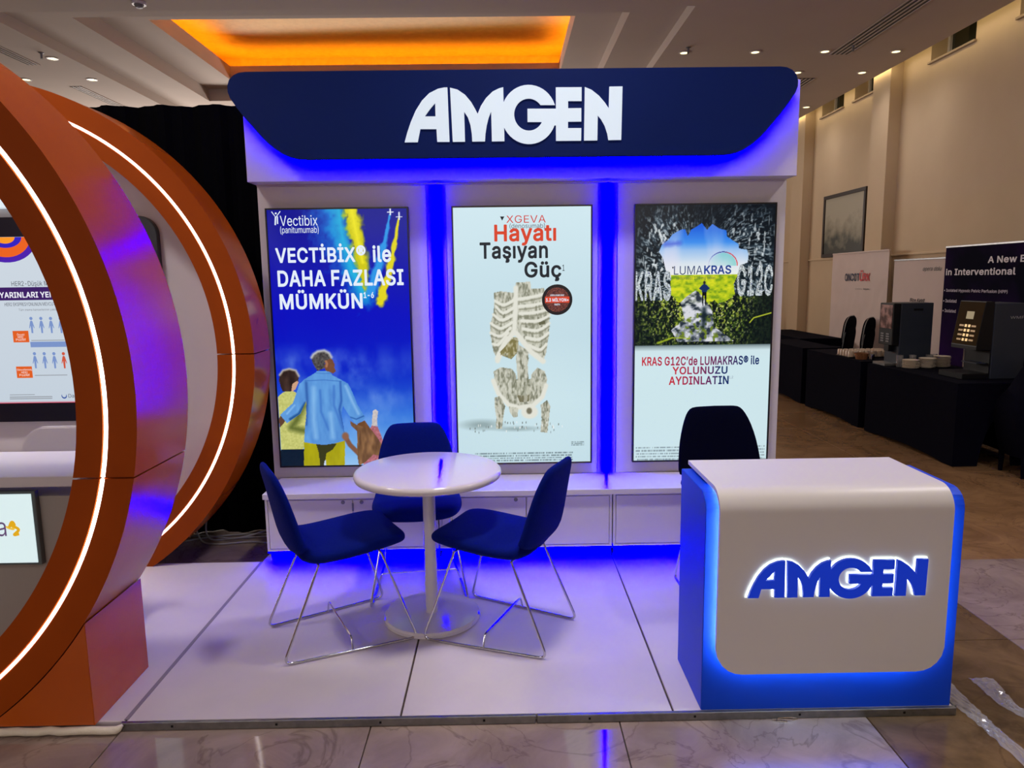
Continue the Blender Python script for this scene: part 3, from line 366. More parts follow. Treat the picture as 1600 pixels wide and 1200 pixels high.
    'N': (275, '30 -11 34 0 5 3 3 5 1 4 0 169 18 -30 94 -148 3 -2 6 -1 37 0 5 1 4 2 2 4 1 5 0 251 -1 6 -3 4 -3 2 -5 1 -31 0 -7 -2 -2 -2 -3 -5 0 -4 0 -154 0 -13 -112 176 -4 3 -5 1 -37 0 -4 -1 -4 -3 -2 -3 -1 -6 0 -251 1 -5 2 -4 4 -2'),
    'O': (280, '125 -14 23 1 19 3 17 6 13 6 15 11 10 11 11 14 9 17 6 13 5 18 4 23 0 36 -3 23 -11 32 -13 20 -6 10 -6 5 -22 17 -13 7 -17 6 -18 3 -29 0 -19 -3 -16 -6 -7 -3 -8 -5 -15 -11 -11 -11 -18 -27 -8 -18 -4 -16 -3 -22 -1 -19 1 -19 3 -20 5 -20 7 -16 9 -14 10 -14 10 -10 16 -12 14 -6 16 -6 18 -3/128 37 -12 2 -16 7 -10 7 -7 7 -11 19 -8 21 -1 12 0 30 2 14 7 19 10 19 8 7 7 5 19 9 12 2 10 0 14 -2 18 -9 7 -5 11 -13 10 -19 3 -13 2 -14 1 -22 -2 -18 -3 -14 -10 -20 -10 -13 -9 -8 -17 -7 -9 -2'),
    'P': (236, '30 -11 31 0 6 1 5 5 1 6 0 81 44 0 15 1 27 5 13 6 11 7 11 11 9 12 8 18 4 19 0 25 -2 11 -7 21 -7 11 -11 13 -16 11 -26 10 -12 2 -103 0 -7 -2 -4 -4 -1 -7 0 -251 1 -5 2 -4 4 -2/74 132 -1 1 0 81 53 1 13 -4 5 -3 8 -6 5 -6 3 -10 1 -18 -1 -6 -3 -10 -7 -10 -9 -6 -11 -3 -15 -1'),
    'R': (238, '30 -11 31 0 6 1 5 6 1 5 0 85 1 2 44 -1 49 -93 5 -4 6 -1 35 0 6 1 4 4 2 6 -2 6 -51 93 1 1 7 4 11 8 9 10 9 18 4 12 3 20 -1 14 -2 14 -7 20 -8 12 -18 17 -18 10 -15 4 -13 2 -103 0 -7 -2 -4 -4 -1 -7 0 -251 1 -5 2 -4 4 -2/74 139 -1 1 0 74 53 1 11 -2 8 -3 5 -5 6 -7 4 -10 2 -10 -1 -12 -4 -11 -5 -7 -6 -4 -10 -4 -10 -1'),
    'S': (237, '98 -15 28 0 16 2 12 3 14 5 20 14 6 7 8 10 6 10 6 24 1 19 -5 19 -4 7 -8 11 -10 10 -13 9 -15 7 -27 9 -24 6 -18 6 -11 6 -6 5 -4 6 -1 6 0 7 1 3 3 6 7 8 9 4 10 3 7 1 18 0 6 -1 15 -7 5 -5 3 -4 4 -7 2 -10 2 -3 3 -2 6 -1 29 0 6 1 4 4 1 3 1 6 -3 18 -12 22 -9 10 -15 12 -18 9 -18 4 -27 2 -21 -2 -14 -4 -21 -10 -9 -6 -17 -19 -5 -8 -4 -11 -2 -13 -1 -10 1 -12 3 -14 7 -12 9 -11 12 -9 11 -8 14 -6 44 -12 27 -10 13 -8 5 -7 1 -6 -1 -10 -4 -7 -3 -4 -6 -4 -10 -6 -19 -4 -21 1 -12 2 -8 5 -7 6 -3 5 -3 5 -3 12 -2 4 -4 2 -5 1 -31 0 -6 -2 -4 -4 -2 -6 1 -9 4 -14 9 -20 8 -10 10 -9 20 -10 11 -5 13 -3'),
    'T': (238, '96 -11 34 0 5 3 3 6 1 216 1 1 66 0 7 1 4 4 2 6 0 26 -2 7 -5 5 -6 1 -189 0 -7 -2 -4 -5 -1 -6 0 -26 1 -6 4 -4 7 -1 67 0 1 -1 0 -213 1 -5 2 -4 4 -2'),
    'U': (272, '122 -14 22 0 16 2 14 5 14 5 12 8 18 17 8 13 7 12 4 12 3 22 0 170 -2 7 -5 5 -5 1 -32 0 -6 -2 -4 -5 -1 -6 0 -172 -4 -13 -6 -11 -7 -7 -14 -9 -16 -3 -18 0 -11 2 -4 1 -13 7 -4 4 -8 11 -5 12 -2 16 0 162 -2 7 -4 4 -6 2 -30 0 -7 -2 -4 -5 -1 -6 0 -164 1 -14 2 -14 5 -14 5 -12 9 -12 19 -18 12 -6 26 -10'),
    'V': (254, '102 -11 36 0 6 1 5 6 92 254 1 4 -1 4 -3 3 -2 2 -6 2 -32 0 -6 -2 -5 -4 -67 -193 -68 193 -4 4 -6 2 -32 0 -7 -2 -4 -5 -2 -5 2 -7 93 -250 4 -6'),
    'W': (357, '78 -11 36 0 6 1 5 5 47 170 46 -171 4 -4 7 -1 35 0 5 1 4 2 2 4 2 6 68 246 1 5 -1 3 -3 6 -3 2 -5 1 -31 0 -7 -2 -4 -4 -46 -175 -45 171 -1 4 -4 4 -7 2 -35 0 -6 -2 -5 -4 -46 -175 -46 175 -5 4 -6 2 -31 0 -5 -1 -4 -3 -2 -3 -1 -5 1 -5 69 -251 3 -5 4 -2'),
    'X': (251, '9 -11 36 0 5 1 4 2 64 94 65 -94 3 -2 6 -1 34 0 6 1 4 2 2 4 1 4 -2 6 -86 125 81 117 1 3 0 5 -3 6 -3 2 -5 1 -34 0 -6 -1 -3 -3 -40 -55 -20 -32 -13 20 -46 68 -4 2 -4 1 -36 0 -5 -1 -3 -3 -3 -5 0 -5 1 -3 81 -118 -88 -124 -1 -6 1 -6 5 -4'),
    'Y': (250, '102 -11 31 0 6 1 5 5 1 6 0 99 92 147 1 4 0 5 -2 5 -4 3 -6 1 -34 0 -6 -1 -3 -3 -53 -83 -12 -22 -64 105 -4 3 -4 1 -36 0 -7 -2 -4 -5 -1 -4 1 -7 92 -145 0 -102 1 -4 2 -4 4 -2'),
    'Z': (233, '21 -11 177 0 7 1 4 4 2 7 0 27 -2 6 -5 5 -6 1 -116 -1 -2 1 127 185 2 6 0 22 -2 6 -4 4 -7 2 -175 0 -7 -2 -4 -4 -1 -7 0 -26 1 -6 6 -4 5 -1 117 0 1 -1 -128 -186 -1 -6 0 -24 3 -6 3 -2'),
    'a': (208, '71 -15 8 0 19 1 14 5 14 8 4 -7 5 -3 32 0 5 1 3 2 3 6 1 141 -1 9 -8 18 -11 15 -11 9 -13 6 -14 5 -19 2 -16 0 -22 -4 -14 -6 -12 -7 -9 -8 -15 -18 -5 -12 1 -6 4 -6 35 -10 5 1 4 3 9 12 13 9 7 2 16 1 12 -3 5 -3 6 -12 1 -6 -1 -3 -2 -1 -8 -2 -26 -3 -32 -6 -14 -3 -11 -6 -13 -10 -8 -10 -5 -12 -3 -20 2 -16 4 -14 4 -8 12 -13 8 -7 8 -4 18 -6/80 34 -12 2 -5 3 -3 3 -3 6 0 8 2 4 3 4 8 5 20 4 36 6 1 -11 -1 -8 -4 -8 -7 -8 -6 -5 -10 -4'),
    'b': (226, '107 -14 19 0 14 2 12 5 13 7 17 17 13 21 9 26 2 24 0 12 -3 26 -7 23 -7 13 -7 11 -12 11 -10 6 -10 6 -10 4 -15 2 -26 0 -15 -5 -16 -9 0 64 -2 7 -4 4 -6 2 -33 -1 -5 -2 -2 -3 -1 -7 0 -251 0 -4 3 -5 6 -3 31 0 5 1 3 2 2 3 3 6 14 -9 14 -6/106 34 -15 4 -7 6 -7 8 -6 14 -2 8 -2 16 0 10 2 12 3 14 3 8 6 8 7 5 8 5 11 2 7 0 8 -1 7 -3 9 -6 7 -11 7 -21 1 -31 -5 -18 -7 -13 -5 -6 -5 -4 -9 -4 -8 -2'),
    'c': (212, '97 -14 19 0 17 3 14 5 11 7 13 10 9 11 7 13 5 15 -2 6 -5 5 -29 8 -6 0 -6 -3 -3 -5 -4 -11 -8 -8 -11 -6 -12 -2 -6 0 -10 2 -10 5 -7 7 -6 8 -3 8 -4 16 -1 14 2 16 3 16 7 12 5 6 8 5 6 3 10 2 6 0 11 -2 12 -7 7 -7 7 -15 5 -3 6 0 31 8 3 2 3 5 1 3 -1 6 -11 22 -7 8 -11 11 -11 7 -15 7 -10 2 -16 2 -18 -1 -16 -2 -24 -11 -10 -7 -10 -11 -7 -9 -7 -12 -6 -13 -3 -13 -3 -24 1 -20 2 -16 3 -13 12 -25 9 -11 8 -8 13 -9 22 -10'),
    'd': (226, '92 -14 13 -1 12 1 14 6 13 8 2 -4 2 -4 4 -2 4 -1 32 0 5 3 3 4 1 5 0 251 -2 7 -5 5 -6 1 -28 0 -6 -2 -5 -4 -1 -7 0 -64 -16 9 -15 5 -20 1 -23 -4 -18 -9 -12 -8 -4 -3 -13 -17 -6 -12 -4 -10 -4 -16 -2 -16 -1 -20 3 -24 8 -27 6 -11 9 -11 7 -8 11 -9 10 -5 12 -5/98 34 -7 2 -8 3 -7 6 -7 8 -5 9 -3 14 -2 23 2 13 3 14 9 16 7 6 8 4 11 2 7 0 8 -1 10 -5 7 -6 5 -8 4 -8 3 -14 2 -22 -2 -14 -3 -12 -9 -17 -5 -6 -6 -3 -11 -3'),
    'e': (216, '106 -15 9 0 9 1 12 2 18 8 16 10 5 6 12 16 5 14 1 2 -2 6 -2 3 -3 2 -32 9 -6 -1 -3 -3 -9 -16 -13 -8 -7 -1 -10 -1 -14 2 -6 1 -10 7 -6 6 -7 12 -3 11 128 1 5 3 3 5 1 20 -2 21 -3 13 -3 10 -5 10 -14 20 -11 9 -11 7 -10 5 -21 5 -19 1 -22 -3 -11 -4 -13 -7 -8 -5 -13 -12 -8 -12 -11 -24 -3 -12 -2 -16 -1 -21 3 -23 4 -14 5 -14 6 -10 10 -11 7 -8 11 -9 12 -5 14 -5 16 -2/62 121 -1 1 3 9 6 8 4 4 6 5 15 6 19 -1 10 -5 9 -9 6 -10 2 -7 -1 -1'),
    'f': (141, '40 -11 33 0 5 3 3 5 1 4 0 151 1 1 33 0 5 3 2 2 2 7 0 24 -1 5 -2 3 -4 3 -5 1 -31 0 0 1 0 12 1 4 2 4 4 3 12 1 13 -3 6 2 4 4 7 27 0 6 -1 4 -4 4 -10 3 -18 3 -17 -1 -15 -5 -10 -6 -6 -4 -10 -10 -8 -14 -3 -20 -1 -15 -28 -1 -5 -2 -3 -6 0 -28 1 -4 2 -4 3 -2 6 -1 24 0 1 -1 0 -152 1 -4 2 -4 4 -2'),
    'g': (226, '93 -86 25 0 21 4 20 8 11 7 7 7 7 9 6 11 7 24 0 204 -2 7 -5 5 -6 1 -30 -1 -5 -2 -1 -3 -3 -8 -14 9 -15 6 -22 1 -20 -3 -11 -4 -13 -7 -8 -6 -11 -11 -7 -9 -7 -11 -8 -26 -2 -16 -1 -14 1 -14 2 -16 4 -14 10 -22 9 -11 8 -8 11 -8 22 -9 13 -2 11 -1 20 2 13 5 15 8 0 -14 -3 -11 -8 -10 -14 -7 -7 -1 -10 -1 -12 1 -8 2 -11 7 -13 15 -3 3 -5 1 -5 -1 -10 -6 -16 -9 -4 -5 -2 -5 2 -6 8 -12 11 -11 13 -9 14 -7 20 -5/95 41 -11 3 -4 3 -10 9 -6 10 -3 14 -2 12 2 22 3 12 3 8 6 8 6 5 6 4 6 2 9 1 14 -1 7 -3 8 -6 7 -8 4 -8 3 -8 2 -10 -1 -32 -1 -6 -8 -15 -2 -3 -7 -7 -6 -3 -11 -3'),
    'h': (219, '26 -11 30 0 6 1 4 5 2 6 0 111 1 14 5 11 11 12 11 4 6 1 10 -1 11 -4 9 -10 3 -8 2 -9 0 -121 1 -7 4 -4 6 -1 30 0 5 1 3 2 3 4 1 4 0 125 -3 21 -3 10 -8 17 -10 11 -12 9 -12 6 -18 4 -25 -1 -19 -6 -12 -7 0 64 -1 5 -3 3 -3 3 -5 1 -33 -1 -5 -2 -2 -3 -1 -6 0 -252 1 -5 2 -4 4 -2'),
    'i': (97, '26 -11 34 0 4 3 2 2 2 6 0 189 -1 5 -3 3 -3 3 -5 1 -33 -1 -5 -2 -2 -3 -1 -6 0 -189 1 -4 2 -4 4 -2/39 210 5 0 9 2 11 7 8 10 2 10 0 5 -2 9 -6 9 -4 4 -8 4 -11 3 -13 -3 -10 -6 -8 -10 -2 -9 0 -7 2 -8 7 -11 11 -6'),
    'k': (204, '26 -11 30 0 6 1 4 4 2 7 0 63 8 8 63 -80 3 -2 6 -1 40 0 6 3 2 4 1 4 -1 5 -4 5 -77 98 72 74 3 5 0 5 -1 3 -4 4 -6 2 -36 0 -7 -2 -68 -69 0 123 -1 5 -3 3 -3 3 -5 1 -33 -1 -5 -2 -2 -3 -1 -6 0 -252 1 -5 2 -4 4 -2'),
    'l': (108, '64 -12 11 0 19 3 5 5 2 6 -5 28 -3 4 -3 3 -6 1 -6 -1 -8 0 -1 3 -1 10 0 203 -2 6 -2 3 -4 2 -34 1 -4 -1 -4 -3 -2 -3 -1 -6 0 -209 1 -11 2 -11 4 -9 7 -10 9 -7 8 -3 10 -3'),
    'm': (319, '26 -11 30 0 6 1 5 6 1 5 0 117 1 12 4 10 5 6 7 5 7 2 4 1 14 -1 8 -5 6 -10 2 -7 0 -130 1 -5 2 -4 3 -2 6 -1 29 0 6 1 5 5 1 6 0 122 1 9 3 8 7 8 6 4 8 2 16 -1 7 -4 7 -7 2 -8 1 -133 1 -6 4 -5 6 -1 29 0 5 1 3 2 3 4 1 5 0 139 -5 20 -10 19 -8 8 -11 8 -11 5 -17 4 -22 -1 -18 -5 -14 -7 -13 -12 -11 11 -6 5 -10 5 -14 3 -13 1 -10 -1 -14 -5 -15 -8 -2 4 -2 4 -3 2 -5 1 -29 0 -4 -1 -4 -2 -2 -4 -1 -6 0 -187 1 -5 2 -4 4 -2'),
    'n': (219, '26 -11 30 0 6 1 4 5 2 6 0 111 1 14 5 11 11 12 11 4 7 1 9 -1 11 -4 9 -10 3 -8 2 -9 0 -121 1 -7 4 -4 7 -1 29 0 6 1 4 4 2 7 -1 130 -4 23 -9 18 -2 4 -16 14 -14 8 -20 5 -25 -1 -19 -6 -12 -8 -2 6 -3 4 -3 2 -5 1 -29 0 -6 -2 -4 -4 -1 -7 0 -187 1 -5 2 -4 4 -2'),
    'o': (221, '97 -14 19 0 15 2 13 5 10 5 13 10 8 7 8 11 8 14 8 24 3 24 -1 19 -2 17 -9 27 -7 11 -7 9 -13 13 -8 5 -13 7 -12 4 -22 3 -16 -1 -15 -2 -13 -5 -12 -6 -9 -7 -11 -10 -7 -10 -7 -10 -5 -14 -4 -14 -3 -24 1 -20 2 -16 3 -13 12 -25 9 -11 8 -8 13 -9 22 -10/100 34 -10 2 -7 3 -6 5 -6 6 -7 12 -3 14 -2 14 0 8 2 12 3 14 3 8 6 8 7 6 10 6 10 2 8 0 10 -2 6 -3 8 -5 5 -6 7 -13 2 -9 3 -18 0 -8 -2 -13 -3 -13 -9 -16 -7 -6 -8 -5 -8 -2'),
    'p': (226, '26 -82 30 0 6 1 4 5 2 6 0 70 14 -8 18 -6 20 -1 20 3 22 10 11 9 9 10 13 21 9 29 2 33 -3 26 -7 23 -7 13 -7 11 -12 11 -10 6 -10 6 -10 4 -15 2 -26 0 -7 -1 -9 -4 -11 -7 -4 -3 -2 7 -2 3 -4 3 -5 1 -31 -1 -6 -2 -2 -4 -1 -6 0 -258 1 -6 2 -3 4 -2/106 34 -15 4 -7 5 -7 9 -6 14 -2 8 -2 16 0 10 2 12 3 14 3 8 6 8 7 5 8 5 11 2 7 0 8 -1 7 -3 9 -6 7 -11 7 -21 1 -31 -5 -18 -7 -13 -5 -6 -5 -4 -9 -4 -8 -2'),
    'r': (143, '26 -11 30 0 6 1 4 5 2 6 0 116 1 11 4 9 4 5 9 6 8 3 7 1 20 -2 5 1 4 3 2 3 1 5 0 29 -2 6 -5 5 -6 1 -26 -1 -10 -2 -10 -5 -7 -5 -4 8 -3 2 -5 1 -29 0 -6 -2 -4 -5 -1 -6 0 -187 1 -5 2 -4 4 -2'),
    's': (196, '81 -15 23 0 20 4 10 4 10 4 12 10 8 9 5 8 4 8 3 14 1 10 -1 9 -6 17 -7 9 -9 8 -9 6 -13 6 -14 5 -26 5 -14 4 -8 5 -4 4 -1 5 1 4 6 6 8 4 12 2 13 -1 9 -4 6 -7 6 -12 6 -3 4 0 28 6 5 3 2 3 2 6 -2 6 -5 12 -9 13 -13 12 -18 10 -15 3 -28 1 -11 -2 -17 -5 -17 -9 -10 -9 -5 -8 -7 -14 -3 -12 -1 -7 1 -9 4 -14 4 -8 5 -8 9 -8 12 -7 11 -4 14 -5 30 -6 11 -4 6 -4 3 -4 1 -5 -2 -5 -5 -6 -5 -3 -13 -3 -18 1 -12 4 -6 7 -7 14 -5 3 -4 1 -30 -6 -5 -3 -2 -3 -2 -6 3 -12 6 -14 12 -14 8 -7 16 -7 18 -6'),
    't': (127, '78 -12 18 0 15 3 5 5 2 6 -6 28 -3 4 -3 3 -6 1 -15 -2 -7 1 -3 4 -1 9 0 102 1 1 26 0 5 1 4 2 2 4 1 4 -1 28 -2 5 -6 3 -30 1 0 34 -2 6 -4 4 -6 2 -32 -1 -6 -3 -3 -5 -1 -37 -20 -1 -5 -2 -2 -4 -1 -6 0 -26 3 -6 3 -2 6 -1 16 0 1 -1 0 -105 1 -13 4 -14 6 -10 6 -7 10 -8 11 -5'),
    'u': (219, '86 -14 14 1 14 2 24 11 1 -5 2 -3 3 -2 6 -1 31 0 5 3 3 4 1 5 0 187 -2 7 -5 5 -5 1 -30 0 -6 -2 -4 -5 -1 -6 0 -114 -2 -12 -3 -9 -4 -6 -6 -5 -3 -2 -7 -2 -12 -2 -14 2 -9 6 -4 6 -3 8 -2 15 0 115 -2 7 -4 4 -6 2 -29 0 -7 -2 -4 -5 -1 -6 0 -118 2 -26 4 -10 8 -18 7 -9 15 -11 19 -8'),
    'v': (208, '81 -11 31 0 6 1 5 5 72 188 2 6 -1 3 -2 5 -3 2 -7 2 -32 0 -6 -2 -4 -4 -44 -126 -44 120 -4 8 -4 3 -4 1 -32 0 -6 -2 -4 -4 -2 -6 2 -6 71 -187 5 -6'),
    'w': (297, '69 -11 29 0 6 1 5 5 33 113 32 -114 4 -4 7 -1 29 0 5 1 3 2 3 4 2 4 55 186 0 6 -2 5 -4 3 -5 1 -30 0 -7 -2 -4 -4 -32 -112 -30 112 -4 4 -6 2 -31 0 -7 -2 -4 -4 -1 -4 -30 -109 -31 113 -4 4 -7 2 -31 0 -5 -1 -3 -2 -3 -6 0 -6 57 -189 3 -5 3 -2'),
    'x': (203, '10 -11 35 0 5 1 4 2 40 63 39 -61 5 -4 6 -1 34 0 5 1 3 2 3 4 1 4 -2 6 -63 90 60 88 1 3 0 5 -3 6 -3 2 -6 1 -32 0 -6 -2 -5 -5 -35 -54 -36 54 -4 5 -7 2 -33 0 -6 -1 -4 -3 -2 -5 0 -5 1 -3 59 -86 -64 -93 -1 -5 1 -6 4 -4'),
    'y': (208, '39 -84 9 0 12 2 16 4 12 8 7 8 10 13 9 19 81 213 2 6 -1 3 -2 5 -3 2 -7 2 -30 0 -6 -2 -4 -4 -46 -126 -44 120 -4 8 -4 3 -4 1 -32 0 -6 -2 -4 -4 -2 -6 2 -6 69 -184 -7 -22 -7 -8 -5 -2 -22 0 -5 -3 -2 -3 -8 -27 1 -8 2 -3 4 -2 10 -4'),
    'z': (204, '21 -11 147 0 6 1 4 4 2 7 0 26 -2 6 -4 4 -6 2 -83 0 -1 1 91 119 2 6 0 24 -2 6 -4 4 -7 2 -139 0 -7 -2 -4 -4 -1 -7 0 -26 1 -6 5 -5 6 -1 79 0 1 -1 -93 -120 -2 -7 0 -24 3 -6 3 -2'),
    '®': (245, '111 48 9 0 16 2 14 3 18 8 19 13 13 12 12 18 10 22 4 21 0 23 -4 20 -10 23 -12 17 -12 12 -14 10 -9 5 -27 10 -18 2 -26 -2 -21 -7 -17 -9 -15 -12 -15 -17 -8 -11 -4 -9 -7 -21 -2 -19 0 -8 2 -18 7 -20 4 -10 13 -19 23 -21 18 -9 12 -5 12 -2/111 94 -12 2 -12 6 16 0 5 3 3 3 1 6 0 18 1 1 1 -1 15 -27 5 -3 11 0 -5 -3 -8 -3 -12 -2/69 114 -4 4 -9 16 -4 13 -1 11 1 10 4 15 9 15 4 4 1 -1/167 121 -12 25 7 9 3 9 2 10 -1 12 -7 12 -14 12 -7 3 -10 2 -40 0 -2 1 14 5 8 1 16 0 8 -1 16 -6 14 -11 9 -13 4 -8 3 -11 2 -10 -1 -12 -2 -10 -2 -7/112 170 0 1 0 7 7 0 3 -1 -2 -6 -4 -1'),
    'Ö': (280, '125 -14 23 1 19 3 17 6 13 6 15 11 10 11 11 14 9 17 6 13 5 18 4 23 0 36 -3 23 -11 32 -13 20 -6 10 -6 5 -22 17 -13 7 -17 6 -18 3 -29 0 -19 -3 -16 -6 -7 -3 -8 -5 -15 -11 -11 -11 -18 -27 -8 -18 -4 -16 -3 -22 -1 -19 1 -19 3 -20 5 -20 7 -16 9 -14 10 -14 10 -10 16 -12 14 -6 16 -6 18 -3/128 37 -12 2 -16 7 -10 7 -7 7 -11 19 -8 21 -1 12 0 30 2 14 7 19 10 19 8 7 7 5 19 9 12 2 10 0 14 -2 18 -9 7 -5 11 -13 10 -19 3 -13 2 -14 1 -22 -2 -18 -3 -14 -10 -20 -10 -13 -9 -8 -17 -7 -9 -2/95 276 5 -1 10 3 9 6 3 4 4 7 3 10 -3 13 -6 10 -4 3 -7 4 -9 2 -12 -1 -12 -7 -7 -10 -3 -11 0 -4 3 -10 6 -10 11 -6/167 276 5 -1 10 3 9 6 3 4 4 7 3 10 -3 13 -6 10 -4 3 -7 4 -9 2 -12 -1 -12 -7 -7 -10 -3 -11 0 -4 3 -10 6 -10 11 -6'),
    'Ü': (272, '122 -14 22 0 16 2 14 5 14 5 12 8 18 17 8 13 7 12 4 12 3 22 0 170 -2 7 -5 5 -5 1 -32 0 -6 -2 -4 -5 -1 -6 0 -172 -4 -13 -6 -11 -7 -7 -14 -9 -16 -3 -18 0 -11 2 -4 1 -13 7 -4 4 -8 11 -5 12 -2 16 0 162 -2 7 -4 4 -6 2 -30 0 -7 -2 -4 -5 -1 -6 0 -164 1 -14 2 -14 5 -14 5 -12 9 -12 19 -18 12 -6 26 -10/91 276 5 -1 10 3 9 6 3 4 4 7 3 10 -3 13 -6 10 -4 3 -7 4 -9 2 -12 -1 -12 -7 -7 -10 -3 -11 0 -4 3 -10 6 -10 11 -6/162 276 6 -1 8 2 11 7 6 8 3 10 1 5 -2 9 -5 10 -6 5 -9 5 -7 1 -9 -1 -5 -1 -8 -4 -3 -3 -6 -8 -3 -12 0 -4 3 -10 6 -10 10 -6'),
    'ç': (212, '85 -82 28 0 13 1 17 9 9 13 3 15 0 4 -2 12 -2 5 -6 8 -8 5 11 4 11 8 12 9 9 11 4 7 3 6 5 15 -2 6 -5 5 -29 8 -6 0 -6 -3 -3 -5 -4 -11 -8 -8 -11 -6 -12 -2 -6 0 -10 2 -10 6 -9 8 -6 12 -4 14 -2 14 0 8 2 15 3 13 7 12 5 6 8 5 6 3 10 2 6 0 11 -2 12 -7 7 -7 7 -15 5 -3 6 0 30 7 4 3 3 4 1 4 -1 4 -7 17 -7 11 -11 11 -8 7 -14 7 -12 5 -16 2 -18 1 -22 -3 -23 -10 -10 -8 -11 -11 -7 -9 -7 -11 -6 -14 -3 -13 -2 -16 -1 -20 3 -24 4 -14 11 -24 10 -12 7 -7 11 -9 22 -9 8 -2 -2 -21 3 -5 5 -3 -8 -2 -5 -4 -1 -6 0 -16 1 -6 2 -3 3 -2'),
    'ü': (219, '86 -14 14 1 14 2 24 11 1 -5 2 -3 3 -2 6 -1 31 0 5 3 3 4 1 5 0 187 -2 7 -5 5 -5 1 -30 0 -6 -2 -4 -5 -1 -6 0 -114 -2 -12 -3 -9 -4 -6 -6 -5 -3 -2 -7 -2 -12 -2 -14 2 -9 6 -4 6 -3 8 -2 15 0 115 -2 7 -4 4 -6 2 -29 0 -7 -2 -4 -5 -1 -6 0 -118 2 -26 4 -10 8 -18 7 -9 15 -11 19 -8/64 210 6 0 8 3 10 6 3 3 4 8 3 11 -3 12 -6 10 -3 3 -8 4 -10 3 -13 -3 -10 -6 -7 -10 -3 -12 3 -12 6 -11 10 -6/135 210 5 0 9 2 11 7 3 3 4 8 3 11 -3 12 -6 10 -11 7 -11 3 -12 -3 -10 -6 -7 -10 -3 -12 3 -12 6 -11 10 -6'),
    'İ': (164, '16 -11 118 0 6 1 5 6 1 5 0 27 -1 5 -3 3 -3 3 -5 1 -31 0 -1 1 0 173 1 1 31 0 6 1 4 4 2 7 0 26 -2 6 -5 5 -5 1 -117 0 -7 -2 -4 -5 -1 -6 0 -26 1 -4 2 -4 4 -2 4 -1 30 0 2 -1 0 -174 -2 0 -30 0 -6 -2 -4 -4 -1 -6 0 -30 3 -6 4 -2/72 276 6 -1 8 2 11 7 8 10 2 10 -1 12 -7 12 -5 3 -7 4 -11 3 -13 -3 -10 -6 -7 -11 -3 -12 3 -12 6 -10 10 -6'),
    'ı': (97, '26 -11 34 0 4 3 2 2 2 6 0 189 -1 5 -3 3 -3 3 -5 1 -33 -1 -5 -2 -2 -3 -1 -6 0 -189 1 -4 2 -4 4 -2'),
    'ş': (196, '74 -82 28 0 12 1 18 9 9 13 3 15 0 7 -1 9 -2 4 -7 9 -7 5 17 7 9 7 7 6 11 18 3 6 2 12 1 10 -1 9 -6 17 -7 9 -9 8 -9 6 -13 6 -14 5 -26 5 -14 4 -8 5 -4 4 -1 5 1 4 6 6 8 4 12 2 13 -1 9 -4 6 -7 6 -12 6 -3 4 0 28 6 5 3 2 3 2 6 -2 6 -5 12 -9 13 -13 12 -18 10 -15 3 -28 1 -11 -2 -17 -5 -17 -9 -10 -9 -5 -8 -7 -14 -3 -12 -1 -7 1 -9 4 -14 4 -8 5 -8 9 -8 12 -7 11 -4 14 -5 30 -6 11 -4 6 -4 3 -6 1 -3 -2 -5 -5 -6 -5 -3 -13 -3 -18 1 -12 4 -6 7 -7 14 -5 3 -4 1 -30 -6 -5 -3 -3 -3 -1 -6 3 -12 6 -14 8 -9 10 -10 10 -6 16 -6 11 -3 -2 -20 3 -5 5 -3 -8 -2 -5 -4 -1 -6 0 -16 1 -6 2 -3 4 -2'),
    '’': (102, '26 148 25 0 5 3 3 4 26 95 1 3 -1 5 -3 3 -3 3 -5 1 -32 0 -6 -2 -5 -5 -16 -99 1 -5 2 -3 4 -2'),
    '•': (208, '93 36 7 -1 16 3 14 6 12 9 10 12 3 6 6 13 2 15 -2 15 -1 6 -7 14 -9 13 -13 10 -13 7 -18 3 -16 -2 -6 -1 -14 -7 -13 -9 -11 -14 -6 -14 -2 -13 0 -13 2 -12 6 -14 10 -14 14 -10 14 -6'),
}
def dilate(lp, d):
    """push an outline outwards by d (outer loops run clockwise in y-up glyph data or counter-clockwise: sign from the caller)"""
    n = len(lp); out = []
    for i in range(n):
        (ax, ay), (bx, by), (cx, cy) = lp[i - 1], lp[i], lp[(i + 1) % n]
        ux, uy, vx, vy = bx - ax, by - ay, cx - bx, cy - by
        lu, lv = math.hypot(ux, uy) or 1e-9, math.hypot(vx, vy) or 1e-9
        nx, ny, mx, my = uy / lu, -ux / lu, vy / lv, -vx / lv
        sx, sy = nx + mx, ny + my; q = sx * sx + sy * sy
        k = 2.0 / q if q > 0.55 else 2.0 / 0.55
        out.append((bx + sx * k * d, by + sy * k * d))
    return out
def area2(lp):
    return sum(lp[i - 1][0] * lp[i][1] - lp[i][0] * lp[i - 1][1] for i in range(len(lp)))
def text_mesh(s, bold=0.0, extrude=0.0, space=1.0, shear=0.0):
    loops = []; x = 0.0; G_ = BOLD if bold >= 0.012 else GLYPHS
    for ch in s:
        adv, enc = G_[ch]
        for e in (enc.split('/') if enc else []):
            v = list(map(int, e.split())); px = py = 0; lp = []
            for i in range(0, len(v), 2):
                px += v[i]; py += v[i + 1]; lp.append((x + (px + shear * py) / 500.0, py / 500.0))
            loops.append(lp)
        x += adv / 500.0 * space
    return curve_mesh(loops, extrude)
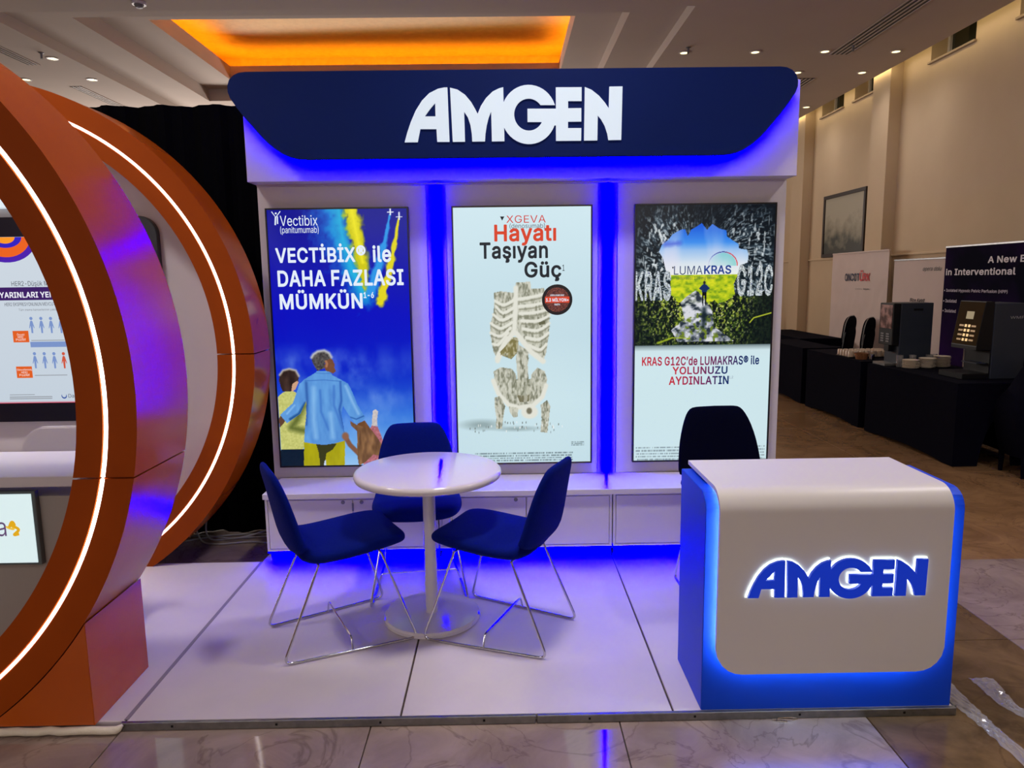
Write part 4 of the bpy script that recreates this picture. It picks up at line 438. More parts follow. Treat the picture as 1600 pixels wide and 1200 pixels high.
def fit_text(name, s, m, parent, boxw, to_world, bold=0.0, space=1.0, shear=0.0, thick=0.0008):
    """text stretched to the rectangle boxw = (a0, b0, a1, b1) of a flat face; to_world(a, b, h) gives metres"""
    me = text_mesh(s, bold, 0.0, space, shear)
    if not me.vertices: return None
    xs = [v.co.x for v in me.vertices]; ys = [v.co.y for v in me.vertices]
    x0, x1, y0, y1 = min(xs), max(xs), min(ys), max(ys)
    a0, b0, a1, b1 = boxw
    return place(name, me, m, parent, lambda c: to_world(a0 + (c.x - x0) / (x1 - x0) * (a1 - a0), b0 + (c.y - y0) / (y1 - y0) * (b1 - b0), thick))

# ------------------------------------------------------------------ materials
M = {}
def marble(name, base, vein, dark, rough=0.1):
    m = bpy.data.materials.new(name); m.use_nodes = True; nt = m.node_tree; b = nt.nodes['Principled BSDF']
    b.inputs['Roughness'].default_value = rough
    tc = nt.nodes.new('ShaderNodeNewGeometry')
    n1 = nt.nodes.new('ShaderNodeTexNoise'); n1.inputs['Scale'].default_value = 2.6; n1.inputs['Detail'].default_value = 9; n1.inputs['Roughness'].default_value = 0.62
    n1.inputs['Distortion'].default_value = 1.2
    nt.links.new(tc.outputs['Position'], n1.inputs['Vector'])
    rp = nt.nodes.new('ShaderNodeValToRGB'); e = rp.color_ramp.elements
    e[0].position = 0.30; e[0].color = (*lin(dark), 1); e[1].position = 0.62; e[1].color = (*lin(base), 1)
    nt.links.new(n1.outputs['Fac'], rp.inputs['Fac'])
    n2 = nt.nodes.new('ShaderNodeTexNoise'); n2.inputs['Scale'].default_value = 1.7; n2.inputs['Detail'].default_value = 7; n2.inputs['Distortion'].default_value = 2.2
    nt.links.new(tc.outputs['Position'], n2.inputs['Vector'])
    r2 = nt.nodes.new('ShaderNodeValToRGB'); e = r2.color_ramp.elements
    e[0].position = 0.485; e[0].color = (0, 0, 0, 1); e[1].position = 0.515; e[1].color = (0, 0, 0, 1)
    k = r2.color_ramp.elements.new(0.5); k.color = (0.55, 0.55, 0.55, 1)
    nt.links.new(n2.outputs['Fac'], r2.inputs['Fac'])
    mx = nt.nodes.new('ShaderNodeMixRGB'); mx.inputs[2].default_value = (*lin(vein), 1)
    nt.links.new(r2.outputs['Color'], mx.inputs[0]); nt.links.new(rp.outputs['Color'], mx.inputs[1])
    nt.links.new(mx.outputs[0], b.inputs['Base Color'])
    return m
M['marble'] = marble('polished_marble', (150, 132, 122), (98, 80, 74), (122, 104, 96), 0.07)
M['brown_marble'] = marble('brown_marble', (112, 88, 60), (76, 56, 38), (70, 52, 34), 0.16)
M['tan_marble'] = marble('tan_marble', (150, 116, 82), (110, 82, 58), (118, 88, 60), 0.2)
M['grout'] = mat('grout', (70, 58, 50), 0.8)
M['ceiling'] = mat('ceiling_paint', (186, 172, 160), 0.9, noise=(1.5, 0.3, (180, 165, 154)))
M['cream_wall'] = mat('cream_wall', (206, 184, 152), 0.85, noise=(2.0, 0.35, (196, 172, 140)), bump=(60, 0.05))
M['plain_wall'] = mat('hall_wall', (170, 150, 128), 0.9, noise=(1.2, 0.3, (160, 140, 118)))
M['gold'] = mat('gold_plaster', (240, 186, 70), 0.6, noise=(14, 0.25, (226, 168, 50)), bump=(50, 0.25))
M['white_lac'] = mat('white_lacquer', (214, 208, 212), 0.35, noise=(3, 0.4, (208, 202, 206)))
M['table_white'] = mat('gloss_white', (214, 208, 212), 0.14, noise=(3, 0.4, (208, 202, 206)))
M['white_pan'] = mat('white_wall_panel', (212, 206, 210), 0.45, noise=(2.2, 0.4, (206, 200, 204)))
M['platform'] = mat('white_platform_board', (204, 194, 198), 0.42, noise=(5, 0.35, (193, 184, 190)), bump=(25, 0.02))
M['white_matt'] = mat('white_matt_paint', (190, 184, 186), 0.8)
M['alu'] = mat('aluminium', (150, 150, 150), 0.35, 0.9, noise=(30, 0.3, (120, 120, 122)))
M['chrome'] = mat('chrome', (205, 205, 210), 0.12, 1.0)
M['navy'] = mat('navy_board', (3, 28, 92), 0.6, noise=(2, 0.4, (3, 25, 84)), spec=0.12)
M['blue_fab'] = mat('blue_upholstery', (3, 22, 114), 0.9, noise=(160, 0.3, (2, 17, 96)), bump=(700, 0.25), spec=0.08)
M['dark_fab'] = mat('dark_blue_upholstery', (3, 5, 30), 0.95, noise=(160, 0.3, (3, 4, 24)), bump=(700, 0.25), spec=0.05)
M['counter_blue'] = mat('blue_laminate', (2, 66, 205), 0.45, noise=(4, 0.4, (2, 62, 196)), spec=0.25)
M['counter_white'] = mat('counter_white', (216, 212, 208), 0.38, noise=(3, 0.4, (211, 207, 203)))
M['orange'] = mat('orange_lacquer', (190, 86, 6), 0.22, noise=(6, 0.3, (182, 80, 4)), spec=0.5)
M['orange_face'] = mat('orange_lacquer_face', (160, 68, 2), 0.6, noise=(6, 0.3, (152, 63, 1)), spec=0.15)
M['black_cloth'] = mat('black_stretch_cloth', (9, 9, 24), 0.95, noise=(20, 0.3, (6, 6, 18)), bump=(200, 0.1), spec=0.06)
M['curtain'] = mat('black_curtain', (6, 6, 9), 0.95, noise=(10, 0.3, (3, 3, 5)), spec=0.05)
M['black_pl'] = mat('black_plastic', (14, 14, 18), 0.45, spec=0.22)
M['dark_pl'] = mat('dark_machine_plastic', (40, 46, 58), 0.5, noise=(8, 0.3, (36, 42, 54)), spec=0.3)
M['grey_pl'] = mat('grey_plastic', (120, 120, 124), 0.5)
M['banner_white'] = mat('white_banner', (214, 196, 188), 0.8, noise=(3, 0.3, (206, 188, 180)))
M['china'] = mat('white_china', (236, 222, 200), 0.3)
M['wicker'] = mat('brown_wicker', (150, 96, 52), 0.7, noise=(80, 0.2, (110, 66, 34)))
M['glass'] = mat('clear_glass', (240, 240, 240), 0.05, trans=0.9)
M['window_glass'] = mat('dark_window_glass', (40, 40, 30), 0.08)
M['picture_frame'] = mat('dark_wood_frame', (40, 26, 18), 0.5)
M['cable'] = mat('grey_cable', (150, 150, 150), 0.6)
M['tapewhite'] = mat('white_tape', (226, 216, 196), 0.6, bump=(60, 0.4))
M['bezel'] = mat('black_bezel', (14, 14, 18), 0.3)
M['bronze'] = mat('bronze_frame', (70, 62, 56), 0.35, 0.6)
BLUE = (-0.065, -0.080, 1.0)
M['led_blue'] = led('blue_led', BLUE, 110.0)
M['led_blue_strong'] = led('blue_led_bright', BLUE, 165.0)

M['led_blue_sign'] = led('blue_led_sign', (-0.075, -0.085, 1.0), 85.0)
M['led_white'] = glow('white_led', (1.0, 0.93, 0.86), 5.0, raw=True)
M['led_cool'] = glow('cool_white_led', (0.75, 0.9, 1.0), 44.0, raw=True)
M['led_halo'] = glow('halo_led', (0.8, 0.97, 1.0), 3.2, raw=True)
M['sign_white'] = glow('lit_letter', (212, 226, 238), 0.72)
M['cove_gold'] = glow('amber_cove_led', (1.0, 0.50, 0.03), 13.0, raw=True)
M['cove_wall'] = glow('yellow_cove_led', (1.0, 0.80, 0.42), 7.0, raw=True)
M['lens'] = glow('downlight_lens', (1.0, 0.84, 0.36), 3.2, raw=True)

# ------------------------------------------------------------------ the hall
CEIL = 4.2
floor = obj('floor', BX((-9, -7, -0.12), (5.6, 16, -0.012)), M['grout']); tag(floor, kind='structure')
P_, X0_, Y0_ = 0.905, -1.41, 2.07
tile_meshes = {}
def tile_mesh(m):
    if m not in tile_meshes:
        t = BX((-0.4505, -0.4505, -0.012), (0.4505, 0.4505, 0.0), 0.0016, 1)
        me = bpy.data.meshes.new('tile'); t.to_mesh(me); t.free(); me.materials.append(M[m]); tile_meshes[m] = me
    return tile_meshes[m]
for i in range(-4, 7):
    for j in range(-3, 10):
        cx, cy = X0_ + (i + 0.5) * P_, Y0_ + (j + 0.5) * P_
        if -3.4 < cx - 0.46 and cx + 0.46 < 1.58 and cy - 0.46 > 2.46 and cy + 0.46 < 4.4:
            continue
        m = 'marble'
        if i == 3 and j >= 0: m = 'brown_marble'
        if i >= 4 and j >= 2: m = 'tan_marble'
        if i in (3,) and j >= 2: m = 'tan_marble'
        t = bpy.data.objects.new('tile', tile_mesh(m)); COL.objects.link(t); t.parent = floor
        t.location = (cx, cy, 0)
far = obj('far_paving', BX((-9, Y0_ + 10 * P_, -0.012), (5.6, 16, 0)), M['tan_marble'], floor)
tag(far, kind='stuff')

# ceiling with the nested tray round the gold panel
def frame_faces(bm, outer, inner, z):
    (ax, ay, bx_, by), (cx, cy, dx, dy) = outer, inner
    o = [bm.verts.new((x, y, z)) for x, y in ((ax, ay), (bx_, ay), (bx_, by), (ax, by))]
    i = [bm.verts.new((x, y, z)) for x, y in ((cx, cy), (dx, cy), (dx, dy), (cx, dy))]
    for k in range(4):
        bm.faces.new((o[k], o[(k + 1) % 4], i[(k + 1) % 4], i[k]))
def riser_faces(bm, rect, z0, z1):
    ax, ay, bx_, by = rect
    p = ((ax, ay), (bx_, ay), (bx_, by), (ax, by))
    lo = [bm.verts.new((x, y, z0)) for x, y in p]; hi = [bm.verts.new((x, y, z1)) for x, y in p]
    for k in range(4):
        bm.faces.new((lo[k], lo[(k + 1) % 4], hi[(k + 1) % 4], hi[k]))
H1, H2, H3 = (-4.97, 7.43, 1.90, 11.95), (-4.38, 7.92, 1.345, 11.42), (-3.87, 8.51, 0.84, 10.95)
b = bmesh.new(); frame_faces(b, (-9, -7, 4.97, 16), H1, CEIL)
riser_faces(b, (-9, -7, 4.97, 16), CEIL, CEIL + 0.1)
frame_faces(b, (-9, -7, 4.97, 16), (-5.01, 7.39, 1.94, 11.99), CEIL + 0.1)
ceil = obj('ceiling', b, M['ceiling']); tag(ceil, kind='structure')
b = bmesh.new(); riser_faces(b, H1, CEIL, CEIL + 0.115); frame_faces(b, H1, H2, CEIL + 0.115)
obj('tray_step', b, M['ceiling'], ceil)
b = bmesh.new(); riser_faces(b, H2, CEIL + 0.115, CEIL + 0.285); frame_faces(b, H2, H3, CEIL + 0.285)
obj('tray_step', b, M['ceiling'], ceil)
b = bmesh.new(); riser_faces(b, H3, CEIL + 0.285, CEIL + 0.48)
H3o = (H3[0] - 0.04, H3[1] - 0.04, H3[2] + 0.04, H3[3] + 0.04); riser_faces(b, H3o, CEIL + 0.285, CEIL + 0.48); frame_faces(b, H3o, H3, CEIL + 0.48)
obj('cove_lip', b, M['ceiling'], ceil)
G = (H3[0] - 0.42, H3[1] - 0.42, H3[2] + 0.42, H3[3] + 0.42)
b = bmesh.new(); riser_faces(b, G, CEIL + 0.32, CEIL + 0.70)
vs = [b.verts.new((x, y, CEIL + 0.70)) for x, y in ((G[0], G[1]), (G[2], G[1]), (G[2], G[3]), (G[0], G[3]))]; b.faces.new(vs)
frame_faces(b, G, H3o, CEIL + 0.32)
obj('gold_panel', b, M['gold'], ceil)
for (x0, y0, x1, y1) in ((H3[0] - 0.16, H3[1] - 0.1, H3[0] - 0.12, H3[3] + 0.1), (H3[2] + 0.12, H3[1] - 0.1, H3[2] + 0.16, H3[3] + 0.1),
                         (H3[0] - 0.1, H3[3] + 0.12, H3[2] + 0.1, H3[3] + 0.16), (H3[0] - 0.1, H3[1] - 0.16, H3[2] + 0.1, H3[1] - 0.12)):
    obj('cove_light', BX((x0, y0, CEIL + 0.40), (x1, y1, CEIL + 0.43)), M['cove_gold'], ceil)
b = bmesh.new()
vs = [b.verts.new((x, y, CEIL + 1.0)) for x, y in ((-9, -7), (5.6, -7), (5.6, 16), (-9, 16))]; b.faces.new(vs)
obj('upper_slab', b, M['ceiling'], ceil)

# right wall: cream plaster, openings near the top for the high windows
WX = 5.2
WIN = [(7.62, 6.75), (9.14, 8.30), (11.06, 10.40), (12.16, 11.40)]      # far, near edge in y
SILL = 4.13
b = bmesh.new()
box(b, (WX, -7, 0), (WX + 0.3, 16, SILL))
ys = [-7.0]
for f_, n_ in WIN: ys += [n_, f_]
ys = sorted(ys) + [16.0]
for k in range(0, len(ys), 2):
    box(b, (WX, ys[k], SILL), (WX + 0.3, ys[k + 1], CEIL + 1.0))
wall_r = obj('wall_right', b, M['cream_wall']); tag(wall_r, kind='structure')
for y0, y1 in ((9.75, 10.20), (12.42, 12.90), (4.2, 4.7)):
    obj('pilaster', BX((WX - 0.16, y0, 0), (WX + 0.02, y1, CEIL + 1.0), 0.004, 1), M['cream_wall'], wall_r)
for k, (f_, n_) in enumerate(WIN):
    wn = obj(f'window_{k + 1}', BX((WX + 0.22, n_ - 0.02, SILL - 0.02), (WX + 0.24, f_ + 0.02, CEIL + 0.98)), M['window_glass']); tag(wn, kind='structure')
    b = bmesh.new()
    for y in (n_ + 0.0, f_ - 0.045): box(b, (WX + 0.19, y, SILL), (WX + 0.225, y + 0.045, CEIL + 0.97))
    box(b, (WX + 0.19, n_ + 0.045, SILL), (WX + 0.225, f_ - 0.045, SILL + 0.045))
    obj('window_frame', b, M['white_lac'], wn)
    obj('window_sill', BX((WX - 0.035, n_ - 0.02, SILL - 0.022), (WX + 0.2, f_ + 0.02, SILL + 0.004), 0.004, 1), M['plain_wall'], wn)
tr = obj('trim_1', BX((WX - 0.022, -7, 1.845), (WX + 0.01, 16, 1.872), 0.004, 1), M['cream_wall']); tag(tr, kind='structure')
cv = obj('trim_2', BX((4.985, -6.5, CEIL + 0.02), (5.0, 15.5, CEIL + 0.05)), M['cove_wall']); tag(cv, kind='structure')
for n_, lo, hi in (('wall_back', (-9, 16, 0), (5.6, 16.2, CEIL + 1)), ('wall_left', (-9.2, -7, 0), (-9, 16, CEIL + 1)), ('wall_front', (-9, -7.2, 0), (5.6, -7, CEIL + 1))):
    tag(obj(n_, BX(lo, hi), M['plain_wall']), kind='structure')

# ceiling fittings
def downlight(x, y, lab='small round recessed downlight glowing yellow in the ceiling'):
    t = thing('downlight', lab, 'downlight', (x, y, CEIL), 0, 'recessed downlights in the ceiling')
    obj('rim', lathe(bmesh.new(), [(0.062, 0.0), (0.062, -0.008), (0.046, -0.008), (0.044, 0.0)], (x, y, CEIL), 20), M['white_lac'], t)
    obj('lens', lathe(bmesh.new(), [(0.0, -0.004), (0.045, -0.004), (0.045, -0.001)], (x, y, CEIL), 20), M['lens'], t)
for x, y, lab in [(-5.173, 8.871, 'small glowing downlight between the left ceiling diffuser and the tray'), (-6.031, 9.729, 'small glowing downlight nearest the left picture edge above the front orange ring'), (-5.215, 9.76, 'small glowing downlight in the ceiling above the rear orange ring'),
                  (2.149, 8.891, 'leftmost glowing downlight of the row of four right of the gold panel'), (2.983, 8.894, 'second glowing downlight from the left in the row right of the gold panel'), (3.804, 8.896, 'third glowing downlight from the left in the row, beside the long diffuser'),
                  (4.655, 8.923, 'rightmost glowing downlight of the row, nearest the high windows'), (4.686, 9.8, 'glowing downlight in the second row, close to the cream wall'), (4.751, 11.696, 'farthest glowing downlight, low beside the cream wall'), (3.833, 9.769, 'glowing downlight just off the right corner of the navy board')]:
    downlight(x, y, lab)
def diffuser(x, y0, y1, lab, n=4, wd=0.11):
    t = thing('slot_diffuser', lab, 'air vent', (x, (y0 + y1) / 2, CEIL))
    obj('housing', BX((x - wd, y0, CEIL - 0.004), (x + wd, y1, CEIL - 0.001)), M['black_pl'], t)
    for k in range(n + 1):
        xx = x - wd + 2 * wd * k / n
        obj('blade', BX((xx - 0.009, y0, CEIL - 0.009), (xx + 0.009, y1, CEIL - 0.004)), M['ceiling'], t)
diffuser(4.02, 7.1, 9.02, 'long dark slotted air diffuser in the ceiling near the windows')
diffuser(4.07, 10.05, 12.0, 'slotted air diffuser end just beside the navy header board')
diffuser(-5.54, 7.4, 9.11, 'slotted air diffuser in the ceiling at the left picture edge', 3, 0.07)
diffuser(-5.61, 10.08, 11.4, 'slotted air diffuser in the ceiling above the rear orange ring', 3, 0.07)
for x, y, lab in ((2.149, 8.70, 'tiny sprinkler head beside the downlight right of the gold panel'), (4.03, 8.67, 'tiny sprinkler head beside the long slotted diffuser'), (-5.17, 8.66, 'tiny sprinkler head in the ceiling above the orange rings')):
    t = thing('sprinkler_head', lab, 'sprinkler', (x, y, CEIL))
    obj('stem', lathe(bmesh.new(), [(0.0, -0.07), (0.012, -0.07), (0.012, 0.0)], (x, y, CEIL), 10), M['grey_pl'], t)
    obj('escutcheon', lathe(bmesh.new(), [(0.014, -0.012), (0.03, -0.006), (0.03, 0.0)], (x, y, CEIL), 12), M['grey_pl'], t)
t = thing('smoke_detector', 'round white smoke detector on the ceiling at the top edge', 'smoke detector', (-3.36, 7.22, CEIL))
obj('base', lathe(bmesh.new(), [(0.0, -0.02), (0.06, -0.02), (0.065, 0.0)], (-3.36, 7.22, CEIL), 20), M['white_lac'], t)
obj('sensor', lathe(bmesh.new(), [(0.0, -0.05), (0.03, -0.045), (0.045, -0.02)], (-3.36, 7.22, CEIL), 20), M['grey_pl'], t)

# ------------------------------------------------------------------ platform of the booth
pf = thing('booth_platform', 'low white raised floor of the booth under the table and chairs', 'platform', (0.1, 2.45, 0))
JX = [-4.4, -3.4, -2.40, -1.397, -0.398, 0.599, 1.632]
for k in range(6):
    obj('board', BX((JX[k] + 0.004, 2.444, 0.004), (JX[k + 1] - 0.004, 3.945 if JX[k + 1] < -1.3 else 4.62, 0.03), 0.002, 1), M['platform'], pf)
obj('underlay', BX((-4.4, 2.448, 0.001), (1.628, 3.94, 0.022)), M['grout'], pf)
for x0, x1 in ((-1.41, 0.095), (0.099, 1.634)):
    b = BX((x0, 2.428, 0.0), (x1, 2.444, 0.0305), 0.002, 1)
    s = obj('edge_strip', b, M['alu'], pf)
    for k in range(4):
        xx = x0 + (x1 - x0) * (k + 0.5) / 4
        obj('screw', BX((xx - 0.004, 2.4265, 0.012), (xx + 0.004, 2.429, 0.02)), M['black_pl'], s)
obj('edge_strip', BX((1.630, 2.444, 0.0), (1.645, 4.6, 0.031), 0.002, 1), M['alu'], pf)
obj('joint_cover', BX((-1.405, 2.45, 0.03), (-1.389, 3.94, 0.0315)), mat('grey_joint_tape', (128, 120, 130), 0.5), pf)

# ------------------------------------------------------------------ back wall of the booth
WY = 4.25
XL, XR, G1, G2 = -1.395, 1.632, -0.380, 0.606
bw = thing('booth_wall', 'tall white display wall with three bays and glowing blue strips', 'wall', (0.12, 4.35, 0.03))
obj('backing', BX((XL, WY + 0.012, 0.031), (XR, WY + 0.30, 2.62)), M['white_pan'], bw)
for x0, x1 in ((XL, G1 - 0.055), (G1 + 0.055, G2 - 0.055), (G2 + 0.055, XR)):
    obj('panel', BX((x0, WY, 0.437), (x1, WY + 0.014, 2.152), 0.0015, 1), M['white_pan'], bw)
for g in (G1, G2):
    obj('recess_strip', BX((g - 0.053, WY + 0.004, 0.437), (g + 0.053, WY + 0.014, 2.152)), M['white_pan'], bw)
    l = obj('blue_light_strip', BX((g - 0.0035, WY - 0.016, 0.44), (g + 0.0035, WY + 0.004, 2.150), 0.002, 1), M['led_blue'], bw)
    tag(l, 'glowing blue vertical light strip')
hd = obj('header_box', BX((-1.402, 4.115, 2.150), (1.634, WY + 0.29, 2.66), 0.002, 1), M['white_pan'], bw)
for x0, x1 in ((-1.39, 0.09), (0.094, 1.62)):
    obj('shadow_gap', BX((x0, WY - 0.02, 2.140), (x1, WY + 0.01, 2.150)), M['white_pan'], hd)

# the navy header board with lit letters
def amgen():
    """outlines of the five lit letters, cap height 1"""
    def N(pts): return [((x - 55) / 374.0, (487 - 0.0102 * (x - 55) - y) / 374.0) for x, y in pts]
    A = [N([(55, 487), (75, 420), (100, 350), (135, 272), (180, 202), (230, 152), (290, 122), (330, 114), (352, 113), (358, 484), (275, 484), (272, 396), (163, 396), (143, 486)]),
         N([(195, 310), (230, 262), (250, 238), (268, 218), (268, 310)])]
    Mm = [N([(370, 115), (420, 128), (470, 163), (510, 213), (535, 258), (552, 293), (575, 238), (610, 185), (655, 141), (700, 119), (727, 112), (730, 480), (645, 481), (643, 276),
             (625, 320), (612, 370), (602, 430), (598, 481), (512, 482), (510, 430), (502, 370), (485, 315), (461, 277), (463, 483), (380, 484)])]
    g = []
    cx, cy, a, b_ = 897, 298, 186, 202
    def el(a_, bb, t): return (cx + a_ * math.cos(t), cy - bb * math.sin(t))
    t0 = math.asin(66 / 203); t1 = math.asin(-72 / 202)
    for k in range(41): g.append(el(a, b_, t0 + (2 * PI + t1 - t0) * k / 40))
    g += [(1082, 372), (1082, 258), (888, 258), (888, 348), (990, 348)]
    i0 = math.asin(-50 / 110)
    for k in range(33): g.append(el(99, 110, 2 * PI + i0 - (2 * PI + i0 - math.asin(0.6)) * k / 32))
    Gg = [N(g)]
    E_ = [N([(1080, 113), (1253, 112), (1253, 205), (1162, 205), (1162, 255), (1251, 254), (1251, 345), (1161, 346), (1161, 391), (1251, 391), (1250, 477), (1080, 478)])]
    Nn = [N([(1275, 111), (1320, 130), (1370, 170), (1410, 217), (1437, 257), (1440, 108), (1528, 107), (1522, 472), (1435, 473), (1428, 430), (1410, 375), (1385, 330), (1362, 303), (1360, 475), (1270, 476)])]
    return [A, Mm, Gg, E_, Nn]
LET = amgen(); LETW = 1475 / 374.0
def logo(parent, m, x0, x1, z0, h, y, depth, name='letter', offset=0.0):
    sx = (x1 - x0) / LETW
    for q_, lp in enumerate(LET):
        ls_ = [[(p[0] * sx, p[1] * h) for p in l] for l in lp]
        if offset:
            sg = 1.0 if area2(ls_[0]) > 0 else -1.0
            ls_ = [dilate(l, offset * sg if k == 0 or area2(l) * area2(ls_[0]) < 0 else -offset * sg) for k, l in enumerate(ls_)]
        me = curve_mesh(ls_, depth)
        place(name, me, m, parent, lambda c, q_=q_: (x0 + c.x, y - c.z - 0.0002 * q_, z0 + c.y))
sg = thing('header_sign', 'navy blue header board with white glowing letters above the screens', 'sign', (0.07, 4.0, 2.24))
SO = [(-1.331, 2.692), (-1.368, 2.688), (-1.398, 2.675), (-1.420, 2.653), (-1.431, 2.622), (-1.431, 2.592), (-1.421, 2.562), (-1.387, 2.510), (-1.346, 2.455), (-1.268, 2.363), (-1.235, 2.329), (-1.197, 2.298), (-1.16, 2.274), (-1.12, 2.258), (-1.08, 2.249), (-1.03, 2.245)]
SO = SO + [(0.139 - x, z) for x, z in reversed(SO)]
obj('board', prism_xz(bmesh.new(), SO, 3.985, 4.015, 0.002), M['navy'], sg)
logo(sg, M['sign_white'], -0.512, 0.642, 2.327, 0.277, 3.981, 0.004)
SI = [(0.07 + (x - 0.07) * 0.990, 2.47 + (z - 2.47) * 0.95) for x, z in SO]
led_bm = bmesh.new(); tube(led_bm, [(x, 4.072, z) for x, z in SI], 0.006, 6, True)
tag(obj('blue_light_strip', led_bm, M['led_blue_sign'], sg), 'blue light strip behind the board edge')
for x in (-1.0, 0.07, 1.1):
    obj('standoff', BX((x - 0.03, 4.01, 2.40), (x + 0.03, 4.12, 2.55)), M['navy'], sg)

# ------------------------------------------------------------------ low cabinets and worktop
wt = obj('worktop', BX((-1.358, 3.905, 0.405), (1.632, WY - 0.001, 0.436), 0.002, 1), M['white_lac'], centre=True)
tag(wt, 'long white worktop running below the three screens', 'worktop')
CY = 3.93
def cabinet(x0, x1, doors, locks, lab):
    t = thing('low_cabinet', lab, 'cabinet', ((x0 + x1) / 2, CY, 0.03), 0, 'low white cabinets below the screens')
    b = BX((x0 + 0.002, CY + 0.012, 0.092), (x1 - 0.002, WY + 0.01, 0.404))
    obj('body', b, M['white_lac'], t)
    obj('plinth', BX((x0 + 0.012, CY + 0.03, 0.031), (x1 - 0.002, CY + 0.26, 0.092)), M['white_lac'], t)
    for z0, z1 in ((0.092, 0.108), (0.394, 0.404)):
        obj('rail', BX((x0 + 0.002, CY, z0), (x1 - 0.002, CY + 0.012, z1)), M['white_lac'], t)
    for xx in (x0 + 0.002, x1 - 0.016):
        obj('stile', BX((xx, CY, 0.108), (xx + 0.014, CY + 0.012, 0.394)), M['white_lac'], t)
    for k, (a, c) in enumerate(doors):
        d = obj('door', BX((a, CY - 0.002, 0.111), (c, CY + 0.010, 0.391), 0.0015, 1), M['white_lac'], t)
        for lx, kk in locks:
            if kk == k:
                bb = bmesh.new(); lathe(bb, [(0.0, 0.006), (0.009, 0.006), (0.011, 0.003), (0.011, 0.0)], n=16)
                for v in bb.verts: v.co = Vector((lx + v.co.x, CY - 0.002 - v.co.z, 0.377 + v.co.y))
                lk = obj('lock', bb, M['grey_pl'], d); tag(lk, 'small round chrome lock')
    obj('blue_light_strip', BX((x0 + 0.004, CY + 0.004, 0.084), (x1 - 0.004, CY + 0.016, 0.0915)), M['led_blue_strong'], t)
    return t
c1 = cabinet(-1.357, -0.385, [(-1.338, -0.866), (-0.860, -0.403)], [(-0.917, 0), (-0.813, 1)], 'low white cabinet with two locks under the blue sky screen')
obj('pull', BX((-0.868, CY - 0.006, 0.325), (-0.858, CY - 0.002, 0.372), 0.001, 1), M['grey_pl'], c1)
cabinet(-0.383, 0.596, [(-0.364, 0.107), (0.113, 0.577)], [(0.052, 0)], 'low white cabinet with one lock under the skeleton screen')
cabinet(0.598, 1.63, [(0.617, 1.112), (1.118, 1.611)], [], 'low white cabinet under the cave screen beside the counter')

# ------------------------------------------------------------------ round table
tb = thing('round_table', 'white round pedestal table between the blue chairs', 'table', (-0.358, 3.225, 0.03))
TX, TY = -0.358, 3.225
obj('tabletop', lathe(bmesh.new(), [(0.0, 0.751), (0.315, 0.751), (0.328, 0.747), (0.335, 0.738), (0.336, 0.728), (0.332, 0.718), (0.322, 0.713), (0.0, 0.713)], (TX, TY, 0), 72), M['table_white'], tb, True)
obj('column', lathe(bmesh.new(), [(0.0, 0.05), (0.029, 0.05), (0.029, 0.715), (0.0, 0.715)], (TX, TY, 0), 28), M['table_white'], tb, True)
obj('base_plate', lathe(bmesh.new(), [(0.0, 0.0305), (0.219, 0.0305), (0.224, 0.036), (0.224, 0.05), (0.217, 0.058), (0.06, 0.060), (0.0, 0.060)], (TX, TY, 0), 64), M['table_white'], tb, True)
obj('collar', lathe(bmesh.new(), [(0.10, 0.704), (0.10, 0.714), (0.0, 0.714), (0.0, 0.704)], (TX, TY, 0), 32), M['table_white'], tb)

# ------------------------------------------------------------------ upholstered shell chairs on wire sled legs
PATH = [(0.268, 0.444), (0.264, 0.444), (0.252, 0.445), (0.225, 0.446), (0.17, 0.441), (0.08, 0.430), (-0.02, 0.422), (-0.10, 0.420), (-0.150, 0.427), (-0.182, 0.450), (-0.202, 0.490), (-0.218, 0.55), (-0.236, 0.63), (-0.254, 0.71), (-0.269, 0.765), (-0.276, 0.792), (-0.279, 0.803)]
HALF = [0.165, 0.176, 0.191, 0.206, 0.220, 0.228, 0.228, 0.224, 0.221, 0.219, 0.217, 0.213, 0.203, 0.181, 0.157, 0.135, 0.110]
THICK = [0.030, 0.048, 0.064, 0.070, 0.072, 0.070, 0.066, 0.066, 0.068, 0.070, 0.066, 0.058, 0.052, 0.047, 0.042, 0.032, 0.010]
def shell(i0, i1):
    bm = bmesh.new(); rings = []; n = 28
    for i in range(i0, i1 + 1):
        y, z = PATH[i]
        a = PATH[max(i - 1, 0)]; c = PATH[min(i + 1, len(PATH) - 1)]
        ty, tz = c[0] - a[0], c[1] - a[1]; l = math.hypot(ty, tz); ty, tz = ty / l, tz / l
        ny, nz = tz, -ty            # towards the sitter
        if ny * 0.4 + nz < 0: ny, nz = -ny, -nz
        ring = []
        for k in range(n):
            t = 2 * PI * k / n; cs, sn = math.cos(t), math.sin(t)
            x = HALF[i] * math.copysign(abs(cs) ** 0.42, cs)
            h = THICK[i] / 2 * math.copysign(abs(sn) ** 0.75, sn)
            h += 0.018 * (x / 0.22) ** 2 * (1.0 if i < 14 else 0.6)
            ring.append(bm.verts.new((x, y + ny * h, z + nz * h)))
        rings.append(ring)
    for A, B in zip(rings, rings[1:]):
        for k in range(n): bm.faces.new((A[k], A[(k + 1) % n], B[(k + 1) % n], B[k]))
    bm.faces.new(rings[0][::-1]); bm.faces.new(rings[-1])
    bmesh.ops.recalc_face_normals(bm, faces=bm.faces)
    return bm
def subsurf(o, lv=1):
    md = o.modifiers.new('smooth', 'SUBSURF'); md.levels = lv; md.render_levels = lv
    for p in o.data.polygons: p.use_smooth = True
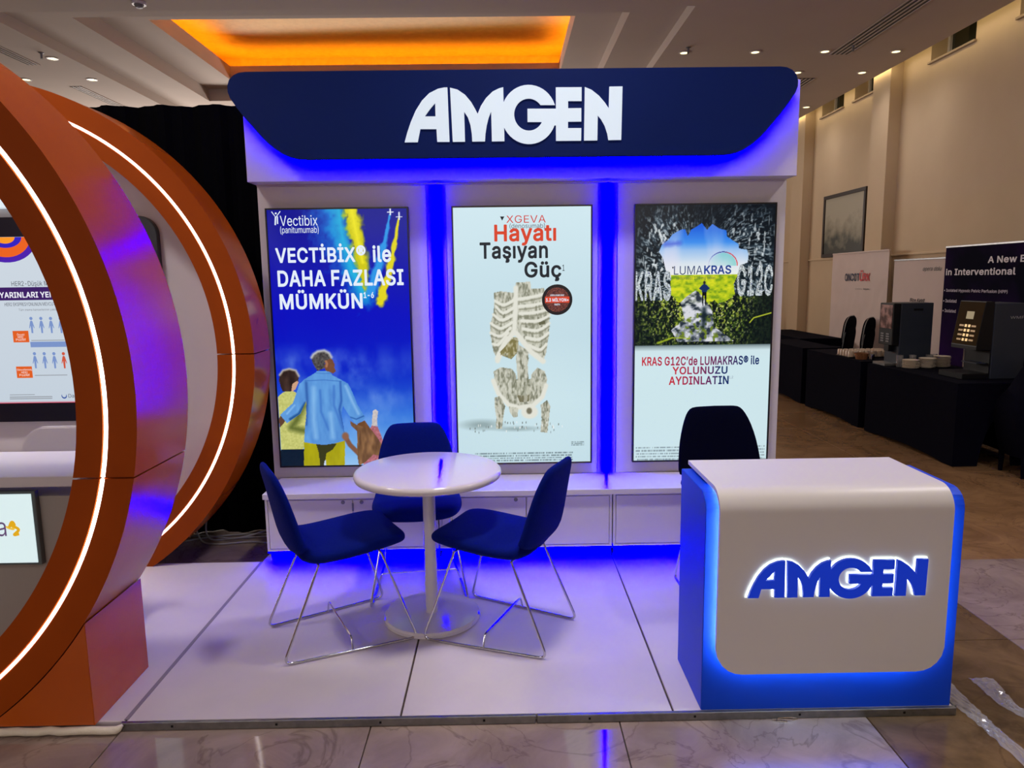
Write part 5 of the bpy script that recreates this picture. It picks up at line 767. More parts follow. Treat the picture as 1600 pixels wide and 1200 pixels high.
def make_chair(lab, fab='blue_fab', lift=0.0):
    t = thing('shell_chair', lab, 'chair', (0, 0, 0), 0, 'blue upholstered shell chairs')
    s = obj('seat', shell(0, 9), M[fab], t, local=True); subsurf(s)
    s = obj('backrest', shell(9, len(PATH) - 1), M[fab], t, local=True); subsurf(s)
    for sg_ in (-1, 1):
        p = fillet([(sg_ * 0.165, 0.155, 0.402), (sg_ * 0.238, 0.285, 0.0065 - lift), (sg_ * 0.190, -0.285, 0.0065 - lift), (sg_ * 0.165, -0.115, 0.395)], 0.04, 6)
        obj('sled_leg', tube(bmesh.new(), p, 0.0058, 10), M['chrome'], t, True, local=True)
    p = fillet([(-0.213, 0.0, 0.010 - lift), (-0.195, 0.0, 0.062 - lift), (0.195, 0.0, 0.062 - lift), (0.213, 0.0, 0.010 - lift)], 0.012, 4)
    obj('crossbar', tube(bmesh.new(), p, 0.0045, 8), M['chrome'], t, True, local=True)
    for y_, z_ in ((0.155, 0.400), (-0.115, 0.393)):
        obj('under_bar', tube(bmesh.new(), [(-0.17, y_, z_), (0.17, y_, z_)], 0.0055, 8), M['chrome'], t, local=True)
    return t
def dup(root, lab):
    r = root.copy(); COL.objects.link(r); r['label'] = lab
    for ch in list(root.children):
        c = ch.copy(); COL.objects.link(c); c.parent = r
    return r
def put(o, x, y, z, dx, dy):
    o.location = (x, y, z); o.rotation_euler = (0, 0, math.atan2(-dx, dy)); ORG[o.name] = Vector((x, y, z))
ch = make_chair('blue shell chair at the right of the round table')
put(ch, -0.02, 3.105, 0.03, -0.909, 0.417)
c2 = dup(ch, 'blue shell chair at the left of the round table'); put(c2, -0.765, 3.10, 0.03, 0.887, 0.461)
c3 = dup(ch, 'blue shell chair behind the round table facing the camera'); put(c3, -0.462, 3.62, 0.03, 0.12, -0.99)
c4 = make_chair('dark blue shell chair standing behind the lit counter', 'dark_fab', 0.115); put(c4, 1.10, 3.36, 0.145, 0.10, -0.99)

# ------------------------------------------------------------------ reception counter
ct = thing('reception_counter', 'blue counter with curved white front panel and glowing blue letters', 'counter', (1.16, 2.61, 0.03))
prof = [(2.444, 0.031), (2.444, 0.775)] + [(2.444 + 0.07 * (1 - math.cos(t)), 0.775 + 0.07 * math.sin(t)) for t in [PI / 2 * k / 6 for k in range(1, 7)]] + [(2.80, 0.845), (2.80, 0.031)]
obj('body', prism_yz(bmesh.new(), prof, 0.700, 1.618, 0.002), M['counter_blue'], ct)
# the white panel: front face, bend, top; lower corners rounded
PX0, PX1, PZ0 = 0.735, 1.548, 0.197
prf = []                                         # (y, z) along the panel, bottom to top back
zc = 0.785; rr = 0.085; yf = 2.392
for k in range(15): prf.append((yf, PZ0 + (zc - PZ0) * (1 - math.cos(PI / 2 * k / 14)) if k < 14 else zc))
for k in range(1, 11): prf.append((yf + rr * (1 - math.cos(PI / 2 * k / 10)), zc + rr * math.sin(PI / 2 * k / 10)))
prf += [(2.60, zc + rr), (2.835, zc + rr)]
b = bmesh.new(); rows = []; cr = 0.095
for y, z in prf:
    d = z - PZ0; ins = 0.0
    if y == yf and d < cr: ins = cr - math.sqrt(max(0.0, cr * cr - (cr - d) ** 2))
    a, c = PX0 + ins, PX1 - ins
    rows.append([b.verts.new((a + (c - a) * k / 8, y, z)) for k in range(9)])
for A, B in zip(rows, rows[1:]):
    for k in range(8): b.faces.new((A[k], A[k + 1], B[k + 1], B[k]))
bmesh.ops.recalc_face_normals(b, faces=b.faces)
ex = bmesh.ops.solidify(b, geom=b.faces[:], thickness=0.016)
obj('front_panel', b, M['counter_white'], ct, True)
# white light strip between panel and body, and the glowing logo
path = [(PX0 + 0.025, 2.56, 0.8535), (PX0 + 0.025, 2.50, 0.850), (PX0 + 0.022, 2.448, 0.825), (PX0 + 0.025, 2.424, 0.76), (PX0 + 0.022, 2.424, PZ0 + 0.10), (PX0 + 0.045, 2.424, PZ0 + 0.045), (PX0 + 0.11, 2.424, PZ0 + 0.016)]
path = path + [(PX0 + PX1 - x, y, z) for x, y, z in reversed(path)]
b = bmesh.new(); tube(b, path, 0.004, 6)
tag(obj('white_light_strip', b, M['led_cool'], ct), 'hidden white light strip behind the front panel')
logo(ct, M['led_halo'], 0.832, 1.459, 0.492, 0.136, yf - 0.0035, 0.0012, 'letter_halo', 0.0022)
logo(ct, glow('backlit_blue_letter', (0, 54, 205), 0.55), 0.834, 1.457, 0.493, 0.135, yf - 0.014, 0.006)

# ------------------------------------------------------------------ lit screens: printed pictures as per-vertex ink on a fine grid
class Art:
    def __init__(s, nx, ny, seed=1):
        s.u, s.v = np.meshgrid(np.linspace(0, 1, nx + 1), np.linspace(0, 1, ny + 1))
        s.c = np.zeros((ny + 1, nx + 1, 3)); s.nx, s.ny = nx, ny; s.rs = np.random.RandomState(seed)
        s.asp = 1.86
    def noise(s, n, stretch=1.0, oct_=3):
        """smooth value noise 0..1, about n cells across"""
        out = np.zeros_like(s.u); amp = 1.0; tot = 0.0
        for o in range(oct_):
            gx, gy = int(n * 2 ** o) + 2, int(n * 2 ** o * s.asp * stretch) + 2
            g = s.rs.rand(gy + 2, gx + 2)
            x, y = s.u * gx, s.v * gy; xi, yi = x.astype(int), y.astype(int); fx, fy = x - xi, y - yi
            fx, fy = fx * fx * (3 - 2 * fx), fy * fy * (3 - 2 * fy)
            out += amp * ((g[yi, xi] * (1 - fx) + g[yi, xi + 1] * fx) * (1 - fy) + (g[yi + 1, xi] * (1 - fx) + g[yi + 1, xi + 1] * fx) * fy)
            tot += amp; amp *= 0.5
        return out / tot
    def mix(s, mask, col):
        m = np.clip(mask, 0, 1)[..., None]; s.c = s.c * (1 - m) + np.asarray(col, float) * m
    def vgrad(s, stops):
        vs = [a for a, _ in stops]
        for k in range(3): s.c[..., k] = np.interp(s.v, vs, [c[k] for _, c in stops])
    def inside(s, pts):
        m = np.zeros(s.u.shape, bool); n = len(pts)
        for i in range(n):
            (x0, y0), (x1, y1) = pts[i], pts[(i + 1) % n]
            if y0 == y1: continue
            cond = ((s.v >= y0) != (s.v >= y1)) & (s.u < (x1 - x0) * (s.v - y0) / (y1 - y0) + x0)
            m ^= cond
        return m
    def poly(s, pts, col, tex=None, amt=0.0, col2=None):
        m = s.inside(pts).astype(float)
        s.mix(m, col)
        if tex is not None:
            s.mix(m * tex * amt, col2)
        return m
    def dist(s, pts):
        """distance to a polyline, in widths of the sheet, and position 0..1 along it"""
        best = np.full(s.u.shape, 9.0); par = np.zeros_like(best); n = len(pts) - 1
        for i in range(n):
            ax, ay, bx, by = pts[i][0], pts[i][1] * s.asp, pts[i + 1][0], pts[i + 1][1] * s.asp
            dx, dy = bx - ax, by - ay; L = dx * dx + dy * dy + 1e-12
            t = np.clip(((s.u - ax) * dx + (s.v * s.asp - ay) * dy) / L, 0, 1)
            d = np.hypot(s.u - ax - t * dx, s.v * s.asp - ay - t * dy)
            k = d < best; best[k] = d[k]; par[k] = ((i + t) / n)[k]
        return best, par
    @staticmethod
    def smooth(P, m=5):
        out = []; n = len(P)
        for i in range(n - 1):
            a, b, c, e = [np.array(P[min(max(k, 0), n - 1)]) for k in (i - 1, i, i + 1, i + 2)]
            for j in range(m):
                t = j / m; out.append(tuple(0.5 * (2 * b + (c - a) * t + (2 * a - 5 * b + 4 * c - e) * t * t + (3 * b - a - 3 * c + e) * t ** 3)))
        return out + [P[-1]]
    def lattice(s, x, y, oct_=3):
        """value noise on any pair of coordinates, one cell per unit"""
        out = np.zeros_like(x); amp = 1.0; tot = 0.0
        for o in range(oct_):
            g = s.rs.rand(64, 64); X, Y = x * 2 ** o, y * 2 ** o; xi, yi = np.floor(X).astype(int), np.floor(Y).astype(int); fx, fy = X - xi, Y - yi
            fx, fy = fx * fx * (3 - 2 * fx), fy * fy * (3 - 2 * fy); xi, yi, x1, y1 = xi % 64, yi % 64, (xi + 1) % 64, (yi + 1) % 64
            out += amp * ((g[yi, xi] * (1 - fx) + g[yi, x1] * fx) * (1 - fy) + (g[y1, xi] * (1 - fx) + g[y1, x1] * fx) * fy); tot += amp; amp *= 0.55
        return out / tot
    def stroke(s, pts, w, col, soft=0.3, w1=None, rough=None, amt=1.0):
        d, t = s.dist(pts); ww = w + ((w1 if w1 is not None else w) - w) * t
        if rough is not None: ww = ww * (0.55 + 0.9 * rough)
        m = np.clip((ww - d) / (ww * soft + 1e-6), 0, 1) * amt
        s.mix(m, col); return m
    def blob(s, c, rx, ry, col, soft=0.3, amt=1.0):
        d = np.hypot((s.u - c[0]) / rx, (s.v - c[1]) / ry)
        m = np.clip((1 - d) / soft, 0, 1) * amt; s.mix(m, col); return m
    def lines(s, u0, u1, v0, v1, rows, col, amt=0.6):
        """unreadable small print: rows of broken grey dashes"""
        for r in range(rows):
            v = v1 - (v1 - v0) * (r + 0.5) / rows; h = (v1 - v0) / rows * 0.28
            m = (np.abs(s.v - v) < h) & (s.u > u0) & (s.u < u1)
            dash = (s.rs.rand(s.nx + 1) > 0.28)[None, :]
            s.mix((m & dash) * amt, col)
LIT = None
def lit_material():
    global LIT
    if LIT is None:
        m = bpy.data.materials.new('lit_display'); m.use_nodes = True; nt = m.node_tree; b = nt.nodes['Principled BSDF']
        a = nt.nodes.new('ShaderNodeVertexColor'); a.layer_name = 'ink'
        b.inputs['Base Color'].default_value = (0, 0, 0, 1); b.inputs['Roughness'].default_value = 0.25
        b.inputs['Specular IOR Level'].default_value = 0.25
        nt.links.new(a.outputs['Color'], b.inputs['Emission Color']); b.inputs['Emission Strength'].default_value = 1.0
        LIT = m
    return LIT
def art_mesh(name, art, x0, x1, z0, z1, y, parent, material=None):
    nx, ny = art.nx, art.ny
    co = np.stack([x0 + art.u * (x1 - x0), np.full_like(art.u, y), z0 + art.v * (z1 - z0)], -1).reshape(-1, 3) - np.array(org(parent))
    idx = np.arange((nx + 1) * (ny + 1)).reshape(ny + 1, nx + 1)
    f = np.stack([idx[:-1, :-1], idx[:-1, 1:], idx[1:, 1:], idx[1:, :-1]], -1).reshape(-1, 4)
    me = bpy.data.meshes.new(name); me.vertices.add(len(co)); me.vertices.foreach_set('co', co.astype(np.float32).ravel())
    me.loops.add(len(f) * 4); me.loops.foreach_set('vertex_index', f.astype(np.int32).ravel())
    me.polygons.add(len(f)); me.polygons.foreach_set('loop_start', np.arange(0, len(f) * 4, 4, dtype=np.int32))
    me.update()
    c = np.clip(art.c, 0, 255) / 255.0
    c = np.where(c <= 0.04045, c / 12.92, ((c + 0.055) / 1.055) ** 2.4)
    at = me.color_attributes.new('ink', 'FLOAT_COLOR', 'POINT')
    at.data.foreach_set('color', np.concatenate([c.reshape(-1, 3), np.ones((len(co), 1))], 1).astype(np.float32).ravel())
    return link(name, me, material or lit_material(), parent)

SY, SZ0, SZ1 = 4.2198, 0.507, 2.018
def screen(x0, x1, lab, art, frame='bezel'):
    t = thing('wall_screen', lab, 'screen', ((x0 + x1) / 2, SY, SZ0))
    obj('casing', BX((x0 + 0.004, SY + 0.004, SZ0 + 0.004), (x1 - 0.004, WY - 0.001, SZ1 - 0.004)), M['bezel'], t)
    bz = 0.009
    for lo, hi in (((x0, SZ0), (x1, SZ0 + bz)), ((x0, SZ1 - bz), (x1, SZ1)), ((x0, SZ0 + bz), (x0 + bz, SZ1 - bz)), ((x1 - bz, SZ0 + bz), (x1, SZ1 - bz))):
        obj('frame_rail', BX((lo[0], SY - 0.004, lo[1]), (hi[0], WY - 0.001, hi[1]), 0.001, 1), M[frame], t)
    art_mesh('picture', art, x0 + bz, x1 - bz, SZ0 + bz, SZ1 - bz, SY + 0.002, t)
    def uv(a, b, h): return (x0 + bz + a * (x1 - x0 - 2 * bz), SY + 0.002 - h, SZ0 + bz + b * (SZ1 - SZ0 - 2 * bz))
    return t, uv
def words(t, uv, s, col, bb, bold=0.0, space=1.0, shear=0.0, th=0.0012):
    (a0, b1), (a1, b0) = bb
    return fit_text('lettering', s, ink(col), t, (a0, b0, a1, b1), uv, bold, space, shear, th)

# --- picture 1: family under a blue sky with coloured smoke
A1 = Art(260, 480, 3)
A1.vgrad([(0, (150, 195, 238)), (0.08, (110, 170, 232)), (0.20, (58, 120, 220)), (0.30, (24, 70, 205)), (0.40, (4, 30, 195)), (0.6, (0, 10, 190)), (0.85, (4, 12, 160)), (1, (4, 12, 140))])
n = A1.noise(4, 0.7, 5)
A1.mix(np.clip((n - 0.48) * 3.2, 0, 1) * np.interp(A1.v, [0, 0.25, 0.42, 0.5], [0.75, 0.6, 0.35, 0]) * np.interp(A1.u, [0.55, 0.95], [1, 0.55]), (150, 195, 240))
n2 = np.clip((A1.noise(22, 1, 3) - 0.5) * 1.8 + 0.5, 0, 1); fine = A1.noise(60, 1, 2)
A1.stroke([(0.4449, 1.0065), (0.4693, 0.9066), (0.5758, 0.773), (0.6866, 0.6735)], 0.20, (0, 120, 215), 1.0, 0.13, n2, 0.95)
A1.stroke([(0.5118, 1.0061), (0.535, 0.8885), (0.5927, 0.7728), (0.6695, 0.6737)], 0.10, (30, 190, 225), 1.0, 0.07, n2, 0.85)
A1.stroke([(0.5954, 1.0056), (0.629, 0.9055), (0.6625, 0.7991), (0.6887, 0.7005)], 0.085, (206, 200, 10), 0.55, 0.034, n2)
A1.stroke([(0.6037, 1.0055), (0.634, 0.9055), (0.671, 0.799)], 0.05, (245, 235, 40), 1.0, 0.02, fine, 0.8)
A1.stroke([(0.8779, 0.9759), (0.8476, 0.9041), (0.7985, 0.8071), (0.722, 0.6913)], 0.008, (40, 150, 230), 0.6, 0.055, n2)
A1.stroke([(0.9408, 0.9632), (0.9138, 0.886), (0.8636, 0.771), (0.7867, 0.6458)], 0.006, (225, 212, 30), 0.5, 0.042, n2)
for p_ in ([(0.8822, 0.9898)], [(0.9447, 0.9719)]):
    (a, b_), = p_
    A1.stroke([(a, b_ + 0.013), (a, b_ - 0.012)], 0.007, (236, 240, 250), 0.5); A1.stroke([(a - 0.02, b_ - 0.003), (a + 0.02, b_ - 0.003)], 0.004, (236, 240, 250), 0.5)
for c_, rx_, ry_, am_ in (([(0.5286, 0.3951)][0], 0.30, 0.10, 0.5), ([(0.4058, 0.4255)][0], 0.24, 0.05, 0.35), ([(0.7474, 0.2747)][0], 0.36, 0.06, 0.4), ([(0.6242, 0.2157)][0], 0.4, 0.07, 0.4), ([(0.1164, 0.4277)][0], 0.3, 0.05, 0.3)):
    d_ = np.hypot((A1.u - c_[0]) / rx_, (A1.v - c_[1]) / ry_); A1.mix(np.clip(1 - d_, 0, 1) * np.clip(A1.noise(12, 0.8, 4) * 2 - 0.5, 0, 1) * am_, (150, 185, 240))
fold = A1.noise(26, 0.35, 3); grain = A1.noise(90, 1, 2)
# woman on the left
A1.poly([(0.0023, 0.2805), (0.0396, 0.2973), (0.0796, 0.3033), (0.1265, 0.3), (0.2093, 0.2618), (0.1929, 0.0984), (0.1657, 0.066), (0.0026, 0.0674), (0.0025, 0.1605)], (214, 214, 132), grain, 0.55, (150, 156, 70))
A1.stroke([(0.1839, 0.245), (0.1303, 0.1853), (0.0876, 0.1555), (0.1893, 0.1417)], 0.05, (70, 84, 30), 0.9, 0.04, None, 0.75)
A1.poly([(0.0003, 0.0687), (0.1754, 0.0672), (0.168, -0.0061), (-0.0045, -0.0047)], (10, 26, 46), grain, 0.3, (24, 46, 66))
A1.poly([(0.0172, 0.3441), (0.0221, 0.3674), (0.049, 0.384), (0.0967, 0.39), (0.143, 0.3833), (0.1642, 0.3599), (0.1576, 0.3346), (0.1358, 0.3135), (0.1108, 0.301), (0.0399, 0.3007), (0.0277, 0.3186)], (84, 62, 52), fold, 0.9, (20, 12, 14))
A1.stroke([(0.0252, 0.3673), (0.0506, 0.3845), (0.0967, 0.3904), (0.1446, 0.3837), (0.1644, 0.362)], 0.014, (206, 196, 180), 0.9, None, None, 0.8)
A1.poly([(0.114, 0.3307), (0.1506, 0.3431), (0.1602, 0.3367), (0.1371, 0.3114), (0.1147, 0.3001), (0.103, 0.3019)], (206, 160, 128))
# man's arm round her, hand
A1.poly([(-0.0037, 0.1907), (0.0224, 0.212), (0.0512, 0.186), (0.0256, 0.1689), (0.0044, 0.1562)], (96, 66, 50))
# trousers
A1.poly([(0.177, 0.0985), (0.4842, 0.0981), (0.4718, -0.0087), (0.1664, -0.0061)], (186, 178, 22), fold, 0.45, (120, 116, 10))
A1.poly([(0.2638, 0.0913), (0.4188, 0.0878), (0.3888, 0.0641), (0.3395, 0.0493), (0.3183, -0.0074), (0.2863, -0.0071), (0.2837, 0.0498)], (56, 58, 28))
A1.poly([(0.3203, 0.0145), (0.3307, 0.0231), (0.3359, -0.0076), (0.3151, -0.0074)], (200, 214, 236))
# shirt
SH = [(0.2022, 0.3478), (0.2791, 0.3709), (0.3036, 0.3808), (0.3937, 0.3793), (0.4127, 0.3631), (0.477, 0.344), (0.5246, 0.3292), (0.5554, 0.2932), (0.5833, 0.2482), (0.6399, 0.1933), (0.6213, 0.1792), (0.5686, 0.1654), (0.5275, 0.1959), (0.4798, 0.2405), (0.4652, 0.2084), (0.4781, 0.1566), (0.486, 0.1003), (0.407, 0.0896), (0.3268, 0.0834), (0.2477, 0.0892), (0.1768, 0.0963), (0.1939, 0.1719), (0.2195, 0.2532), (0.2093, 0.2618), (0.1606, 0.2109), (0.0578, 0.1739), (0.01, 0.2078), (0.0725, 0.2373), (0.1098, 0.2541), (0.1419, 0.2965), (0.1649, 0.3294)]
A1.poly(SH, (104, 166, 228), fold, 0.55, (52, 104, 186))
mS = A1.inside(SH)
for pts, w_, col, am in (([(0.2165, 0.3341), (0.2172, 0.2618), (0.1998, 0.1675)], 0.016, (40, 84, 160), 0.8), ([(0.4685, 0.3364), (0.4697, 0.2598), (0.4509, 0.2257), (0.483, 0.1393)], 0.014, (40, 86, 170), 0.85), ([(0.3159, 0.3036), (0.3157, 0.2182), (0.3643, 0.1446)], 0.014, (58, 112, 196), 0.7),
                          ([(0.4198, 0.3198), (0.4129, 0.2431), (0.4682, 0.1524)], 0.016, (60, 112, 196), 0.75), ([(0.2095, 0.3427), (0.3513, 0.3449), (0.4765, 0.3385)], 0.005, (50, 100, 180), 0.8), ([(0.2833, 0.3738), (0.3536, 0.3703), (0.4009, 0.3716)], 0.006, (60, 112, 190), 0.7),
                          ([(0.2695, 0.3125), (0.257, 0.1843), (0.2661, 0.1151)], 0.03, (150, 200, 242), 0.6), ([(0.386, 0.209), (0.3933, 0.1141)], 0.03, (150, 200, 242), 0.6), ([(0.5064, 0.3191), (0.5486, 0.2592), (0.5919, 0.2074)], 0.018, (150, 198, 240), 0.7),
                          ([(0.2005, 0.2534), (0.1488, 0.211), (0.0833, 0.19)], 0.016, (20, 70, 130), 0.9), ([(0.1208, 0.2455), (0.0619, 0.2117)], 0.012, (150, 200, 242), 0.7), ([(0.5274, 0.195), (0.5743, 0.186), (0.6308, 0.1985)], 0.008, (30, 76, 150), 0.8)):
    d_, t_ = A1.dist(pts); A1.mix(np.clip((w_ - d_) / w_, 0, 1) * am * mS, col)
# head
A1.poly([(0.3989, 0.4361), (0.4175, 0.4254), (0.4339, 0.4064), (0.4296, 0.3938), (0.4392, 0.379), (0.418, 0.3698), (0.3935, 0.3768), (0.3664, 0.3804), (0.3559, 0.3944), (0.3659, 0.4174)], (128, 82, 58), grain, 0.4, (80, 48, 34))
A1.poly([(0.2657, 0.4342), (0.2785, 0.4454), (0.311, 0.4573), (0.3621, 0.4607), (0.3963, 0.45), (0.4113, 0.4339), (0.3982, 0.4277), (0.3806, 0.4236), (0.3614, 0.4112), (0.3556, 0.3914), (0.3036, 0.3808), (0.2821, 0.4012), (0.268, 0.4182)], (44, 40, 42), grain, 0.9, (120, 116, 112))
A1.stroke([(0.2657, 0.4342), (0.281, 0.4466), (0.3134, 0.4577), (0.3621, 0.4611), (0.3956, 0.4508), (0.4113, 0.4347)], 0.017, (206, 206, 204), 0.9, None, None, 0.85)
A1.stroke([(0.3699, 0.4182), (0.3769, 0.4089), (0.372, 0.3984)], 0.012, (170, 116, 84), 0.6)
# girl
A1.poly([(0.6997, 0.2186), (0.7184, 0.2253), (0.7391, 0.2157), (0.7289, 0.1848), (0.7309, 0.158), (0.6872, 0.1584), (0.6916, 0.1851)], (216, 208, 206), grain, 0.5, (150, 140, 140))
A1.poly([(0.6873, 0.1593), (0.7306, 0.1546), (0.7593, 0.1111), (0.7828, 0.0499), (0.745, 0.024), (0.6143, -0.0099), (0.6146, 0.0949)], (206, 130, 140), grain, 0.7, (120, 60, 70))
A1.stroke([(0.4851, 0.1176), (0.518, 0.0826), (0.5789, 0.0473)], 0.022, (128, 86, 66), 0.4)
A1.blob([(0.4875, 0.1176)][0], 0.032, 0.02, (142, 96, 74), 0.4)
A1.poly([(0.579, 0.1666), (0.6358, 0.1812), (0.6671, 0.1551), (0.7118, 0.1158), (0.6952, 0.1064), (0.6482, 0.1163), (0.6065, 0.1426)], (128, 84, 50), fold, 0.6, (80, 50, 30))
A1.poly([(0.5262, 0.18), (0.5725, 0.1645), (0.6194, 0.1555), (0.6896, 0.1376), (0.7348, 0.1026), (0.7721, 0.0675), (0.7536, 0.0327), (0.6903, 0.042), (0.632, 0.0118), (0.5788, -0.003), (0.5669, 0.0474), (0.5755, 0.1039), (0.5744, 0.1386), (0.5325, 0.1605)], (86, 58, 40), A1.noise(50, 0.3, 2), 0.9, (170, 126, 84))
s1, uv1 = screen(-1.3486, -0.5359, 'left wall screen showing a family under a blue sky with yellow smoke', A1)
WHT = (226, 236, 250)
words(s1, uv1, 'Vectibix', WHT, [(0.0927, 0.9791), (0.3599, 0.9398)])
words(s1, uv1, '(panitumumab)', WHT, [(0.0898, 0.938), (0.3651, 0.9064)])
for pts in ([(0.039, 0.9925), (0.0639, 0.9758), (0.0975, 0.993)], [(0.0639, 0.9758), (0.0586, 0.9434)], [(0.0776, 0.9792), (0.0739, 0.946)]):
    pass
for k, (pts, r_) in enumerate((([(0.0358, 0.9934), (0.0635, 0.9723), (0.0977, 0.9947)], 0.0028), ([(0.062, 0.974), (0.0569, 0.9435)], 0.0042), ([(0.0756, 0.9757), (0.0741, 0.9477)], 0.0034))):
    b = bmesh.new(); tube(b, [uv1(a, c, 0.001) for a, c in pts], r_, 6); obj('figure_stroke', b, ink(WHT), s1)
(a, c), = [(0.0651, 0.9871)]
b = bmesh.new(); lathe(b, [(0.0, 0.0), (0.0055, 0.0)], n=12)
for v in b.verts: v.co = Vector(uv1(a, c, 0.001)) + Vector((v.co.x, 0, v.co.y))
obj('figure_head', b, ink(WHT), s1)
words(s1, uv1, 'VECTİBİX', WHT, [(0.0456, 0.8723), (0.6187, 0.8003)], 0.026)
words(s1, uv1, '®', WHT, [(0.6273, 0.8641), (0.6951, 0.8255)], 0.012)
words(s1, uv1, 'ile', WHT, [(0.7452, 0.8633), (0.8774, 0.7985)], 0.026)
words(s1, uv1, 'DAHA FAZLASI', WHT, [(0.0514, 0.7729), (0.9614, 0.7094)], 0.026)
words(s1, uv1, 'MÜMKÜN', WHT, [(0.0566, 0.6977), (0.6586, 0.6222)], 0.026)
words(s1, uv1, '1-6', WHT, [(0.6671, 0.6854), (0.7419, 0.6623)], 0.012)

# --- picture 2: skeleton on pale ground
A2 = Art(260, 480, 5)
A2.vgrad([(0, (196, 222, 230)), (0.25, (200, 226, 234)), (0.5, (194, 220, 230)), (1, (206, 230, 238))])
A2.mix(np.clip(1 - np.hypot((A2.u - 0.5) / 0.7, (A2.v - 0.3) / 0.4), 0, 1) * 0.3, (216, 236, 240))
A2.blob([(0.1779, 0.1558)][0], 0.20, 0.028, (140, 160, 162), 0.8, 0.85); A2.blob([(0.4431, 0.1375)][0], 0.24, 0.014, (140, 160, 162), 0.9, 0.8)
BONE, BDK, BHI = (196, 196, 180), (110, 112, 92), (226, 226, 214)
tx = np.clip((A2.noise(75, 0.4, 2) - 0.42) * 4, 0, 1); ty_ = np.clip((A2.noise(110, 0.45, 1) - 0.5) * 4, 0, 1)
def bone(pts, col=BONE, amt=0.75): A2.poly(pts, col, tx, amt, BDK); A2.mix(A2.inside(pts) * ty_ * 0.45, BHI)
# inner back ribs, spine
bone([(0.3314, 0.4581), (0.4158, 0.5046), (0.4633, 0.5011), (0.462, 0.4446), (0.4077, 0.4166), (0.3307, 0.4329)], (150, 142, 100), 0.9)
bone([(0.4568, 0.4761), (0.5336, 0.4503), (0.539, 0.4187), (0.5302, 0.3935), (0.5374, 0.3299), (0.4535, 0.3305), (0.4487, 0.3814), (0.4436, 0.4195)])
for k in range(7): A2.stroke([(0.4442, 0.4447), (0.5454, 0.4439)], 0.012, (150, 152, 136), 0.8) if k == 0 else None
for yy in (545, 580, 615, 650, 685):
    pass
# rib cage body
bone([(0.2847, 0.6763), (0.3378, 0.6821), (0.4377, 0.6753), (0.4504, 0.7151), (0.5561, 0.7175), (0.5615, 0.6898), (0.6557, 0.6922), (0.6787, 0.6427), (0.6958, 0.5868), (0.6916, 0.5183), (0.6705, 0.443), (0.6462, 0.4053), (0.5986, 0.4183), (0.5337, 0.4566), (0.475, 0.4948), (0.4339, 0.517), (0.392, 0.5016), (0.3314, 0.4581), (0.3086, 0.411), (0.2775, 0.4459), (0.2591, 0.5026), (0.256, 0.5526), (0.2824, 0.6022), (0.2896, 0.6455)])
for k in range(7):
    pts = [[(0.443, 0.6506), (0.3599, 0.6295), (0.2955, 0.6454)], [(0.4364, 0.6197), (0.3532, 0.5986), (0.3008, 0.6237)], [(0.4238, 0.5888), (0.3406, 0.5707), (0.2797, 0.5929)], [(0.4172, 0.5608), (0.3337, 0.5384), (0.2609, 0.5588)], [(0.4048, 0.5391), (0.3329, 0.5083), (0.2573, 0.5214)], [(0.3866, 0.5205), (0.3201, 0.4771), (0.2726, 0.4774)], [(0.3802, 0.5017), (0.3192, 0.4456), (0.2946, 0.4206)]][k]
    pts = A2.smooth(pts); A2.stroke(pts, 0.015, BHI, 0.5, 0.012); A2.stroke([(a, c - 0.011) for a, c in pts], 0.007, (130, 130, 112), 0.9, None, None, 0.75)
for k in range(7):
    pts = [[(0.4666, 0.6504), (0.5728, 0.6589), (0.6672, 0.6706)], [(0.4718, 0.6225), (0.5841, 0.6279), (0.6905, 0.6427)], [(0.4771, 0.5946), (0.5954, 0.5987), (0.6949, 0.6117)], [(0.4884, 0.5665), (0.6068, 0.5657), (0.697, 0.5868)], [(0.4996, 0.5353), (0.6062, 0.5283), (0.6943, 0.5557)], [(0.5226, 0.5007), (0.6176, 0.4937), (0.6868, 0.5183)], [(0.5458, 0.4691), (0.623, 0.4528), (0.6709, 0.4745)]][k]
    pts = A2.smooth(pts); A2.stroke(pts, 0.016, BHI, 0.5, 0.012); A2.stroke([(a, c - 0.012) for a, c in pts], 0.008, (136, 136, 116), 0.9, None, None, 0.8)
A2.stroke([(0.4499, 0.6936), (0.4443, 0.6072), (0.4305, 0.5202)], 0.026, BHI, 0.6); A2.stroke([(0.4281, 0.5202), (0.3557, 0.4768), (0.3062, 0.411)], 0.024, BHI, 0.5); A2.stroke([(0.4517, 0.5169), (0.5573, 0.4439), (0.6462, 0.4066)], 0.026, BHI, 0.5)
A2.poly([(0.6126, 0.5594), (0.666, 0.5671), (0.6611, 0.5528), (0.6184, 0.5488)], (100, 100, 76)); A2.poly([(0.3251, 0.4456), (0.4156, 0.4952), (0.463, 0.4886), (0.4501, 0.4447), (0.4078, 0.4197), (0.3965, 0.4451), (0.3307, 0.4329)], (128, 120, 76), tx, 0.7, (206, 200, 170))
bone([(0.4525, 0.4446), (0.524, 0.4473), (0.533, 0.4188), (0.5249, 0.3682), (0.5338, 0.3299), (0.4499, 0.3305), (0.4561, 0.3941), (0.4471, 0.4194)], BONE, 0.85)
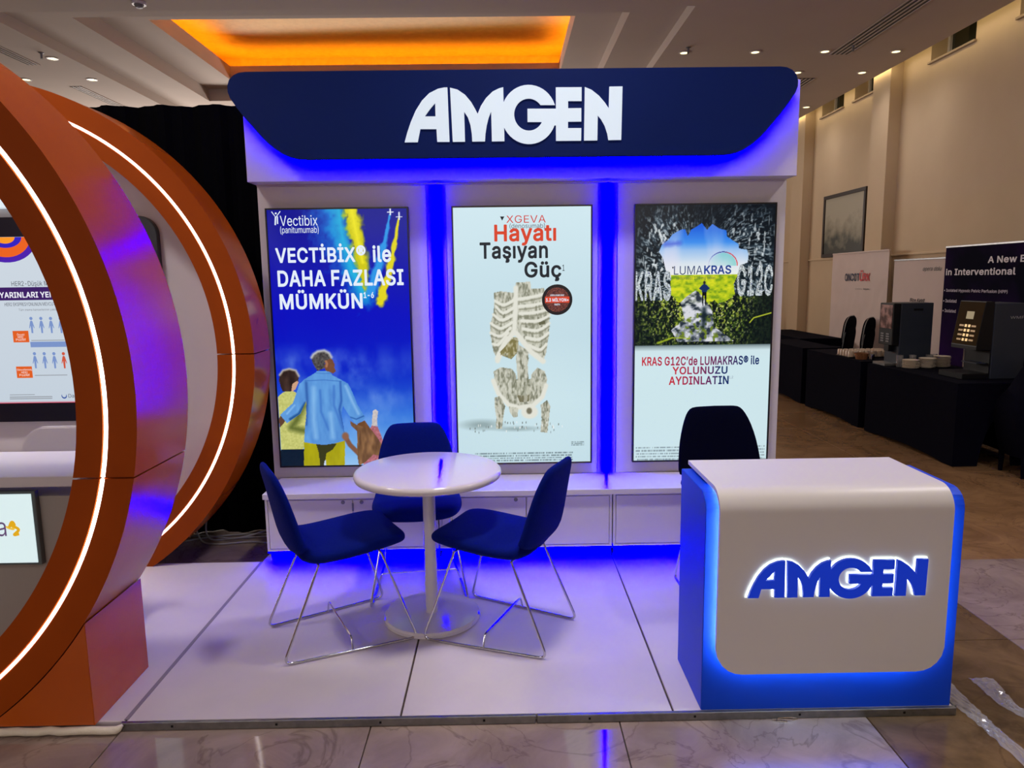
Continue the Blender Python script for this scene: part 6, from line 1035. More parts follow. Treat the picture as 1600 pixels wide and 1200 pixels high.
# pelvis and legs
bone([(0.2751, 0.37), (0.3293, 0.3855), (0.4128, 0.3785), (0.4421, 0.3561), (0.4448, 0.3178), (0.4829, 0.3047), (0.5489, 0.3074), (0.5558, 0.3552), (0.604, 0.3815), (0.6577, 0.3671), (0.6753, 0.3352), (0.6567, 0.2842), (0.6141, 0.246), (0.5536, 0.2272), (0.4632, 0.2247), (0.3912, 0.2349), (0.3261, 0.274), (0.2853, 0.3127)])
A2.stroke([(0.2715, 0.3319), (0.3083, 0.2805), (0.3852, 0.2349), (0.4631, 0.2227), (0.5657, 0.2303), (0.6384, 0.2651), (0.6654, 0.3097)], 0.022, BHI, 0.5)
A2.poly([(0.4462, 0.273), (0.4945, 0.2823), (0.5543, 0.2722), (0.5358, 0.2466), (0.4696, 0.2439)], (120, 116, 90), tx, 0.5, BHI)
bone([(0.411, 0.3053), (0.4477, 0.3369), (0.5554, 0.3361), (0.5693, 0.3041), (0.5303, 0.2724), (0.4402, 0.2731)], (190, 190, 172), 0.8)
A2.blob([(0.5411, 0.2047)][0], 0.072, 0.031, BHI, 0.25); A2.blob([(0.5388, 0.2092)][0], 0.026, 0.016, (120, 116, 96), 0.4)
A2.poly([(0.385, 0.2285), (0.4571, 0.2215), (0.4503, 0.186), (0.42, 0.183), (0.3905, 0.2059)], (206, 206, 190), tx, 0.4, BDK)
bone([(0.2778, 0.2647), (0.32, 0.2708), (0.3585, 0.2287), (0.3417, 0.1837), (0.3319, 0.1384), (0.286, 0.1387), (0.2898, 0.1841), (0.2791, 0.2293)], BONE, 0.9)
bone([(0.6259, 0.2331), (0.6743, 0.252), (0.6981, 0.226), (0.688, 0.1809), (0.6752, 0.1193), (0.622, 0.123), (0.6312, 0.1749)], BONE, 0.9)
for _k in range(46):
    a, c = 0.07 + 0.74 * A2.rs.rand(), 0.117 + 0.045 * A2.rs.rand() ** 0.7
    A2.stroke([(a, c), (a, c + 0.006)], 0.0035, (120, 130, 128) if _k % 3 else (236, 240, 238), 0.4)
(a0, b1), (a1, b0) = [(0.1434, 0.042), (0.869, 0.0031)]
A2.lines(a0 - 0.02, a1, b0, b1, 4, (70, 86, 92), 0.55)
(a0, b1), (a1, b0) = [(0.8545, 0.0833), (0.9517, 0.0648)]; A2.lines(a0, a1, b0, b1, 3, (60, 76, 80), 0.5)
s2, uv2 = screen(-0.2911, 0.5141, 'middle wall screen showing a skeleton on a pale background', A2, 'bronze')
RED, INK = (206, 50, 40), (16, 26, 34)
words(s2, uv2, 'XGEVA', RED, [(0.3857, 0.9688), (0.671, 0.9407)], 0.0, 1.05)
words(s2, uv2, '(denosumab)', (70, 90, 104), [(0.4087, 0.9389), (0.6656, 0.9179)])
b = bmesh.new(); (p0, p1, p2) = [(0.3397, 0.9656), (0.372, 0.9654), (0.3554, 0.9497)]
b.faces.new([b.verts.new(uv2(a, c, 0.001)) for a, c in (p0, p2, p1)]); obj('black_triangle', b, ink(INK), s2)
words(s2, uv2, 'Hayatı', (214, 62, 28), [(0.2963, 0.9352), (0.747, 0.8546)], 0.03, 1.0, 0, 0.0016)
words(s2, uv2, 'Taşıyan', INK, [(0.1884, 0.8689), (0.6864, 0.79)], 0.03)
words(s2, uv2, 'Güç', INK, [(0.5131, 0.7948), (0.7838, 0.7177)], 0.03)
words(s2, uv2, '1', INK, [(0.7911, 0.7804), (0.8082, 0.757)], 0.01)
(a, c), = [(0.7523, 0.6466)]; (a2_, c2_), = [(0.8648, 0.6459)]
bc = Vector(uv2(a, c, 0.0)); rr_ = abs(uv2(a2_, c2_, 0)[0] - bc.x)
def disc(r_, h_, m, nm, par, n=40):
    bb = bmesh.new(); lathe(bb, [(0.0, 0.001), (r_, 0.001), (r_, 0.0)], n=n)
    for v in bb.verts: v.co = Vector((bc.x + v.co.x, bc.y - h_ - v.co.z, bc.z + v.co.y))
    return obj(nm, bb, m, par)
bd = disc(rr_, 0.0012, ink((22, 18, 20)), 'badge', s2); tag(bd, 'dark round badge with red band')
dm = glow('badge_dots', (90, 40, 34), 1.0); nt = dm.node_tree
vz = nt.nodes.new('ShaderNodeTexVoronoi'); vz.inputs['Scale'].default_value = 220
tc_ = nt.nodes.new('ShaderNodeTexCoord'); nt.links.new(tc_.outputs['Object'], vz.inputs['Vector'])
rp_ = nt.nodes.new('ShaderNodeValToRGB'); rp_.color_ramp.elements[0].position = 0.18; rp_.color_ramp.elements[0].color = (0.42, 0.12, 0.07, 1); rp_.color_ramp.elements[1].position = 0.5; rp_.color_ramp.elements[1].color = (0.03, 0.008, 0.008, 1)
nt.links.new(vz.outputs['Distance'], rp_.inputs['Fac']); nt.links.new(rp_.outputs['Color'], nt.nodes['Principled BSDF'].inputs['Emission Color'])
disc(rr_ * 0.80, 0.0024, dm, 'badge_centre', bd)
b = BX((bc.x - rr_ * 0.80, bc.y - 0.0052, bc.z - rr_ * 0.2), (bc.x + rr_ * 0.80, bc.y - 0.0040, bc.z + rr_ * 0.2)); obj('badge_band', b, ink((214, 66, 36)), bd)
def tw2(x, z, h): return (x, bc.y - 0.0055 - h, z)
fit_text('lettering', '3.3 MİLYON+', ink(WHT), bd, (bc.x - rr_ * 0.75, bc.z - rr_ * 0.12, bc.x + rr_ * 0.75, bc.z + rr_ * 0.15), tw2, 0.02)
fit_text('lettering', 'DÜNYA GENELİNDE', ink(WHT), bd, (bc.x - rr_ * 0.45, bc.z + rr_ * 0.24, bc.x + rr_ * 0.45, bc.z + rr_ * 0.37), tw2, 0.02)
fit_text('lettering', 'HASTA', ink(WHT), bd, (bc.x - rr_ * 0.18, bc.z - rr_ * 0.37, bc.x + rr_ * 0.18, bc.z - rr_ * 0.25), tw2, 0.02)

# --- picture 3: cave mouth over a sunlit field
A3 = Art(280, 520, 9)
A3.vgrad([(0, (204, 228, 234)), (0.40, (206, 230, 236)), (0.44, (206, 228, 234)), (0.455, (150, 168, 172)), (0.475, (20, 36, 42)), (1, (4, 14, 24))])
dark = A3.v > 0.462
rk = A3.noise(34, 0.55, 4); rk2 = A3.noise(70, 0.4, 2)
# rock: bright streaks on near black, running out from the mouth
ang = np.arctan2((A3.v - 0.77) * 1.86, A3.u - 0.5); rad = np.hypot((A3.u - 0.5) / 0.43, (A3.v - 0.77) / 0.205)
st1 = A3.lattice(ang * 15 + rad * 4, rad * 8, 4); st2 = A3.lattice(ang * 44 + rad * 12, rad * 16, 3)
side_ = np.interp(A3.u, [0.0, 0.12, 0.33, 0.45, 0.62, 0.72, 0.95, 1.0], [0.35, 1.0, 1.0, 0.25, 0.45, 0.8, 0.9, 0.4])
hot = np.interp(A3.v, [0.90, 0.97, 1.0], [1.0, 0.55, 0.3]) * np.interp(rad, [0.9, 1.05, 1.35, 1.7], [1.0, 1.0, 0.75, 0.15]) * side_ * (A3.v > 0.60)
A3.mix(np.clip((st1 - 0.50) * 5, 0, 1) * hot * 0.7, (64, 82, 96)); A3.mix(np.clip((st2 - 0.56) * 6, 0, 1) * hot * 0.8, (186, 200, 208)); A3.mix(np.clip((rk2 - 0.64) * 9, 0, 1) * hot * 0.8, (236, 242, 244))
# sky and field through the mouth
MO = [(0.2626, 0.8901), (0.3196, 0.9073), (0.3532, 0.9096), (0.3735, 0.8833), (0.3966, 0.9068), (0.4345, 0.9181), (0.4723, 0.9314), (0.512, 0.906), (0.5493, 0.9284), (0.5983, 0.9105), (0.6517, 0.9026), (0.6577, 0.8799), (0.707, 0.862), (0.7413, 0.8516), (0.7472, 0.8339), (0.8055, 0.8284), (0.8163, 0.8106), (0.8134, 0.7802), (0.7607, 0.7703), (0.748, 0.7398), (0.7164, 0.699), (0.7289, 0.6527), (0.6617, 0.6325), (0.5649, 0.6177), (0.3502, 0.6192), (0.262, 0.6302), (0.2533, 0.7432), (0.219, 0.7536), (0.1982, 0.7995), (0.1684, 0.8251), (0.1869, 0.8502), (0.2344, 0.8701)]
mM = A3.inside(MO)
sky = np.stack([np.interp(A3.v, [0.735, 0.78, 0.83, 0.86, 0.92], c_) for c_ in ((236, 214, 150, 60, 20), (240, 226, 190, 140, 90), (236, 236, 236, 235, 215))], -1)
A3.c[mM] = sky[mM]
cl = A3.noise(5, 0.25, 4); A3.mix(mM * np.clip((cl - 0.5) * 3, 0, 1) * 0.6, (232, 224, 240))
A3.stroke([(0.2157, 0.8526), (0.3119, 0.857)], 0.03, (70, 90, 210), 1.0, 0.03, rk, 0.7)
fld = mM & (A3.v < [(0.3262, 0.735)][0][1])
gr = A3.noise(30, 1.6, 3)
A3.mix(fld * 1.0, (176, 196, 30)); A3.mix(fld * np.clip((gr - 0.5) * 4, 0, 1) * 0.8, (226, 224, 40)); A3.mix(fld * np.clip((0.45 - gr) * 5, 0, 1) * 0.7, (96, 140, 30))
# undergrowth
lf = A3.noise(46, 0.9, 3); lf2 = A3.noise(80, 0.7, 2)
vt = [(0.3296, 0.6477)][0][1]; edge_ = vt + (A3.noise(16, 1, 3) - 0.5) * 0.05 + np.interp(np.abs(A3.u - 0.47), [0.0, 0.14, 0.3, 0.5], [-0.04, -0.01, 0.0, 0.03])
und = (A3.v > 0.462) & (A3.v < edge_)
A3.mix(und * 1.0, (14, 26, 24))
hz = np.interp(A3.v, [0.47, 0.52, 0.60, 0.66, 0.70], [0.35, 0.6, 0.8, 1.0, 1.0]) * np.interp(A3.u, [0.0, 0.12, 0.3, 0.68, 0.8, 0.9, 1.0], [0.25, 0.6, 1.0, 1.0, 0.6, 0.12, 0.05])
A3.mix(und * np.clip((lf - 0.46) * 6, 0, 1) * hz * 0.85, (84, 116, 30)); A3.mix(und * np.clip((lf2 - 0.60) * 9, 0, 1) * hz, (196, 208, 66)); A3.mix(und * np.clip((A3.noise(110, 1, 1) - 0.72) * 8, 0, 1) * hz, (226, 232, 150)); A3.mix(und * np.clip((0.44 - lf2) * 8, 0, 1) * 0.85, (6, 16, 18))
# stony path
PA = [(0.4404, 0.6753), (0.4601, 0.67), (0.5254, 0.6283), (0.5662, 0.5918), (0.5789, 0.5345), (0.7294, 0.4758), (0.3165, 0.4762), (0.2658, 0.5211), (0.362, 0.5673), (0.3303, 0.6297), (0.3684, 0.65)]
mP = A3.inside(PA); st = A3.noise(24, 1.6, 3)
A3.mix(mP * 0.9, (150, 156, 168)); A3.mix(mP * np.clip((st - 0.5) * 7, 0, 1), (214, 216, 224)); A3.mix(mP * np.clip((0.46 - st) * 8, 0, 1), (40, 50, 62))
A3.mix(mP * np.clip((lf - 0.56) * 7, 0, 1) * (A3.v < [(0.3319, 0.5883)][0][1]), (110, 130, 40))
A3.stroke([(0.5051, 0.6026), (0.5088, 0.5662), (0.5004, 0.535)], 0.03, (14, 30, 40), 0.8, 0.03, None, 0.8)
A3.stroke([(0.1693, 0.4721), (0.2766, 0.4922), (0.4044, 0.4887)], 0.014, (170, 190, 40), 0.8, 0.004, lf, 0.9); A3.stroke([(0.8428, 0.5482), (0.8711, 0.5662), (0.9972, 0.5845)], 0.006, (170, 180, 50), 0.5)
# figure
A3.poly([(0.4852, 0.6955), (0.5024, 0.7005), (0.5221, 0.6953), (0.5442, 0.6818), (0.5231, 0.6747), (0.5196, 0.667), (0.4865, 0.6672), (0.4822, 0.675), (0.4605, 0.6823)], (20, 44, 96)); A3.blob([(0.5022, 0.7051)][0], 0.011, 0.0075, (40, 40, 40), 0.3)
A3.poly([(0.4864, 0.6683), (0.5195, 0.668), (0.52, 0.618), (0.5114, 0.615), (0.5056, 0.6542), (0.4997, 0.6543), (0.4987, 0.614), (0.4897, 0.6182)], (8, 12, 20))
# logo arc and dome
(a, c), = [(0.6329, 0.7686)]; (ra, _y), = [(0.7396, 0.7679)]; (_x, rb), = [(0.63, 0.822)]
el_ = np.hypot((A3.u - a) / (ra - a), (A3.v - c) / (rb - c)); up_ = A3.v > c
A3.mix(((el_ < 0.92) & up_) * np.clip(0.25 + 0.75 * el_, 0, 1) * np.interp(A3.u, [a - 0.09, a], [0.1, 0.8]), (120, 205, 200))
A3.mix(((np.abs(el_ - 0.99) < 0.035) & up_) * np.interp(A3.u, [a - 0.11, a - 0.03], [0.0, 1.0]), (30, 50, 150)); A3.mix(((np.abs(el_ - 0.99) < 0.035) & up_) * np.interp(A3.u, [a, a + 0.05], [0.0, 1.0]), (214, 50, 50))
(a0, b1), (a1, b0) = [(0.0172, 0.0579), (0.9889, -0.0034)]; A3.lines(a0, a1, b0, b1, 5, (90, 104, 112), 0.5)
s3, uv3 = screen(0.7557, 1.5713, 'right wall screen showing a cave mouth and green field', A3)
stone = glow('stone_letters', (150, 164, 168), 1.0); nt = stone.node_tree
nz_ = nt.nodes.new('ShaderNodeTexNoise'); nz_.inputs['Scale'].default_value = 130; tc_ = nt.nodes.new('ShaderNodeTexCoord'); nt.links.new(tc_.outputs['Object'], nz_.inputs['Vector'])
rp_ = nt.nodes.new('ShaderNodeValToRGB'); rp_.color_ramp.elements[0].position = 0.36; rp_.color_ramp.elements[0].color = (*lin((40, 54, 60)), 1); rp_.color_ramp.elements[1].position = 0.6; rp_.color_ramp.elements[1].color = (*lin((206, 216, 214)), 1)
nt.links.new(nz_.outputs['Fac'], rp_.inputs['Fac']); nt.links.new(rp_.outputs['Color'], nt.nodes['Principled BSDF'].inputs['Emission Color'])
def stone_word(s, bb, bold):
    (a0, b1), (a1, b0) = bb
    fit_text('stone_lettering', s, stone, s3, (a0, b0, a1, b1), uv3, bold, 1.0, 0, 0.0012)
stone_word('KRAS', [(-0.0016, 0.7526), (0.2599, 0.6364)], 0.03); stone_word('G12C', [(0.7394, 0.7705), (1.0002, 0.6508)], 0.03)
NV = (24, 60, 140)
words(s3, uv3, 'LUMA', (40, 62, 110), [(0.2785, 0.7695), (0.4862, 0.7365)], -0.006)
words(s3, uv3, 'KRAS', NV, [(0.4972, 0.7711), (0.6948, 0.7371)], 0.035)
words(s3, uv3, '(sotorasib) 120 mg tablet', (60, 80, 60), [(0.2993, 0.7301), (0.5814, 0.7143)])
b = bmesh.new(); (p0, p1, p2) = [(0.2631, 0.7671), (0.2776, 0.767), (0.2702, 0.7584)]
b.faces.new([b.verts.new(uv3(a, c, 0.001)) for a, c in (p0, p2, p1)]); obj('black_triangle', b, ink(INK), s3)
def two_tone(s, bb, bold):
    """lettering that runs from red to navy"""
    (a0, b1), (a1, b0) = bb; me = text_mesh(s, bold); xs = [v.co.x for v in me.vertices]; ysz = [v.co.y for v in me.vertices]
    x0, x1, y0, y1 = min(xs), max(xs), min(ysz), max(ysz); at = me.color_attributes.new('ink', 'FLOAT_COLOR', 'POINT')
    for k, v in enumerate(me.vertices):
        t = (v.co.x - x0) / (x1 - x0); c0, c1 = lin((196, 44, 62)), lin((24, 46, 104)); t = min(1, max(0, (t - 0.05) * 1.25))
        at.data[k].color = (*[c0[i] * (1 - t) + c1[i] * t for i in range(3)], 1)
    place('lettering', me, lit_material(), s3, lambda c: uv3(a0 + (c.x - x0) / (x1 - x0) * (a1 - a0), b0 + (c.y - y0) / (y1 - y0) * (b1 - b0), 0.001))
two_tone('KRAS G12C’de LUMAKRAS® ile', [(0.0544, 0.4184), (0.9221, 0.3821)], 0.02)
two_tone('YOLUNUZU', [(0.281, 0.3776), (0.6893, 0.3465)], 0.028)
two_tone('AYDINLATIN', [(0.2562, 0.3386), (0.7003, 0.3052)], 0.028)
words(s3, uv3, '1,2', (120, 130, 150), [(0.702, 0.338), (0.7323, 0.3255)])

# ------------------------------------------------------------------ neighbouring booth with the two orange rings
def ring_segment(cx, cz, y0, y1, r0, r1, a0, a1, n, cuts, groove=None):
    """annular slab; cuts = list of (z, keep) with keep +1 above / -1 below"""
    if groove:
        g0, g1, gd = groove
        prof = [(r0, y0), (g0, y0), (g0, y0 + gd), (g1, y0 + gd), (g1, y0), (r1, y0), (r1, y1), (r0, y1)]
    else:
        prof = [(r0, y0), (r1, y0), (r1, y1), (r0, y1)]
    bm = bmesh.new(); rings = []
    for k in range(n + 1):
        t = math.radians(a0 + (a1 - a0) * k / n)
        rings.append([bm.verts.new((cx + r * math.cos(t), y, cz + r * math.sin(t))) for r, y in prof])
    m = len(prof)
    for A, B in zip(rings, rings[1:]):
        for k in range(m): bm.faces.new((A[k], A[(k + 1) % m], B[(k + 1) % m], B[k]))
    bm.faces.new(rings[0][::-1]); bm.faces.new(rings[-1])
    for z, keep in cuts:
        g = bm.verts[:] + bm.edges[:] + bm.faces[:]
        r = bmesh.ops.bisect_plane(bm, geom=g, plane_co=(0, 0, z), plane_no=(0, 0, 1), clear_inner=keep > 0, clear_outer=keep < 0)
        ed = [e for e in r['geom_cut'] if isinstance(e, bmesh.types.BMEdge)]
        bmesh.ops.holes_fill(bm, edges=ed, sides=0)
    return bm
def strip_path(cx, cz, r, a0, a1, y, n=90):
    return [(cx + r * math.cos(math.radians(a0 + (a1 - a0) * k / n)), y, cz + r * math.sin(math.radians(a0 + (a1 - a0) * k / n))) for k in range(n + 1)]
def portal(lab, cx, cz, y0, y1, seam, RI, RL, RO, lr):
    t = thing('portal_ring', lab, 'ring', (cx, y0, 0.03))
    gr = (RL - 0.009, RL + 0.009, 0.012)
    lo = math.degrees(math.asin((0.034 - cz) / RL)); sm = math.degrees(math.asin((seam - cz) / RL))
    for a0, a1, cuts in ((-75, 30, [(0.031, 1), (seam - 0.003, -1)]), (-30, 210, [(seam + 0.003, 1)]), (150, 255, [(0.031, 1), (seam - 0.003, -1)])):
        o = obj('ring_segment', ring_segment(cx, cz, y0, y1, RI, RO, a0, a1, 96, cuts, gr), M['orange'], t, True)
        o.data.materials.append(M['orange_face'])
        for p in o.data.polygons:
            if p.normal.y < -0.95: p.material_index = 1
    for a0, a1 in ((lo + 0.3, sm - 0.15), (sm + 0.15, 180 - sm - 0.15), (180 - sm + 0.15, 180 - lo - 0.3)):
        b = bmesh.new(); tube(b, strip_path(cx, cz, RL, a0, a1, y0 + 0.004), lr, 6)
        tag(obj('white_light_strip', b, M['led_white'], t), 'glowing white light line set into the orange face')
    return t
fr = portal('front orange ring arch with a white light line nearest the camera', -2.70, 1.240, 2.42, 2.82, 0.945, 1.252, 1.350, 1.456, 0.0062)
arc = [(-2.70 + 1.460 * math.cos(math.radians(a)), 1.240 + 1.460 * math.sin(math.radians(a))) for a in np.linspace(-55.9, -34.3, 16)]
o = obj('foot_block', prism_xz(bmesh.new(), [(-1.494, 0.031)] + [(-1.494, arc[-1][1])] + arc[::-1][1:], 2.42, 2.82, 0.002), M['orange'], fr)
tag(o, 'orange wedge block under the ring')
br = portal('rear orange ring arch with a white light line beside the black curtain', -2.787, 1.228, 3.90, 4.165, 1.222, 1.238, 1.325, 1.437, 0.0070)
obj('white_back_rim', ring_segment(-2.787, 1.228, 4.168, 4.236, 1.238, 1.408, -75, 255, 110, [(0.031, 1)]), M['white_matt'], br, True)
# white round back panel inside the rear ring
pts = [(-2.787 + 1.234 * math.cos(math.radians(a)), max(0.032, 1.228 + 1.234 * math.sin(math.radians(a)))) for a in range(0, 360, 4)]
bp_ = obj('round_back_panel', prism_xz(bmesh.new(), pts, 4.10, 4.14), M['white_pan'], centre=True)
tag(bp_, 'round white back panel inside the rear orange ring', 'panel')
# display on that panel
TX0, TX1, TZ0, TZ1, TYY = -3.70, -1.895, 0.838, 1.972, 4.06
tv = thing('presentation_display', 'large black framed display with a medical slide seen through the orange ring', 'screen', (-2.8, TYY, TZ0))
obj('casing', prism_xz(bmesh.new(), rounded_rect(TX0, TX1, TZ0, TZ1, 0.10, 8), TYY, 4.099, 0.003), mat('navy_black_casing', (14, 12, 30), 0.3), tv)
AT = Art(150, 80, 11); AT.asp = 0.53
AT.vgrad([(0, (196, 208, 220)), (1, (206, 216, 226))])
DX0, DX1, DZ0, DZ1 = -3.60, -1.99, 0.945, 1.866
def tvuv(x, z): return ((x - DX0) / (DX1 - DX0), (z - DZ0) / (DZ1 - DZ0))
AT.mix((AT.v < 0.008) & (AT.u > 0.1), (206, 40, 80))
art_mesh('slide', AT, DX0, DX1, DZ0, DZ1, TYY - 0.002, tv)
def tw(x, z, h): return (x, TYY - 0.003 - h, z)
def tvbox(nm, bb, col, h=0.0006):
    (x0, z1), (x1, z0) = bb
    b = bmesh.new(); b.faces.new([b.verts.new(tw(x, z, h)) for x, z in ((x0, z0), (x1, z0), (x1, z1), (x0, z1))]); return obj(nm, b, ink(col), tv)
def tvtext(s, bb, col, bold=0.0, h=0.0012):
    (x0, z1), (x1, z0) = bb
    return fit_text('lettering', s, ink(col), tv, (x0, z0, x1, z1), tw, bold, 1.0, 0, h)
tvtext('HER2-Düşük Meme', [(-2.7114, 1.6267), (-2.4553, 1.5926)], (60, 62, 72))
tvbox('title_band', [(-3.0972, 1.5932), (-2.2442, 1.5221)], (52, 14, 96)); tvtext('YARINLARI YENİDEN', [(-2.7828, 1.5756), (-2.3884, 1.5357)], (240, 240, 250), 0.03, 0.0018)
tvtext('HER2 EKSPRESYONUNUN MEVCUT', [(-2.7612, 1.5096), (-2.4841, 1.4904)], (60, 62, 72), 0.01)
tvtext('Tüm meme kanserlerinin yaklaşık', [(-2.6875, 1.4756), (-2.4591, 1.4599)], (120, 122, 130))
ICON = [(0, 1), (0.22, 0.93), (0.5, 0.42), (0.42, 0.36), (0.2, 0.6), (0.16, 0), (-0.16, 0), (-0.2, 0.6), (-0.42, 0.36), (-0.5, 0.42), (-0.22, 0.93)]
def person_icon(bb, col):
    (x0, z1), (x1, z0) = bb; cx = (x0 + x1) / 2; hgt = (z1 - z0); wd = (x1 - x0)
    b = bmesh.new(); b.faces.new([b.verts.new(tw(cx + px * wd, z0 + pz * hgt * 0.78, 0.0006)) for px, pz in ICON])
    lathe_pts = [b.verts.new(tw(cx + 0.10 * hgt * math.cos(t), z1 - 0.1 * hgt + 0.10 * hgt * math.sin(t), 0.0006)) for t in [2 * PI * k / 12 for k in range(12)]]
    b.faces.new(lathe_pts); obj('person_icon', b, ink(col), tv)
BL_ = (120, 146, 200)
for bb in ([(-2.64, 1.4302), (-2.6107, 1.3398)], [(-2.5856, 1.4295), (-2.5562, 1.3391)], [(-2.5323, 1.4287), (-2.5026, 1.3383)], [(-2.4788, 1.428), (-2.449, 1.3376)]): person_icon(bb, BL_)
for bb in ([(-2.6416, 1.2338), (-2.6121, 1.1422)], [(-2.5878, 1.2331), (-2.5582, 1.1414)], [(-2.5341, 1.2323), (-2.5042, 1.1406)]): person_icon(bb, BL_)
person_icon([(-2.4813, 1.2316), (-2.4513, 1.1399)], (206, 84, 60))
o = tvbox('orange_box', [(-2.735, 1.3533), (-2.6474, 1.2892)], (222, 92, 26)); tvtext('Önceki', [(-2.7121, 1.3402), (-2.6706, 1.3269)], (250, 236, 226)); tvtext('HER2', [(-2.7089, 1.3245), (-2.6781, 1.3122)], (250, 236, 226)); tvtext('Pozitif', [(-2.7202, 1.3109), (-2.6659, 1.2983)], (250, 236, 226))
o = tvbox('orange_box', [(-2.7374, 1.1539), (-2.6492, 1.0889)], (222, 92, 26)); tvtext('Güncellenmiş', [(-2.733, 1.1409), (-2.651, 1.1278)], (250, 236, 226)); tvtext('HER2', [(-2.7101, 1.1257), (-2.676, 1.1142)], (250, 236, 226)); tvtext('Pozitif', [(-2.7224, 1.1119), (-2.6658, 1.0991)], (250, 236, 226))
tvbox('blue_bar', [(-2.6433, 1.2911), (-2.445, 1.2607)], BL_)
for bb in ([(-2.7894, 0.9957), (-2.6497, 0.9917)], [(-2.7907, 0.9837), (-2.5524, 0.9781)], [(-2.7918, 0.9736), (-2.5534, 0.9681)], [(-2.6377, 1.1047), (-2.4562, 1.1001)], [(-2.6364, 1.3008), (-2.4512, 1.2963)]): tvbox('thin_rule', bb, (150, 156, 164))
tvtext('Dai', [(-2.4618, 0.9949), (-2.4224, 0.9732)], (60, 66, 84))
b = bmesh.new(); (x0, z1), (x1, z0) = [(-2.5009, 0.9985), (-2.4704, 0.9679)]
cxx, czz, rx_ = (x0 + x1) / 2, (z0 + z1) / 2, (x1 - x0) / 2
o_ = [(cxx + rx_ * math.cos(t), czz + rx_ * math.sin(t)) for t in np.linspace(math.radians(150), math.radians(390), 18)] + [(cxx + 0.75 * rx_ * math.cos(t), czz + 0.25 * rx_ + 0.72 * rx_ * math.sin(t)) for t in np.linspace(math.radians(385), math.radians(155), 18)]
b.faces.new([b.verts.new(tw(x, z, 0.0006)) for x, z in o_]); obj('crescent_mark', b, ink((50, 84, 160)), tv)
for r_, col, h_ in ((0.19, (70, 20, 170), 0.0004), (0.15, (236, 96, 20), 0.0008), (0.10, (40, 20, 190), 0.0012), (0.06, (250, 150, 30), 0.0016)):
    b = bmesh.new(); cx_, cz_ = -2.72, DZ1 - 0.001
    b.faces.new([b.verts.new(tw(cx_ + r_ * 0.9 * math.cos(t), cz_ + r_ * 0.72 * math.sin(t) * (1 if r_ > 0.1 else 0.8), h_)) for t in np.linspace(PI, 2 * PI, 20)]); obj('colour_swirl', b, ink(col), tv)
# its counter with a lit sign
lc = thing('side_counter', 'grey counter with white top inside the front orange ring', 'counter', (-2.72, 2.75, 0.03))
ZT = 0.905
cp = [(-2.70 + 1.248 * math.cos(math.radians(a)), max(0.032, 1.240 + 1.248 * math.sin(math.radians(a)))) for a in np.linspace(180 + 19.5, 360 - 19.5, 40)]
cp = [p for p in cp if p[1] < 0.865]
obj('front', prism_xz(bmesh.new(), cp, 2.63, 2.80), mat('grey_counter_front', (158, 152, 146), 0.5), lc)
obj('top', BX((-3.86, 2.60, 0.866), (-1.515, 3.02, ZT), 0.003, 1), M['white_lac'], lc)
ls = thing('lit_sign', 'white lit sign panel with a golden ribbon mark on the grey counter', 'sign', (-2.3, 2.62, 0.57))
obj('frame', BX((-2.95, 2.606, 0.566), (-1.742, 2.629, 0.850), 0.002, 1), mat('grey_sign_frame', (86, 96, 98), 0.4), ls)
obj('panel', BX((-2.94, 2.603, 0.576), (-1.756, 2.607, 0.840)), glow('lit_sign_panel', (206, 226, 228), 1.0), ls)
fit_text('lettering', 'AstraZeneca', ink((96, 70, 110)), ls, (-2.31, 0.680, -1.859, 0.752), lambda a, c, h: (a, 2.6028 - h, c), 0.0)
for pts, r_ in (([(-1.8466, 0.7142), (-1.8338, 0.7405), (-1.8232, 0.7173), (-1.8463, 0.7269), (-1.8079, 0.7055), (-1.8358, 0.6829), (-1.8131, 0.6883)], 0.006),):
    b = bmesh.new(); tube(b, fillet([(x, 2.601, z) for x, z in pts], 0.012, 4), r_, 6)
    for v in b.verts: v.co.y = 2.6018 + (v.co.y - 2.601) * 0.15
    obj('ribbon_mark', b, ink((224, 168, 20)), ls)
b = bmesh.new(); tube(b, fillet([(x, 2.601, z) for x, z in [(-1.8583, 0.7179), (-1.8481, 0.7108), (-1.8268, 0.7047), (-1.8429, 0.728)]], 0.01, 4), 0.0042, 6)
for v in b.verts: v.co.y = 2.6018 + (v.co.y - 2.601) * 0.15
obj('ribbon_mark', b, ink((236, 190, 60)), ls)
# pale chair behind that counter
pc = thing('pale_chair', 'pale plastic chair back behind the side counter', 'chair', (-2.02, 3.25, 0.03))
b = bmesh.new(); prism_xz(b, rounded_rect(-2.245, -1.80, 0.50, 0.955, 0.12, 8), 3.30, 3.325, 0.006); obj('backrest', b, M['white_lac'], pc, True)
obj('seat', BX((-2.23, 2.95 + 0.08, 0.45), (-1.81, 3.33, 0.48), 0.012, 2), M['white_lac'], pc)
for x in (-2.2, -1.84):
    for y in (3.06, 3.30):
        b = bmesh.new(); tube(b, [(x, y, 0.031), (x, y, 0.452)], 0.011, 10); obj('leg', b, M['chrome'], pc, True)
# light shelf above the display
lp = obj('light_panel', BX((-3.5, 4.05, 2.02), (-2.62, 4.099, 2.12), 0.004, 1), glow('light_panel', (205, 220, 228), 0.9), centre=True); tag(lp, 'small lit panel above the medical display', 'sign')

